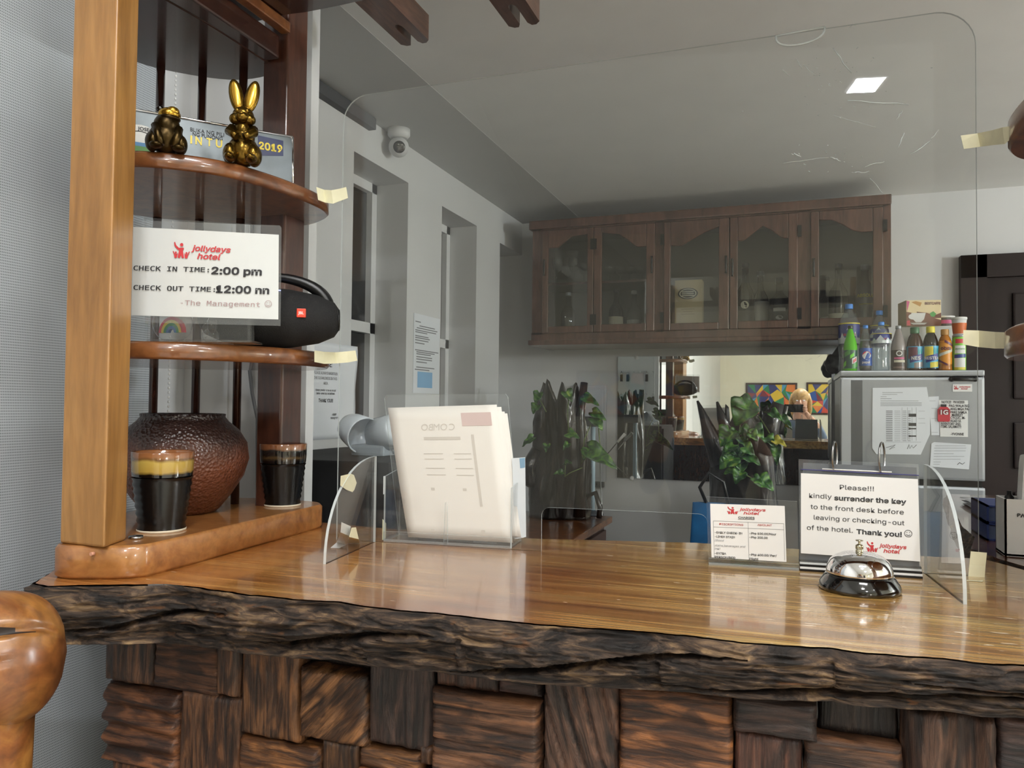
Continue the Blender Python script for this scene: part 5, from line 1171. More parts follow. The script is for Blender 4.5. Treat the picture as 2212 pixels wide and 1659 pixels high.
l_, h_ = incab(1868, 572, 3.70); bottle('vodka_bottle', 'clear vodka bottle with yellow lettering at the right of the rightmost cabinet door', l_, 0.043, h_, 'round', 'glass', 'silver', (.1, .58, 'glass'), group=GC, ltext=(('ABSOLU', .50, 0.026, 'lab_yellow', 0), ('~~~~~~', .38, 0.022, 'lab_yellow', 0)))
q0, q1 = P(1458, 606, y=3.70), P(1516, 696, y=3.70)
t = thing('gift_box', 'beige upright carton with oval black crest inside the third cabinet door', 'box', ((q0.x + q1.x) / 2, 3.73, cfl))
bx_ = MB().span((q0.x, 3.70, cfl), (q1.x, 3.78, q0.z), bevel=0.001).build('carton', mat('carton_beige', '#b9a67e', 0.6), t)
m = MB(); cx_, cz_ = (q0.x + q1.x) / 2 - 0.002, P(1487, 634, y=3.70).z
for r_, mi in ((1.0, 0), (0.84, 1), (0.74, 0)): m.poly([(cx_ + 0.047 * r_ * math.cos(2 * PI * k / 30), 3.699 - 0.0003 * (3 - r_ * 2), cz_ + 0.027 * r_ * math.sin(2 * PI * k / 30)) for k in range(30)], mi)
for k in range(3): m.span((cx_ - 0.028, 3.6975, cz_ - 0.012 + k * 0.009), (cx_ + 0.028, 3.6979, cz_ - 0.008 + k * 0.009), mi=1)
for k, w_ in enumerate((0.03, 0.022, 0.03)): m.span((cx_ - w_, 3.6990, cz_ - 0.075 - k * 0.012), (cx_ + w_, 3.6996, cz_ - 0.073 - k * 0.012), mi=2)
m.build('crest_print', ['lab_black', 'lab_cream', mat('ink_tan', '#8d7a58', .6)], bx_)
for k, (px, py) in enumerate(((1204, 556), (1226, 576), (1240, 560), (1262, 570), (1318, 574), (1340, 576), (1362, 574), (1384, 577))):
    yy = 3.70 + 0.03 * (k % 2); q = P(px, py, y=yy); hh = max(0.06, q.z - shz)
    pr = [(0.026, 0), (0.027, 0.002), (0.004, 0.006), (0.0035, hh * .45), (0.018, hh * .55), (0.028, hh * .78), (0.026, hh)]
    t = solo(MB().lathe([(r, z) for r, z in pr], (q.x, yy, shz), seg=20, cap=False), 'stem_glass', 'glass', 'clear stem glass on the upper shelf behind the %s cabinet door' % ('leftmost' if k < 4 else 'second'), 'glass', (q.x, yy, shz), 'stem glasses in the cabinet')

# mirror ------------------------------------------------------------------------------
mx0, mx1 = -0.846, 0.165
bmm = bpy.data.materials.new('mirror_silver'); bmm.use_nodes = True; b = bmm.node_tree.nodes['Principled BSDF']; b.inputs['Base Color'].default_value = (0.9, 0.92, 0.9, 1); b.inputs['Metallic'].default_value = 1; b.inputs['Roughness'].default_value = 0.0; M['mirror_silver'] = bmm
t = thing('mirror', 'wide frameless mirror on the back wall below the wall cabinet', 'mirror', ((mx0 + mx1) / 2, 3.895, 0.99))
MB().span((mx0, 3.889, 0.988), (mx1, BY - 0.001, 1.604)).build('mirror_glass', 'mirror_silver', t)
for px, py in ((1375, 773), (1365, 1033), (1600, 1042)):
    q = P(px, py, y=3.886); MB().ellipsoid((q.x, 3.886, q.z), (0.011, 0.006, 0.011), seg=12, rings=8).build('clip', 'white', t)

# refrigerator --------------------------------------------------------------------------
FY, FX0, FX1, FT = 3.30, 0.171, 0.668, 1.50
fr = thing('refrigerator', 'grey two-door refrigerator with papers stuck on it, right of the mirror', 'refrigerator', ((FX0 + FX1) / 2, 3.58, 0.0))
MB().span((FX0 + 0.005, FY + 0.055, 0.03), (FX1 - 0.005, 3.85, FT - 0.02), bevel=0.008).build('cabinet_body', 'silver_dark', fr)
MB().span((FX0, FY, FT - 0.022), (FX1, 3.85, FT), bevel=0.006).build('top_panel', 'silver', fr)
for z0, z1, nm in ((1.085, FT - 0.026, 'freezer_door'), (0.04, 1.062, 'fridge_door')):
    d_ = MB().span((FX0, FY, z0), (FX1, FY + 0.05, z1), bevel=0.010).build(nm, 'silver', fr)
    xa, xb = P(1838, 900, y=FY).x, P(1863, 900, y=FY).x; xw = P(1818, 900, y=FY).x
    MB().span((xa, FY - 0.002, z0 + 0.012), (xb, FY + 0.004, z1 - 0.012)).build('grip_recess', 'silver_dark', d_)
    MB().span((xw, FY - 0.003, z0 + 0.008), (xa, FY + 0.004, z1 - 0.008)).build('grip_strip', 'silver_light', d_)
    if nm == 'freezer_door':
        MB().span((xa + 0.07, FY + 0.01, 1.062), (FX1 - 0.01, FY + 0.04, 1.085)).build('door_gap_seal', 'black', fr)
for sx in (FX0 + 0.05, FX1 - 0.05):
    for sy in (FY + 0.1, 3.8): MB().lathe([(0.02, 0), (0.018, 0.035)], (sx, sy, 0), seg=14).build('foot', 'black', fr)
def fz(px, py, f_=0.0): return P(px, py, y=FY - 0.001 - f_)
def fpaper(name, label, corners, mt='paper_cool', curl=None, f_=0.0015, cat='paper'):
    t = thing(name, label, cat, fz(*corners[-1]))
    m = MB(); m.prism([fz(*c, f_) for c in corners], (0, 0.0006, 0)); return t, m.build('sheet', mt, t)
def lines(m, rows, f_, t_=0.0011, mi=0, ragged=0.0):
    for x0, x1, y in rows:
        a, b_ = fz(x0, y, f_), fz(x1, y, f_); m.poly([a - ZV * t_ / 2, b_ - ZV * t_ / 2, b_ + ZV * t_ / 2, a + ZV * t_ / 2], mi)
t, s_ = fpaper('price_list', 'large white printed list with a clipped lower corner on the refrigerator door', [(1893, 981), (1989, 982), (2009, 938), (2009, 880), (2002, 836), (1885, 838), (1884, 968)])
m = MB(); lines(m, [(1906, 1950, 848), (1906, 1938, 852), (1902, 1915, 857), (1902, 1926, 861.5), (1902, 1984, 866)], 0.0022); lines(m, [(1902, 1991, y) for y in (870, 873, 876)], 0.0022, 0.0014, 1)
for y in range(888, 953, 4): lines(m, [(1914, 1928, y)], 0.0022, 0.003, 1); lines(m, [(1932, 1945, y)], 0.0022, 0.0012, 1); lines(m, [(1950, 1958, y), (1961, 1967, y)], 0.0022, 0.002, 1)
for x in (1948, 1960, 1970, 1979): a, b_ = fz(x, 880, .0022), fz(x, 952, .0022); m.poly([a, a + XV * .0008, b_ + XV * .0008, b_], 1)
lines(m, [(1963, 1979, 897), (1963, 1979, 917)], 0.0024, 0.012, 0); lines(m, [(1963, 1979, 926), (1963, 1979, 942)], 0.0024, 0.005, 0)
lines(m, [(1912, 1990, 955), (1984, 1998, 888), (1984, 1998, 904), (1984, 1999, 914)], 0.0022, 0.0008, 1)
m.tube([fz(1914, 967, .002), fz(1925, 964, .002), (fz(1934, 961, .002)), fz(1921, 971, .002), fz(1933, 966, .002)], 0.0008, seg=4); m.tube([fz(1960, 970, .002), fz(1964, 960, .002), fz(1966, 969, .002), fz(1970, 962, .002), fz(1973, 968, .002), fz(1980, 961, .002)], 0.0008, seg=4)
m.build('print', ['ink', 'ink_grey'], s_)
t, s_ = fpaper('receipt', 'narrow white receipt strip between the large list and the handwritten notice', [(2012, 940), (2029, 940), (2028, 856), (2006, 857)], f_=0.0008)
m = MB(); lines(m, [(2008, 2021, 866), (2012, 2024, 882), (2012, 2024, 904), (2012, 2026, 934)], 0.0016, .0008, 1); m.build('print', ['ink', 'ink_grey'], s_)
t, s_ = fpaper('handwritten_notice', 'handwritten white notice beside the red bottle magnet on the refrigerator door', [(2031, 943), (2091, 944), (2091, 865), (2028, 864)], 'paper')
m = MB()
for s, x, y in (('NOTICE!  19/10/2020', 2034, 871), ('PAG WALA NG', 2050, 879), ('ANG MGA PA-', 2053, 886), ('PARE SAMLA', 2053, 893), ('MARKET', 2056, 899), ('CYCLIC, M-', 2053, 905), ('NGYAN AGAD SA', 2032, 911.5), ('INVENTORY ANG', 2032, 918), ('ITEMS. SALAMAT!!!', 2032, 924), ('-YVONNE', 2054, 940)):
    m.text(s, fz(x, y, .0024), XV, ZV, 0.0135, mi=0, bold=0.02, sx=0.62 if len(s) > 12 else 0.72)
m.build('handwriting', ['ink'], s_)
t, s_ = fpaper('handwritten_notice', 'lower handwritten note slightly tilted, under the notice on the refrigerator door', [(2009, 1008), (2093, 1014), (2098, 960), (2018, 955), (2012, 958)], 'paper_cool')
m = MB(); lines(m, [(2020, 2086, 963), (2018, 2087, 968), (2018, 2086, 974), (2017, 2060, 980), (2017, 2083, 986), (2016, 2075, 992), (2016, 2032, 998), (2016, 2030, 1003)], .0022, .0011, 1)
m.tube([fz(2068, 1004, .002), fz(2073, 999, .002), fz(2079, 1003, .002), fz(2084, 999, .002)], .0008, seg=4); m.build('handwriting', ['ink', 'ink_grey'], s_)
MG = [('fridge_magnet', 'red bottle-shaped magnet with white letters on the handwritten notice', 'magnet')]
q = fz(2039, 893, 0.006); t = thing('fridge_magnet', MG[0][1], 'magnet', q)
m = MB(); w_, h_ = 0.0205, 0.031
m.prism([(q.x + x * w_, q.y, q.z + z * h_) for x, z in ((-.9, -1), (.9, -1), (1, -.8), (1, .45), (.6, .78), (.42, .8), (.42, .95), (-.42, .95), (-.42, .8), (-.6, .78), (-1, .45), (-1, -.8))], (0, 0.005, 0)); mb_ = m.build('magnet_body', 'lab_red', t)
m = MB(); m.span((q.x - .42 * w_, q.y - .0008, q.z + .8 * h_), (q.x + .42 * w_, q.y + .005, q.z + 1.1 * h_)); m.build('magnet_cap', 'lab_black', t)
m = MB(); m.span((q.x - w_ * .85, q.y - .0009, q.z - h_ * .15), (q.x + w_ * .85, q.y - .0003, q.z + h_ * .5)); m.build('magnet_panel', mat('magnet_dark', '#7a1620', .4), mb_)
m = MB(); m.text('1G', (q.x, q.y - .0012, q.z - .004), XV, ZV, 0.024, 'CENTER', bold=.03); m.build('magnet_lettering', 'white', mb_)
q0, q1 = fz(2058, 846, .001), fz(2100, 830, .001); t = thing('hotel_sticker', 'small white hotel sticker at the upper right of the refrigerator door', 'sticker', q0)
s_ = MB().span((q0.x, q0.y, q0.z), (q1.x, q0.y + .0006, q1.z)).build('sticker_sheet', 'paper', t)
m = MB(); logo(m, Vector((q0.x + .004, q0.y - .0008, q0.z + .008)), XV, ZV, (q1.z - q0.z) * .55, 0); m.build('print', ['logo_red'], s_)
q0, q1 = fz(2056, 819, .006), fz(2107, 819, .006)
m = MB(); m.tube([q0, q1], .007, seg=10); [m.ellipsoid(q, (.010, .006, .010), seg=10, rings=6) for q in (q0, q1)]; solo(m, 'magnet_bar', 'black', 'black bar magnet near the top right of the refrigerator door', 'magnet', (q0 + q1) / 2)
q0 = P(2128, 980, y=3.36); m = MB(); m.prism([(FX1 + .001, 3.33, P(2128, 985, y=3.33).z), (FX1 + .001, 3.60, P(2128, 985, y=3.33).z), (FX1 + .020, 3.62, 1.47), (FX1 + .001, 3.33, 1.48)], (.001, 0, 0)); solo(m, 'side_paper', 'paper_cool', 'white paper hanging on the right flank of the refrigerator', 'paper', (FX1, 3.45, 1.3))

# drinks and snacks on the refrigerator --------------------------------------------------------
GB = 'drinks and snacks on the refrigerator'
def onf(px0, px1, top, y): a, b_ = P(px0, top, y=y), P(px1, top, y=y); return ((a.x + b_.x) / 2, y, FT), (b_.x - a.x) / 2, a.z - FT
# (body tinted PET)
clear('pet_green', (0.42, 0.85, 0.2, 1), base=0.06, haze=0.75, hazecol=lin('#63c92a'))
l_, R_, H_ = onf(1822, 1852, 704, 3.37)
def art_dew(m, R, H):
    for k, (a0, a1, z0, z1, mi) in enumerate(((-1.3, -.7, .1, .2, 1), (-.1, .5, .30, .38, 1), (-1.0, -.1, .34, .44, 0), (.2, 1.2, .08, .18, 0))): arcpatch(m, R, z0 * H, z1 * H, a0, a1, mi, skew=.012)
    arcpatch(m, R, .18 * H, .3 * H, .15, .95, 2, rr=.0016, skew=.01); arcpatch(m, R, .2 * H, .27 * H, .3, .8, 3, rr=.002, skew=.01)
    return ['lab_green', 'lime', 'lab_white', 'lab_red']
bottle('soft_drink_bottle', 'lime green soft drink bottle at the left end of the front row', l_, R_, H_, 'soda', 'pet_green', mat('cap_dkgreen', '#1c2b22', .4), (.06, .46, 'dark_green'), group=GB, art=art_dew)
l_, R_, H_ = onf(1855, 1884, 703, 3.38)
def art_pepsi(m, R, H):
    c = (0.003, .335 * H); r = .0165
    wrapdisc(m, R, c, r, 0); wrapdisc(m, R, (c[0], c[1] + .002), r * .93, 1, rr=.0018, a0=.25, a1=PI - .1); wrapdisc(m, R, (c[0], c[1] - .002), r * .93, 2, rr=.0018, a0=PI + .2, a1=2 * PI - .1)
    return ['lab_white', 'lab_red', 'lab_blue']
bottle('soft_drink_bottle', 'dark cola bottle with blue label and blue cap, second in the front row', l_, R_, H_, 'soda', 'pet', 'cap_blue', (.12, .5, 'lab_blue'), group=GB, liquid=('cola', .66), art=art_pepsi, ltext=(('pepsi', .17, .017, 'lab_white', 0),))
def art_mtn(m, R, H):
    zb, zt = (.42 * H, .72 * H) if R > .037 else (.56 * H, .76 * H); h = zt - zb
    arcpatch(m, R, zt - h * .06, zt, -1.5, 1.5, 1, n=14); arcpatch(m, R, zb, zb + h * .28, -1.5, 1.5, 2, n=14, rr=.0013)
    for cx_, k in ((-.006, .82), (.022, .5), (-.03, .45)):
        pts = [(cx_ - .024 * k, zb + h * .2), (cx_ + .024 * k, zb + h * .2), (cx_, zb + h * (.2 + .75 * k))]; m.poly([((R + .0016) * math.sin(x / R), -(R + .0016) * math.cos(x / R), z) for x, z in pts], 2)
    return ['lab_navy', 'lab_yellow', 'clear_water']
l_, R_, H_ = onf(1885, 1922, 696, 3.38)
bottle('water_bottle', 'small clear bottle with blue mountain label, third in the front row', l_, R_, H_, 'big', 'pet', 'cap_blue', (.56, .76, 'lab_navy'), group=GB, art=lambda m, R, H: art_mtn(m, .0369, H), ltext=(('SUMMIT', .625, .013, 'lab_red', 0),))
l_, R_, H_ = onf(1811, 1857, 658, 3.52)
bottle('water_bottle', 'large clear bottle with blue mountain label behind the lime green one', l_, R_, H_, 'big', 'pet', 'cap_blue', (.42, .70, 'lab_navy'), group=GB, art=art_mtn, ltext=(('SUMMIT', .53, .017, 'lab_red', 0),))
l_, R_, H_ = onf(1879, 1920, 672, 3.52)
bottle('water_bottle', 'large clear bottle with blue mountain label behind the small clear one', l_, R_, H_, 'big', 'pet', 'cap_blue', (.42, .70, 'lab_navy'), group=GB, art=art_mtn, ltext=(('SUMMIT', .53, .016, 'lab_red', 0),))
l_, R_, H_ = onf(1924, 1957, 704, 3.38)
bottle('soy_drink_bottle', 'brown-labelled bottle with pale mauve neck, in the middle of the front row', l_, R_, H_, 'soda', 'mauve', 'silver', (.03, .46, 'brown'), group=GB, art=lambda m, R, H: (wrapdisc(m, R, (0, .385 * H), .011, 0), wrapdisc(m, R, (0, .385 * H), .007, 1, rr=.0018), arcpatch(m, R, .26 * H, .3 * H, -.7, .7, 2), arcpatch(m, R, .19 * H, .24 * H, -.7, .8, 3), arcpatch(m, R, .06 * H, .10 * H, -.8, .8, 4), ['lab_white', 'brown', 'pink', 'lab_cream', mat('brown2', '#6a5650', .4)])[5])
def art_tea(c1, c2):
    def f_(m, R, H):
        arcpatch(m, R * .96, .28 * H, .55 * H, -1.0, .2, 0, rr=.0016); arcpatch(m, R * .96, .08 * H, .2 * H, -.2, 1.0, 1, rr=.0016, skew=.004); arcpatch(m, R * .96, .22 * H, .36 * H, -.75, .9, 2, rr=.0022, skew=.012)
        for a in (.25, .5, .75): arcpatch(m, R * .96, .38 * H, .50 * H, a, a + .14, 3, rr=.0020, skew=.01)
        return [c1, c2, 'lab_navy', 'teal']
    return f_
l_, R_, H_ = onf(1958, 1994, 708, 3.38)
bottle('iced_tea_bottle', 'iced tea bottle with dark green cap and sky-blue label', l_, R_, H_, 'tea', 'tea', 'cap_green', (.07, .56, 'lab_sky'), group=GB, art=art_tea('maroon', 'mauve'), ltext=(('NES', .255, .025, 'lab_white', 0),))
l_, R_, H_ = onf(1993, 2027, 706, 3.375)
bottle('iced_tea_bottle', 'iced tea bottle with yellow cap and yellow and blue label', l_, R_, H_, 'tea', 'tea_black', 'cap_yellow', (.07, .56, 'lab_sky'), group=GB, art=art_tea('lab_yellow', 'lab_yellow'), ltext=(('NESTEA', .255, .021, 'lab_white', 0),))
l_, R_, H_ = onf(2025, 2057, 712, 3.38)
bottle('energy_drink_bottle', 'orange-labelled energy drink bottle, second from the right in the front row', l_, R_, H_, 'tea', 'amber', 'kraft', (.16, .72, 'orange'), group=GB, art=lambda m, R, H: (arcpatch(m, R * .96, .40 * H, .47 * H, -1.0, 1.0, 0, rr=.002, skew=.02), arcpatch(m, R * .96, .62 * H, .68 * H, -.2, 1.2, 1, rr=.002, skew=-.02), arcpatch(m, R * .96, .18 * H, .23 * H, -1.2, .2, 1, rr=.002, skew=-.02), ['lab_cream', 'maroon'])[3], ltext=(('obra', .50, .026, 'maroon', 0),))
l_, R_, H_ = onf(2057, 2086, 724, 3.38)
bottle('crisps_tube', 'green tube of crisps at the right end of the front row', l_, R_, H_, 'can', mat('tube_green', '#7cc23a', .4), 'silver', (.02, .93, 'tube_green'), cat='tube', group=GB, capr=R_ * 1.03, parts='tube_body', art=lambda m, R, H: (arcpatch(m, R, .1 * H, .35 * H, -.9, .9, 0), arcpatch(m, R, .36 * H, .46 * H, -.9, 1.0, 1, skew=.004), arcpatch(m, R, .48 * H, .70 * H, -.8, .9, 0), arcpatch(m, R, .76 * H, .88 * H, -.7, .8, 2), arcpatch(m, R, .03 * H, .10 * H, -.9, .9, 3), ['lab_white', 'lab_navy', 'lab_red', 'lab_yellow'])[5], ltext=(('POTATO', .58, .012, 'lab_green', 0),))
def noodle(label, px0, px1, top, bot, y, c1, c2):
    a, b_ = P(px0, top, y=y), P(px1, top, y=y); z0 = P(px0, bot, y=y).z; R = (b_.x - a.x) / 2; H = a.z - z0
    t = thing('noodle_cup', label, 'cup', ((a.x + b_.x) / 2, y, z0), GB, world=False)
    MB().lathe([(0, 0), (R * .74, 0), (R * .94, H * .82), (R * .94, H * .9)], seg=30).build('cup_body', c1, t)
    MB().lathe([(R * .96, H * .9), (R, H * .92), (R, H * .97), (R * .96, H), (0, H)], seg=30).build('lid', 'white', t)
    MB().lathe([(R * .80 + .001, H * .12), (R * .90 + .001, H * .6)], seg=30, cap=False).build('label_band', c2, t)
    return z0
q_t = FT + onf(2057, 2086, 724, 3.38)[2]
a = P(2057, 686, y=3.38); R_ = (P(2092, 690, y=3.38).x - a.x) / 2
zc = q_t
t = thing('noodle_cup', 'orange and white noodle cup standing on the green tube of crisps', 'cup', (a.x + R_ - .004, 3.38, zc), GB, world=False); H_ = a.z - zc
MB().lathe([(0, 0), (R_ * .74, 0), (R_ * .94, H_ * .86)], seg=30).build('cup_body', 'white', t); MB().lathe([(R_ * .95, H_ * .86), (R_, H_ * .88), (R_, H_ * .96), (R_ * .96, H_), (0, H_)], seg=30).build('lid', 'white', t); MB().lathe([(R_ * .76 + .001, H_ * .06), (R_ * .9 + .001, H_ * .66)], seg=30, cap=False).build('label_band', mat('noodle_orange', '#c0622a', .5), t)
# support carton behind, clear noodle cups on it, coffee carton on top
q0, q1 = P(1950, 705, y=3.50), P(2010, 705, y=3.50)
zt_ = P(1980, 705, y=3.47).z
solo(MB().span((q0.x - .01, 3.47, FT), (q1.x + .075, 3.60, zt_), bevel=.003), 'white_carton', 'lab_white', 'plain white carton behind the iced tea bottles, under the coffee box', 'box', ((q0.x + q1.x) / 2, 3.53, FT), GB)
a, b_ = P(2024, 684, y=3.54), P(2063, 684, y=3.54); R_ = (b_.x - a.x) / 2; H_ = a.z - zt_
t = thing('noodle_cup', 'clear plastic noodle cup with white lid behind the orange-labelled bottle', 'cup', ((a.x + b_.x) / 2, 3.54, zt_), GB, world=False)
MB().lathe([(0, 0), (R_ * .78, 0), (R_ * .95, H_ * .84)], seg=30).build('cup_body', mat('cup_smoke', '#6a6462', .2), t); MB().lathe([(R_ * .95, H_ * .84), (R_, H_ * .87), (R_, H_ * .96), (R_ * .97, H_), (0, H_)], seg=30).build('lid', 'white', t); MB().lathe([(R_ * .84 + .001, H_ * .3), (R_ * .9 + .001, H_ * .62)], seg=30, cap=False).build('label_band', 'pink', t)
# coffee carton, turned a little so its left flank shows
z0 = zt_; yq = 3.45
w0, w1 = P(1949, 650, y=yq), P(2027, 652, y=yq); W_ = (w1.x - w0.x) * 1.0; Hc = P(1985, 648, y=yq).z - z0; rz = -0.16
t = thing('coffee_box', 'cream and brown coffee carton lying across the tops behind the bottles', 'box', ((w0.x + w1.x) / 2 + .004, yq + .06, z0), GB, world=False, rz=0.16)
bx_ = MB().box((0, 0, Hc / 2), (W_, .11, Hc), bevel=.0015).build('carton', mat('coffee_cream', '#e2cfa4', .5), t)
m = MB(); yf = -.0558
def cq(pts, mi, d=0.0): m.poly([(x * W_ / 2, yf - d, z * Hc) for x, z in pts], mi)
cq([(-1, 0), (1, 0), (1, .22), (.4, .34), (-.2, .30), (-.6, .5), (-1, .55)], 0); cq([(-.4, .55), (.2, .5), (.6, .4), (1, .5), (1, .3), (.3, .3), (-.3, .3)], 0, .0002); cq([(-.95, .55), (-.8, .95), (-.98, .98)], 3); cq([(-.7, .92), (-.2, .75), (-.1, .9), (-.45, .96)], 4)
cq([(-.72, .5), (.12, .5), (.02, .26), (-.15, .14), (-.45, .14), (-.62, .26)], 1, .0004); cq([(-.78, .12), (.2, .12), (.05, .05), (-.6, .05)], 1, .0005); cq([(.35, .48), (.55, .56), (.72, .46), (.6, .34), (.42, .36)], 2, .0005); cq([(-.97, .02), (-.75, .02), (-.8, .22), (-.97, .2)], 5, .0004)
m.poly([(-.30 * W_ + .018 * math.cos(2 * PI * k / 14), yf - .0006, .36 * Hc + .012 * math.sin(2 * PI * k / 14)) for k in range(14)], 1)
m.text('BESTCAFFE', (.49 * W_, yf - .0006, .82 * Hc), XV, ZV, .0185, 'RIGHT', mi=6, bold=.02, font='sans', sx=.8)
m.build('print', ['choco', 'lab_white', 'lab_green', 'pink', 'kraft', 'lab_red', 'maroon'], bx_)
# dark crumpled bag at the left front corner with a lime sheet behind it
q = P(1797, 780, y=3.42)
m = MB(); m.ellipsoid((.165, 3.665, FT + .036), (.042, .040, .042), seg=28, rings=18, fn=lambda d: 1 + .25 * fbm((d.x * 1.6, d.y * 1.6, d.z * 1.6 + 4), 2)); m.tube([(.175, 3.66, FT + .06), (.19, 3.665, FT + .10), (.205, 3.67, FT + .125)], [.026, .016, .010])
b_ = m.build('plastic_bag', mat('bag_dark', '#2a2728', .35, var=.4, vscale=30)); dz = min(v.co.z for v in b_.data.vertices); tag(b_, 'dark crumpled plastic bag at the left corner on the refrigerator', 'bag', GB)
b_.location = (0.0, 0.0, FT - dz + 0.001)
q0, q1 = P(1796, 786, y=3.62), P(1814, 762, y=3.62); solo(MB().span((FX0 + .003, 3.74, FT), (FX0 + .07, 3.75, q1.z + .012)), 'lime_folder', 'lime', 'lime green folder standing behind the plastic bag on the refrigerator', 'folder', (FX0 + .03, 3.745, FT), GB)

# small cabinet table and the two driftwood planters -------------------------------------------------
TZ = 0.862; tr_ = P(1323, 1115, z=TZ); tx1, ty1 = tr_.x, tr_.y
st = thing('side_table', 'small reddish wooden side table carrying the left driftwood planter', 'table', (tx1 - .3, 3.0, 0))
MB().span((-1.37, 2.55, TZ - .028), (tx1, ty1, TZ), bevel=.005).build('table_top', 'shelf_wood', st)
MB().span((-1.355, 2.58, .06), (tx1 - .03, ty1 - .03, TZ - .028)).build('table_body', mat('drawer_grey', '#4c3a36', .4), st)
for z0, z1 in ((.56, .81), (.3, .54), (.08, .28)):
    d_ = MB().span((tx1 - .03, 2.62, z0), (tx1 - .014, ty1 - .06, z1), bevel=.003).build('drawer', 'drawer_grey', st); MB().ellipsoid((tx1 - .002, (2.62 + ty1) / 2, (z0 + z1) / 2), (.013, .013, .013), seg=12, rings=8).build('knob', 'black', d_)
for x in (-1.33, tx1 - .06):
    for y in (2.6, ty1 - .06): MB().span((x - .02, y - .02, 0), (x + .02, y + .02, .06)).build('foot', 'drawer_grey', st)
bmd = bpy.data.materials.new('driftwood'); bmd.use_nodes = True; nt = bmd.node_tree; b = nt.nodes['Principled BSDF']; L = nt.links.new
tc = nd(nt, 'ShaderNodeTexCoord'); mp = nd(nt, 'ShaderNodeMapping'); mp.inputs['Scale'].default_value = (14, 14, 4); L(tc.outputs['Object'], mp.inputs['Vector']); n1 = nd(nt, 'ShaderNodeTexNoise', i_Scale=1.5, i_Detail=5.0, i_Distortion=1.0); L(mp.outputs[0], n1.inputs['Vector'])
r1 = ramp(nt, [(0.35, '#0b0908'), (0.6, '#241c19'), (0.8, '#3a302b')]); L(n1.outputs['Fac'], r1.inputs[0]); L(r1.outputs[0], b.inputs['Base Color']); b.inputs['Roughness'].default_value = 0.3; b.inputs['Coat Weight'].default_value = 0.4
bp = nd(nt, 'ShaderNodeBump', i_Strength=0.6, i_Distance=0.01); L(n1.outputs['Fac'], bp.inputs['Height']); L(bp.outputs[0], b.inputs['Normal']); M['driftwood'] = bmd
bml = bpy.data.materials.new('leaf_green'); bml.use_nodes = True; nt = bml.node_tree; b = nt.nodes['Principled BSDF']; L = nt.links.new
tc = nd(nt, 'ShaderNodeTexCoord'); n1 = nd(nt, 'ShaderNodeTexNoise', i_Scale=26.0, i_Detail=3.0, i_Distortion=1.5); L(tc.outputs['Object'], n1.inputs['Vector'])
r1 = ramp(nt, [(0.38, '#1d3a1c'), (0.52, '#35602a'), (0.66, '#5f8a34'), (0.78, '#a8b25a')]); L(n1.outputs['Fac'], r1.inputs[0]); L(r1.outputs[0], b.inputs['Base Color']); b.inputs['Roughness'].default_value = 0.3; M['leaf_green'] = bml
mat('leaf_yellow', '#a9a03a', .35); mat('stem_green', '#5d6f3a', .5)
def leaf(base, d, n, l, w):
    d = Vector(d).normalized(); n = Vector(n); s_ = d.cross(n).normalized(); n = s_.cross(d).normalized(); base = Vector(base); m = MB()
    def f_(u, vv):
        x = vv * 2 - 1; hw = w * (math.sin(PI * min(1, u * 1.08) ** 0.62) ** 0.9 if u < .925 else max(0, (1 - u) / .075) * math.sin(PI * (.999) ** .62) ** .9)
        hw = w * max(0.0, (1 - u) ** 0.75 * min(1, (u * 7 + .15)) ** .5) * 1.15
        back = -0.16 * l * (abs(x) ** 1.5) * max(0, 1 - u * 4)
        return base + d * (u * l + back) + s_ * (x * hw) + n * (abs(x) * hw * .28 - .35 * l * u * u * .5 + .004 * math.sin(u * 12) * abs(x))
    m.grid(f_, 14, 8); m.thicken(.0007); return m
def planter(label, c, z0, H, R, spikes, seed, name='driftwood_planter'):
    t = thing(name, label, 'planter', (c[0], c[1], z0), world=False)
    def f_(u, vv):
        a = 2 * PI * u; hh = H * .82 * (1 + .03 * fbm((math.cos(a) * 2, math.sin(a) * 2, seed), 2))
        for sa, sh, sw in spikes:
            d = abs((a - sa + PI) % (2 * PI) - PI); hh = max(hh, H * (.82 + (sh - .82) * max(0, 1 - d / sw) ** 1.0) if d < sw else 0)
        z = hh * vv
        wv = mnoise.ridged_multi_fractal(Vector((math.cos(a) * 1.6, math.sin(a) * 1.6, z * 4 + seed)), 1.0, 2.0, 3, 1.0, 2.0)
        r = R * (0.86 + .10 * math.cos(3 * a + z * 4 + seed) + .09 * (wv - 1.0) + .09 * math.sin(z / H * 5 + a * 2)) * (1.08 - .14 * vv)
        r *= 1 - .25 * max(0, vv - .8); r += R * .07 * math.sin(7 * a + z * 6 + seed) * vv
        return (r * math.cos(a), r * math.sin(a) * .8, z)
    m = MB(); vs = m.grid(f_, 110, 46, close_u=True)
    inner = [m.bm.verts.new((v[-1].co.x * .82, v[-1].co.y * .82, v[-1].co.z - .012)) for v in vs]; low = [m.bm.verts.new((v[-1].co.x * .7, v[-1].co.y * .7, H * .6)) for v in vs]
    n = len(vs)
    for i in range(n):
        k = (i + 1) % n; m._face([vs[i][-1], vs[k][-1], inner[k], inner[i]], None, True); m._face([inner[i], inner[k], low[k], low[i]], None, True)
    m._face(low); m._face([v[0] for v in vs][::-1])
    # side limbs of the wood
    return t, m
T1 = Vector((-0.958, 3.27, TZ)); H1 = P(1232, 817, y=3.2).z - TZ
t1, m = planter('tall carved black driftwood planter with trailing leaves, on the side table at the left', T1, TZ, H1, .134, [(-2.75, .98, .34), (-2.05, 1.0, .42), (-1.35, .99, .24), (-.72, .985, .30), (1.2, .95, .3), (2.3, .93, .3)], 1.3)
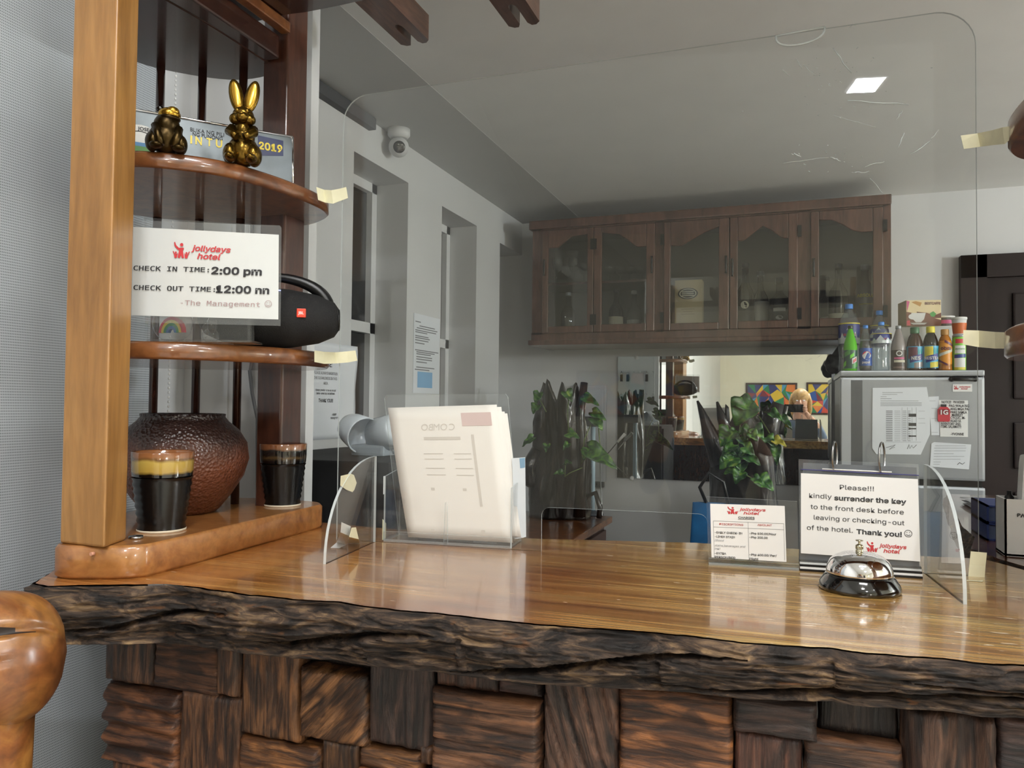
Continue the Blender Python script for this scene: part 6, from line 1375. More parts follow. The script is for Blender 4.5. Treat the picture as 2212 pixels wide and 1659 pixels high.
m.tube([(-.10, -.05, .30), (-.135, -.06, .22), (-.13, -.05, .16), (-.09, -.03, .12)], [.022, .034, .036, .02], seg=10); m.tube([(.095, -.05, .015), (.105, -.06, .25), (.1, -.07, .45), (.112, -.05, H1 * .97)], [.03, .024, .02, .016], seg=10)
m.tube([(.09, -.03, .04), (.12, -.04, .10), (.165, -.05, .12), (.185, -.05, .06), (.18, -.05, .014)], [.012] * 5, seg=8)
m.build('driftwood_body', 'driftwood', t1)
def rel(px, py, y, T): q = P(px, py, y=y); return q - T
def foliage(t, T, specs, stems):
    for (px, py, qx, qy, y, w, mt_, nz) in specs:
        a, b_ = rel(px, py, y, T), rel(qx, qy, y - .02, T); l = (b_ - a).length; leaf(a, b_ - a, (nz, -1, .7), l, l * w).build('leaf', mt_, t)
    m = MB()
    for pts in stems: m.tube([rel(px, py, y, T) for px, py, y in pts], .0022, seg=6)
    m.build('vine_stem', 'stem_green', t)
foliage(t1, T1, [(1222, 846, 1236, 865, 3.14, .5, 'leaf_green', .3), (1262, 858, 1293, 872, 3.14, .33, 'leaf_green', 0), (1280, 890, 1308, 904, 3.14, .36, 'leaf_green', 0), (1283, 902, 1302, 926, 3.14, .5, 'leaf_green', .4), (1226, 936, 1250, 943, 3.13, .42, 'leaf_green', 0),
                 (1270, 970, 1334, 1007, 3.11, .30, 'leaf_green', .2), (1272, 973, 1258, 992, 3.10, .62, 'leaf_green', -.3), (1216, 1020, 1196, 1022, 3.13, .4, 'leaf_green', 0), (1220, 1000, 1233, 998, 3.13, .4, 'leaf_green', 0), (1165, 848, 1155, 872, 3.15, .45, 'leaf_green', 0), (1160, 875, 1150, 892, 3.15, .6, 'leaf_green', 0), (1152, 945, 1126, 962, 3.14, .34, 'leaf_green', 0), (1228, 958, 1216, 970, 3.13, .5, 'leaf_green', 0), (1182, 960, 1178, 975, 3.13, .5, 'leaf_green', 0)],
        [[(1229, 855, 3.14), (1226, 890, 3.13), (1228, 935, 3.13)], [(1258, 1010, 3.13), (1230, 1022, 3.12), (1220, 1030, 3.12)], [(1276, 918, 3.14), (1262, 950, 3.14), (1256, 1000, 3.14)], [(1220, 1030, 3.12), (1222, 1000, 3.12)], [(1270, 985, 3.12), (1256, 1000, 3.14)], [(1155, 870, 3.15), (1165, 860, 3.15), (1180, 890, 3.15)], [(1293, 925, 3.14), (1296, 960, 3.14), (1285, 985, 3.12)]])
# right planter on its stand
PZ = 0.80; T2 = Vector((-0.165, 2.86, PZ))
pd = thing('plant_stand', 'dark wooden stand under the right driftwood planter, hidden behind the signs', 'stand', (T2.x, T2.y, 0))
MB().span((T2.x - .17, T2.y - .15, PZ - .03), (T2.x + .17, T2.y + .15, PZ), bevel=.004).build('stand_top', 'dark_wood', pd)
for sx in (-.14, .14):
    for sy in (-.12, .12): MB().span((T2.x + sx - .02, T2.y + sy - .02, 0), (T2.x + sx + .02, T2.y + sy + .02, PZ - .03)).build('leg', 'dark_wood', pd)
H2 = P(1560, 866, y=2.80).z - PZ
t2, m = planter('leafy black driftwood planter standing in front of the mirror', T2, PZ, H2, .118, [(-2.5, .99, .3), (-1.9, .98, .3), (-.5, .985, .4), (1.5, .95, .4)], 7.7)
m.tube([(-.07, -.05, H2 * .62), (-.11, -.05, H2 * .78), (-.135, -.05, H2 * .90), (-.158, -.05, H2 * 1.0)], [.045, .030, .016, .004], seg=10); m.tube([(.06, -.04, H2 * .7), (.09, -.05, H2 * .86), (.115, -.05, H2 * .99)], [.05, .032, .020], seg=10); m.tube([(-.05, -.04, H2 * .8), (-.075, -.05, H2 * .9), (-.09, -.05, H2 * .995)], [.03, .016, .004], seg=8)
m.build('driftwood_body', 'driftwood', t2)
rnd = random.Random(11); sp_ = [(1612, 872, 1588, 918, 2.70, .62, 'leaf_green', .3), (1600, 868, 1640, 885, 2.71, .5, 'leaf_green', .2), (1665, 890, 1690, 905, 2.72, .4, 'leaf_green', 0), (1690, 900, 1712, 925, 2.72, .25, 'leaf_green', 0), (1655, 945, 1672, 962, 2.70, .6, 'leaf_green', .3), (1672, 950, 1698, 960, 2.70, .42, 'leaf_yellow', .2), (1676, 965, 1678, 1003, 2.70, .3, 'leaf_green', 0), (1620, 930, 1608, 948, 2.69, .62, 'leaf_green', 0),
        (1578, 930, 1555, 962, 2.69, .6, 'leaf_green', 0), (1585, 985, 1553, 1010, 2.68, .62, 'leaf_green', 0), (1612, 985, 1643, 1001, 2.68, .45, 'leaf_green', .4), (1600, 1020, 1588, 1043, 2.67, .62, 'leaf_green', 0), (1640, 1035, 1672, 1056, 2.68, .55, 'leaf_green', .3), (1628, 1032, 1650, 1045, 2.68, .4, 'leaf_green', 0)]
for k in range(14):
    x, y = rnd.uniform(1570, 1640), rnd.uniform(925, 1015); a = rnd.uniform(.2, PI - .2); l = rnd.uniform(18, 28); sp_.append((x, y, x + l * math.cos(a), y + l * math.sin(a), 2.69 + rnd.uniform(-.01, .03), rnd.uniform(.45, .62), 'leaf_green', rnd.uniform(-.3, .4)))
foliage(t2, T2, sp_, [[(1600, 900, 2.72), (1595, 960, 2.71), (1600, 1020, 2.70), (1630, 1036, 2.70)], [(1640, 900, 2.74), (1668, 945, 2.72), (1678, 970, 2.71)], [(1595, 960, 2.71), (1578, 985, 2.70)], [(1650, 890, 2.75), (1690, 898, 2.73)]])
# blue bag hanging beside the stand, grey metal tin
q0 = P(1512, 1085, y=2.62); m = MB()
def bagf(u, v): a = 2 * PI * u; return (q0.x + .055 + (.075 + .02 * v) * math.cos(a) + .006 * math.sin(5 * a), 2.62 + .03 * math.sin(a) * (.6 + .6 * v), q0.z - .34 * v)
m.grid(bagf, 36, 10, close_u=True); vs = list(m.bm.verts); t = thing('blue_bag', 'blue cloth bag with black handles hanging at the left of the plant stand', 'bag', (q0.x + .05, 2.62, q0.z - .34)); m.build('bag_body', mat('bag_blue', '#155a8c', .7, var=.3, vscale=12), t)
MB().tube([(q0.x + .02, 2.62, q0.z), (q0.x + .0, 2.61, q0.z + .05), (q0.x + .03, 2.61, q0.z + .10), (q0.x + .075, 2.62, q0.z + .07), (q0.x + .09, 2.62, q0.z)], .006, seg=8).build('handle', 'black', t)
# thin pole, breaker panel, wand
q = P(1279, 912, y=3.38); x_ = q.x
t = thing('pole_stand', 'thin pale blue pole with a dark grey head behind the left driftwood planter', 'pole', (x_, 3.40, TZ))
MB().tube([(x_, 3.40, TZ + .02), (x_, 3.40, q.z)], .011, seg=12).build('pole', mat('pole_blue', '#a9c0cc', .4), t); MB().span((x_ - .06, 3.37, q.z - .02), (x_ + .025, 3.43, q.z + .025), bevel=.006).build('head', 'silver_dark', t); MB().lathe([(.05, 0), (.05, .008), (.02, .015), (.011, .02)], (x_, 3.40, TZ), seg=24).build('foot', 'silver_dark', t)
q0, q1 = P(1236, 1038, y=3.88), P(1310, 832, y=3.88)
t = thing('breaker_panel', 'pale grey electrical panel on the back wall behind the left driftwood planter', 'panel', ((q0.x + q1.x) / 2, 3.89, q0.z))
MB().span((q0.x, 3.872, q0.z), (q1.x, BY - .001, q1.z), bevel=.006).build('panel_box', mat('panel_pale', '#c3c8cd', .45), t); MB().span((q0.x + .015, 3.866, q0.z + .02), (q1.x - .015, 3.872, q1.z - .02), bevel=.003).build('panel_door', 'panel_pale', t)
q = P(1296, 1045, y=3.88); t = thing('wall_socket', 'dark grey socket on the back wall under the electrical panel', 'socket', (q.x, 3.89, q.z - .02)); s_ = MB().span((q.x - .03, 3.87, q.z - .018), (q.x + .02, BY - .001, q.z + .012), bevel=.004).build('socket_plate', 'silver_dark', t)
for dx in (-.015, .005): MB().span((q.x + dx - .003, 3.868, q.z - .008), (q.x + dx + .003, 3.871, q.z + .004)).build('socket_slot', 'black', s_)
a, b_, c_ = P(1350, 937, y=3.80), P(1334, 955, y=3.80), P(1296, 1000, y=3.78)
t = thing('duster', 'white-handled thin rod leaning against the left edge of the mirror', 'duster', c_); MB().tube([a, b_], [.008, .006], seg=10).build('handle', 'white', t); e_ = P(1270, 1032, y=3.76); e_.z = max(e_.z, TZ); MB().tube([b_, c_, (tx1 - .04, min(ty1 - .03, 3.75), TZ + .002)], .0025, seg=8).build('rod', 'steel', t)

# left side: black cabinet, twin white lamp, notices, surveillance camera -------------------------------
kz = P(735, 991, y=1.68).z
t = thing('black_cabinet', 'plain black cabinet behind the counter at the left, carrying the white twin lamp', 'cabinet', (-1.12, 1.9, 0)); MB().span((-1.355, 1.62, .03), (-.90, 2.15, kz), bevel=.004).build('cabinet_box', 'black_matt', t); MB().span((-1.35, 1.63, 0), (-.91, 2.14, .03)).build('plinth', 'black', t)
d_ = MB().span((-.9, 1.64, .05), (-.888, 2.13, kz - .02)).build('door', 'black_matt', t); MB().tube([(-.88, 1.7, kz - .2), (-.88, 1.7, kz - .1)], .005).build('handle', 'silver_dark', d_)
t = thing('twin_lamp', 'white emergency lamp with two cone heads on the black cabinet', 'lamp', (-1.08, 1.9, kz))
q0, q1 = P(758, 952, y=1.80), P(828, 955, y=1.80)
MB().span((q0.x - .0, 1.80, kz), (q1.x, 1.92, kz + .03), bevel=.008).build('lamp_base', mat('lamp_grey', '#9aa3aa', .4), t)
for q, dx, nm in ((q0, 1, 'lamp_head'), (q1, -1, 'lamp_head')):
    R = Matrix.Rotation(dx * PI / 2, 3, 'Y') @ Matrix.Identity(3)
    m = MB().lathe([(.0, -.045), (.030, -.045), (.038, -.040), (.044, -.02), (.051, .042), (.047, .042), (.04, -.01), (0, -.02)], seg=32)
    m.xform(Matrix.Translation((q.x, 1.83, max(q.z, kz + .064))) @ Matrix.Rotation(.30 * dx, 4, 'Y') @ Matrix.Rotation(-.5, 4, 'Z') @ Matrix.Rotation(PI / 2 * dx, 4, 'Y')); h_ = m.build(nm, mat('lamp_white', '#d5dde4', .25, coat=.3) if 'lamp_white' not in M else 'lamp_white', t)
    MB().tube([(q.x, 1.86, kz + .01), (q.x, 1.85, max(q.z, kz + .052) - .03)], .010).build('swivel', 'lamp_grey', t)
WX = LX + 0.0012
def wl(px, py, f_=0.0): return P(px, py, x=WX + f_)
def wtext(m, s, px, py, size, mi=0, align='CENTER', bold=0.01, sx=1.0): m.text(s, wl(px, py, .0012), YV, ZV, size, align, mi=mi, bold=bold, sx=sx, font='sans')
t = thing('wall_notice', 'white cleanliness notice taped on the left wall beside the first window', 'notice', wl(700, 950))
m = MB(); za, zb = wl(720, 742).z, wl(720, 948).z; ya, yb = wl(664, 800).y, wl(769, 800).y
def nf_(u, v): y = lerp(ya, yb, u) - .03 * (v > .35) * (v - .35) * (u > .7); return (WX + .0004 + .012 * max(0, u - .75) ** 1.5 * 4 * math.sin(v * 5 + 1) ** 2, y, lerp(za, zb, v))
m.grid(nf_, 20, 20); m.thicken(.0003); s_ = m.build('sheet', 'paper_cool', t)
m = MB(); pc_ = 704
for s, y, sz, b_ in (('NOTICE:', 792, .030, .02), ('PLEASE ALWAYS MAINTAIN', 809, .017, 0), ('THE CLEANLINESS IN THIS', 820, .017, 0), ('AREA.', 831, .017, 0), ('Always practice clean as you go!', 845, .013, .01), ('Sama-sama tayo sa kalinisan.', 852, .013, .01), ('THANK YOU!!!', 869, .021, .02)): wtext(m, s, pc_, y, sz, 0, 'CENTER', b_, .8)
wtext(m, '-HRMP', 716, 898, .014, 0, 'LEFT', .01, .8); wtext(m, 'management', 714, 905, .014, 0, 'LEFT', .01, .8)
m.build('printing', ['ink'], s_)
t = thing('wall_notice', 'white list with a pale blue square taped on the pier between the two windows', 'notice', wl(920, 850))
m = MB(); y0, y1 = wl(893, 760).y, wl(949, 760).y; z1_, z0_ = wl(920, 682).z, wl(920, 850).z; m.span((WX, y0, z0_), (WX + .0006, y1, z1_)); s_ = m.build('sheet', 'paper_cool', t)
m = MB()
def wline(y_, a, b_, th=.004): zz = lerp(z1_, z0_, (y_ - 682) / 168); m.poly([(WX + .001, lerp(y0, y1, a), zz), (WX + .001, lerp(y0, y1, b_), zz), (WX + .001, lerp(y0, y1, b_), zz + th), (WX + .001, lerp(y0, y1, a), zz + th)], 0)
for y_, a, b_ in ((700, .05, .25), (708, .2, .8), (713, .1, .9), (718, .05, .85), (722, .05, .5), (730, .05, .55), (734, .05, .6), (739, .05, .55), (745, .05, .4), (760, .05, .95), (764, .1, .8), (768, .1, .65), (774, .1, .7), (779, .1, .7), (785, .1, .5), (796, .1, .8), (801, .05, .6)): wline(y_, a, b_)
zA, zB = lerp(z1_, z0_, (804 - 682) / 168), lerp(z1_, z0_, (838 - 682) / 168); m.poly([(WX + .001, lerp(y0, y1, .15), zB), (WX + .001, lerp(y0, y1, .72), zB), (WX + .001, lerp(y0, y1, .72), zA), (WX + .001, lerp(y0, y1, .15), zA)], 1)
m.build('printing', ['ink_grey', mat('square_blue', '#7fb0d8', .5)], s_)
t = thing('surveillance_camera', 'white dome surveillance camera with dark lens under the ceiling at the left', 'camera', (-1.31, 2.42, CZ))
q = P(856, 277, y=2.40); c_ = Vector((q.x, 2.42, 2.266)); MB().lathe([(.040, CZ - .0008 - c_.z), (.040, CZ - .022 - c_.z), (.030, CZ - .034 - c_.z)], (c_.x, c_.y, c_.z), seg=28).build('mount', 'wall', t)
MB().ellipsoid(c_, (.036, .036, .036)).build('ball', 'wall', t)
d = (Vector((.1, 0.1, 1.45)) - c_).normalized(); R4 = d.to_track_quat('Z', 'Y').to_matrix().to_4x4(); m = MB().lathe([(0, .030), (.0195, .030), (.021, .036), (.018, .0375), (0, .0378)], seg=28); m.xform(Matrix.Translation(c_) @ R4); m.build('lens_face', 'black_gloss', t)
# cable down the partition
q0, q1, q2 = P(538, 790, y=1.462), P(545, 850, y=1.462), P(556, 905, y=1.462)
m = MB(); m.tube([Vector((q0.x, 1.464, 1.9)), q0, q1, q2, P(556, 1060, y=1.462)], .004, seg=8); solo(m, 'cable', mat('cable_grey', '#6a6c70', .5), 'thin grey cable hanging on the white partition behind the corner shelf', 'cable', (q0.x, 1.464, 1.15))

# on the side desk ------------------------------------------------------------------------------------
def dk(px, py, dz=0.0): return P(px, py, z=CT + dz)
DL = ['crumpled white sheets lying on the side desk near the refrigerator']
o = [dk(2064, 1084), dk(2212, 1085), dk(2230, 1108), dk(2120, 1112), dk(2082, 1104)]
for k, (dz, lab) in enumerate(((0, 'lowest white sheet of the loose stack on the side desk'), (.006, 'middle white sheet of the loose stack on the side desk'), (.012, 'top white sheet of the loose stack on the side desk'))):
    m = MB(); c_ = sum(o, Vector()) / 5; R = Matrix.Rotation(.06 * (k - 1), 3, 'Z')
    def pf(u, v, dz=dz, k=k): x = lerp(o[0].x + .01, o[0].x + .36, u); y = lerp(2.02, 2.36, v); return (x, y + .02 * k, CT + .001 + dz + .004 * abs(fbm((x * 9, y * 9, k), 2)))
    m.grid(pf, 14, 14); m.thicken(.0004); solo(m, 'paper_sheet', 'paper_cool', lab, 'paper', (o[0].x + .15, 2.2, CT), 'loose sheets on the side desk')
q = dk(2120, 1172); BX, BYY = q.x, q.y
for k, (dz, lab) in enumerate(((0.0, 'lower dark blue book beside the white desk box'), (.034, 'upper dark blue book beside the white desk box'))):
    t = thing('book', lab, 'book', (BX + .1, BYY + .16, CT + dz), 'blue books on the side desk'); z0 = CT + .0005 + dz; a, b_ = (BX + .015, BYY + .03), (BX + .19, BYY + .17)
    c_ = MB(); c_.span((a[0], a[1], z0), (b_[0], b_[1], z0 + .003)); c_.span((a[0], a[1], z0 + .03), (b_[0], b_[1], z0 + .033)); c_.span((a[0], a[1], z0), (a[0] + .004, b_[1], z0 + .033)); c_.build('cover', mat('book_blue', '#1d2f66', .5) if 'book_blue' not in M else 'book_blue', t)
    MB().span((a[0] + .004, a[1] + .004, z0 + .003), (b_[0] - .004, b_[1] - .004, z0 + .03)).build('pages', mat('pages', '#3f4a66', .7) if 'pages' not in M else 'pages', t)
q0 = dk(2171, 1201); bx0, by0 = q0.x, q0.y; zt_ = P(2171, 1078, y=by0).z
t = thing('desk_box', 'white open plastic box at the right edge, holding the white card terminal', 'box', (bx0 + .1, by0 + .06, CT))
m = MB(); W_, D_ = .2, .065; th = .003
m.span((bx0, by0, CT + .0005), (bx0 + W_, by0 + D_, CT + .004)); m.span((bx0, by0, CT), (bx0 + W_, by0 + th, zt_)); m.span((bx0, by0 + D_ - th, CT), (bx0 + W_, by0 + D_, zt_)); m.span((bx0, by0, CT), (bx0 + th, by0 + D_, zt_)); m.span((bx0 + W_ - th, by0, CT), (bx0 + W_, by0 + D_, zt_)); bx_ = m.build('box_shell', 'white', t)
m = MB(); m.text('BA', P(2197, 1117, y=by0 - .0008), XV, ZV, .012, bold=.03, font='sans'); m.build('box_lettering', 'ink', bx_)
t = thing('card_terminal', 'white rounded card terminal standing in the white desk box at the right edge', 'terminal', (bx0 + .09, by0 + .03, CT + .004)); q = P(2182, 1090, y=by0 + .05)
c_ = MB(); c_.box((q.x + .050, by0 + .033, CT + .09), (.085, .036, .165), rot=Matrix.Rotation(.08, 3, 'Y') @ Matrix.Rotation(-.1, 3, 'X'), bevel=.014); tb = c_.build('terminal_shell', 'white', t)
MB().box((q.x + .057, by0 + .0125, CT + .125), (.055, .004, .06), rot=Matrix.Rotation(.08, 3, 'Y'), bevel=.001).build('terminal_screen', mat('term_grey', '#c5c6c8', .4), tb)
q = P(2176, 1068, y=by0 + .04)
t = thing('ink_bottle', 'small dark blue bottle with black cap standing in the white desk box', 'bottle', (q.x + .004, by0 + .045, CT + .004), world=False); hb_ = q.z - CT - .01; MB().lathe([(0, 0), (.011, 0), (.012, .003), (.012, hb_ - .02), (.006, hb_ - .012)], seg=20).build('bottle_body', mat('ink_blue', '#1a2a6a', .2), t); MB().lathe([(.0075, hb_ - .014), (.0075, hb_ + .002), (.004, hb_ + .006), (.004, hb_ + .012), (0, hb_ + .012)], seg=16).build('cap', 'black', t)

# ================================================================== LOG CHAIR AT THE LEFT
lc = thing('log_chair', 'heavy varnished log chair, its rounded top rail reaching in at the left edge', 'chair', (-1.0, 0.55, 0.0))
A_ = Vector((-0.815, 0.692, 1.052)); dr = Vector((-0.62, -0.74, 0.012)).normalized()
m = MB()
def logf(u, v):
    a = 2 * PI * v; L_ = 0.55; s = u * L_
    k = 1.0
    e = 0.075
    if s < e: k = math.sqrt(max(0, 1 - (1 - s / e) ** 2.8))
    if s > L_ - e: k = math.sqrt(max(0, 1 - (1 - (L_ - s) / e) ** 2.4))
    r = 0.074 * (1 + 0.10 * s / L_) * max(k, 0.02) * (1 + .035 * fbm((s * 7, math.cos(a) * 1.4, math.sin(a) * 1.4), 3))
    for ac_, wd, dp, s0, s1 in ((2.35, .10, .13, -.02, .6), (-.35 + PI, .07, .07, .04, .6)):
        d = abs((a - ac_ - .25 * math.sin(s * 9) + PI) % (2 * PI) - PI)
        if d < wd and s0 < s < s1: r *= 1 - dp * (1 - (d / wd) ** 2) * min(1, max(0, (s - s0) / .06))
    n = dr.cross(ZV).normalized(); up_ = n.cross(dr)
    return A_ - dr * 0.0 + dr * (s - .0) + n * (r * math.cos(a)) + up_ * (r * 1.02 * math.sin(a))
GV = 64
def in_crack(s, a):
    for ac_, wd, s0, s1 in ((2.35, .085, .03, .6), (1.25, .06, .10, .6), (-.35 + PI, .055, .05, .42)):
        if s0 < s < s1 and abs((a - ac_ - .25 * math.sin(s * 9) - .06 * math.sin(s * 60) + PI) % (2 * PI) - PI) < wd * min(1, (s - s0) / .08 + .15): return True
    return False
m.grid(logf, 140, GV * 2)
m.bm.faces.ensure_lookup_table()
for i in range(140):
    for j in range(GV * 2):
        if in_crack((i + .5) / 140 * .55, 2 * PI * (j + .5) / (GV * 2)): m.bm.faces[i * GV * 2 + j].material_index = 1
bmesh.ops.remove_doubles(m.bm, verts=m.bm.verts, dist=1e-6)
m.build('back_rail', ['log_wood', mat('log_crack', '#1d110a', .6)], lc)
pp_ = A_ + dr * 0.15
for k, s in enumerate((0.085, 0.47)):
    q = A_ + dr * s; m = MB(); m.tube([(q.x, q.y, 0.0), (q.x, q.y, 0.3), (q.x + .004, q.y, 0.6), (q.x, q.y, 0.80), (q.x, q.y, 1.0)], [.055, .050, .049, .050, .055], seg=28); m.build('rear_leg', 'log_wood', lc)
sd_ = Vector((-dr.y, dr.x, 0)).normalized(); sd_ = sd_ if sd_.y < 0 else -sd_
for s in (0.085, 0.47):
    q = A_ + dr * s + sd_ * .40; MB().tube([(q.x, q.y, 0), (q.x, q.y, .47)], [.05, .046], seg=24).build('front_leg', 'log_wood', lc)
c_ = A_ + dr * .32 + sd_ * .2; R = Matrix(((dr.x, sd_.x, 0), (dr.y, sd_.y, 0), (0, 0, 1)))
MB().box((c_.x, c_.y, .50), (.50, .50, .07), rot=R, bevel=.02).build('seat', 'log_wood', lc)

# ================================================================== KEY BOARD ON THE BACK OF THE PARTITION (seen in the mirror)
t = thing('key_board', 'pale board with rows of hooks on the office side of the partition', 'board', (-1.21, 1.51, 1.1)); MB().span((-1.365, 1.501, 1.10), (-1.06, 1.512, 1.76)).build('board_panel', mat('board_pale', '#c6cbcc', .5), t)
KX = [-1.33 + .052 * i for i in range(6)]
rnd = random.Random(5); kn = 0
for r_ in range(2):
    for i, x in enumerate(KX):
        z = 1.63 - r_ * .18
        MB().tube([(x, 1.512, z), (x, 1.527, z), (x, 1.530, z + .01)], .0022, seg=6).build('hook', 'steel', t)
        if rnd.random() < .75:
            kn += 1; kt = thing('key', 'bunch of keys on the %s row of the board on the partition' % ('upper', 'lower')[r_], 'key', (x, 1.525, z), 'room keys on the board')
            MB().tube([(x + .009 * math.cos(2 * PI * k / 12), 1.525, z - .008 + .009 * math.sin(2 * PI * k / 12)) for k in range(13)], .001, seg=5, cap=False).build('key_ring', 'steel', kt)
            MB().span((x - .011, 1.523, z - .075), (x + .011, 1.527, z - .018), bevel=.001).build('key_fob', 'black', kt); MB().span((x + .006, 1.519, z - .065), (x + .010, 1.522, z - .016)).build('key_blade', 'steel', kt)

# ================================================================== LOBBY: paintings seen in the mirror
VY = 2 * 3.889 + 7.985
def paint(label, px0, px1, py0, py1, seed):
    a, b_ = P(px0, py0, y=VY), P(px1, py1, y=VY); x0, x1, z1, z0 = a.x, b_.x, a.z, b_.z; y = -7.985
    t = thing('painting', label, 'painting', ((x0 + x1) / 2, -7.99, z0), 'paintings on the lobby wall')
    f = MB(); w_ = .035
    for s0, s1 in (((x0 - w_, z0 - w_), (x1 + w_, z0)), ((x0 - w_, z1), (x1 + w_, z1 + w_)), ((x0 - w_, z0), (x0, z1)), ((x1, z0), (x1 + w_, z1))): f.span((s0[0], -8.0, s0[1]), (s1[0], y + .015, s1[1]))
    f.build('frame', 'dark_wood', t); c_ = MB(); rnd = random.Random(seed); n = 7; g = 4; cols_ = ['pb%d' % k for k in range(8)]
    P_ = {}
    for i in range(n + 1):
        for j in range(g + 1): P_[i, j] = (lerp(x0, x1, min(1, max(0, (i + (rnd.uniform(-.45, .45) if 0 < i < n else 0)) / n))), lerp(z0, z1, min(1, max(0, (j + (rnd.uniform(-.45, .45) if 0 < j < g else 0)) / g))))
    for i in range(n):
        for j in range(g):
            q = [P_[i, j], P_[i + 1, j], P_[i + 1, j + 1], P_[i, j + 1]]
            for tri in (((0, 1, 2), (0, 2, 3)) if rnd.random() < .5 else ((0, 1, 3), (1, 2, 3))): c_.poly([(q[k][0], y, q[k][1]) for k in tri], rnd.randrange(8))
    c_.build('canvas', cols_, t, normals=False)
for k, cc in enumerate(('#d8b52a', '#c93b22', '#1f4c9a', '#1f7a4a', '#d9762a', '#2a2f6a', '#7a2030', '#4a90b8')): mat('pb%d' % k, cc, .5)
paint('colourful abstract painting on the lobby wall, reflected left of the head in the mirror', 1615, 1718, 831, 894, 4)
paint('colourful abstract painting on the lobby wall, reflected right of the head in the mirror', 1746, 1850, 830, 893, 9)

# ================================================================== THE PERSON TAKING THE PHOTOGRAPH (seen in the mirror)
HX, HY, HZ = 0.06, -0.30, 1.42
pn = bpy.data.meshes.new('person'); V_ = []; E_ = []; R_ = []
def jt(p, r, par=None):
    V_.append(p); R_.append(r if isinstance(r, tuple) else (r, r)); i = len(V_) - 1
    if par is not None: E_.append((par, i))
    return i
pv = jt((.05, -.40, .86), (.15, .11)); w1 = jt((.05, -.40, 1.0), (.125, .095), pv); ch_ = jt((.05, -.39, 1.13), (.15, .105), w1); nk = jt((.055, -.37, 1.235), (.06, .055), ch_); hd0 = jt((.058, -.335, 1.32), (.05, .05), nk)
hd1 = jt((HX, HY - .012, 1.385), (.072, .085), hd0); hd2 = jt((HX, HY - .02, 1.455), (.074, .09), hd1); hd3 = jt((HX, HY - .02, 1.505), (.045, .055), hd2)
for s in (-1, 1):
    sh = jt((.05 + s * .165, -.375, 1.175), .05, ch_); el = jt((.05 + s * .225, -.25, 1.05), .038, sh); fa = jt((.03 + s * .17, -.13, 1.20), .032, el); wr = jt((s * .115, -.055, 1.295), .024, fa); pmn = jt((s * .098, -.040, 1.325), (.030, .016), wr)
    hp = jt((.05 + s * .095, -.40, .78), .09, pv); kn_ = jt((.05 + s * .10, -.39, .46), .058, hp); cf = jt((.05 + s * .10, -.41, .28), .05, kn_); an = jt((.05 + s * .10, -.41, .08), .036, cf); ft = jt((.05 + s * .11, -.30, .035), (.04, .03), an)
pn.from_pydata(V_, E_, []); body = bpy.data.objects.new('person', pn); COL.objects.link(body)
sk = body.modifiers.new('skin', 'SKIN'); body.modifiers.new('sub', 'SUBSURF').levels = 2
for i, r in enumerate(R_): pn.skin_vertices[0].data[i].radius = r
pn.skin_vertices[0].data[0].use_root = True
dg = bpy.context.evaluated_depsgraph_get(); me2 = bpy.data.meshes.new_from_object(body.evaluated_get(dg)); body.modifiers.clear(); body.data = me2
mat('skin', '#c99a80', .5); mat('shirt', '#56657a', .8); mat('trousers', '#23262e', .8); mat('hair_blonde', '#b08a52', .45, var=.25, vscale=60); mat('phone_black', '#0c0d10', .15)
for m_ in ('skin', 'shirt', 'trousers', 'black'): me2.materials.append(M[m_])
for p in me2.polygons:
    c = p.center; p.use_smooth = True
    if c.z < .09: p.material_index = 3
    elif c.z < .88: p.material_index = 2
    elif c.z < 1.235 and not (c.y > -.15): p.material_index = 1
    elif c.z < 1.16: p.material_index = 1
tag(body, 'blonde person holding up a phone with both hands, reflected in the mirror', 'person'); body['kind'] = 'thing'
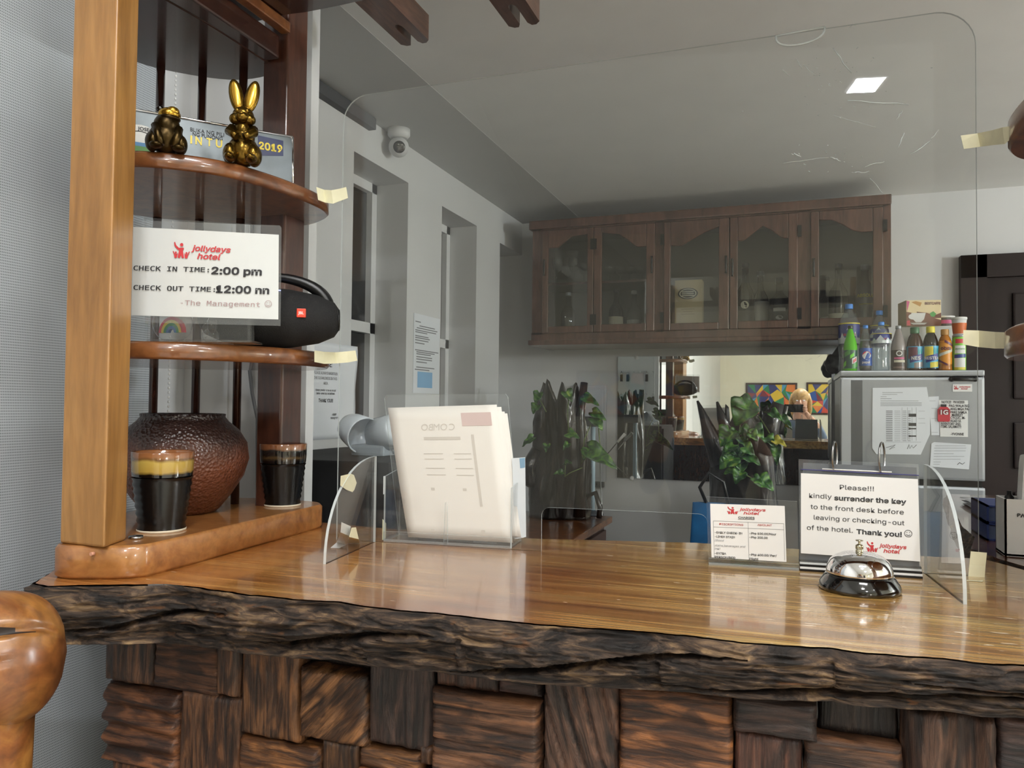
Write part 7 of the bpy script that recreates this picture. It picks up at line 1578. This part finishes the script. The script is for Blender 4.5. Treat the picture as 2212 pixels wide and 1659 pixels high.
# hands: five bent fingers each closing round the ends of the phone
for s in (-1, 1):
    m = MB(); b0 = Vector((s * .098, -.038, 1.325))
    m.ellipsoid(b0 + Vector((-s * .004, 0, .008)), (.026, .016, .034), rot=Matrix.Rotation(s * .35, 3, 'Y'))
    for k, (dz, l) in enumerate(((.036, .030), (.022, .034), (.006, .033), (-.010, .027))):
        st_ = b0 + Vector((s * .006, .006, dz)); m.tube([st_, st_ + Vector((s * .004, .022, .004)), st_ + Vector((-s * .006, .034, .004)), st_ + Vector((-s * (.006 + l * .6), .033, .002))], [.0088, .0082, .0074, .0055], seg=10)
    th = b0 + Vector((-s * .008, -.004, -.026)); m.tube([th, th + Vector((-s * .014, -.008, .006)), th + Vector((-s * .032, -.006, .018))], [.0105, .0095, .007], seg=10)
    m.build('hand', 'skin', body)
m = MB(); m.ellipsoid((HX, HY - .035, 1.45), (.088, .098, .098), fn=lambda d: 1 + .03 * fbm((d.x * 4, d.y * 4, d.z * 4), 2)); m.ellipsoid((HX, HY - .085, 1.36), (.078, .05, .13))
for s in (-1, 1): m.tube([(HX + s * .065, HY - .02, 1.49), (HX + s * .082, HY - .01, 1.42), (HX + s * .085, HY - .03, 1.33), (HX + s * .08, HY - .05, 1.26)], [.022, .026, .024, .008], seg=12)
m.build('hair', 'hair_blonde', body)
m = MB()
for s in (-1, 1): m.ellipsoid((HX + s * .031, HY + .067, 1.425), (.011, .006, .006), seg=12, rings=8)
m.build('eyes', 'white', body)
m = MB(); m.tube([(HX, HY + .068, 1.43), (HX, HY + .082, 1.40), (HX, HY + .088, 1.385)], [.006, .009, .011], seg=10); m.build('nose', 'skin', body)
m = MB(); m.tube([(HX - .022, HY + .064, 1.355), (HX, HY + .072, 1.354), (HX + .022, HY + .064, 1.355)], [.003, .006, .003], seg=8); m.build('mouth', mat('lips', '#a85a54', .5), body)
t = thing('phone', 'dark phone held up sideways by the person in the mirror', 'phone', (0, -.016, 1.3125)); MB().span((-.085, -.020, 1.3125), (.085, -.012, 1.3875), bevel=.003).build('phone_body', 'phone_black', t)
m = MB(); m.lathe([(0, 0), (.012, 0), (.012, .0012), (0, .0012)], (.055, -.0132, 1.362), seg=20, axis='Y'); m.build('camera_bump', 'steel', t)
MB().span((-.078, -.0206, 1.319), (.078, -.0201, 1.381)).build('display', mat('display', '#6a7078', .2, emit=.4, ecol='#8a8478'), t)
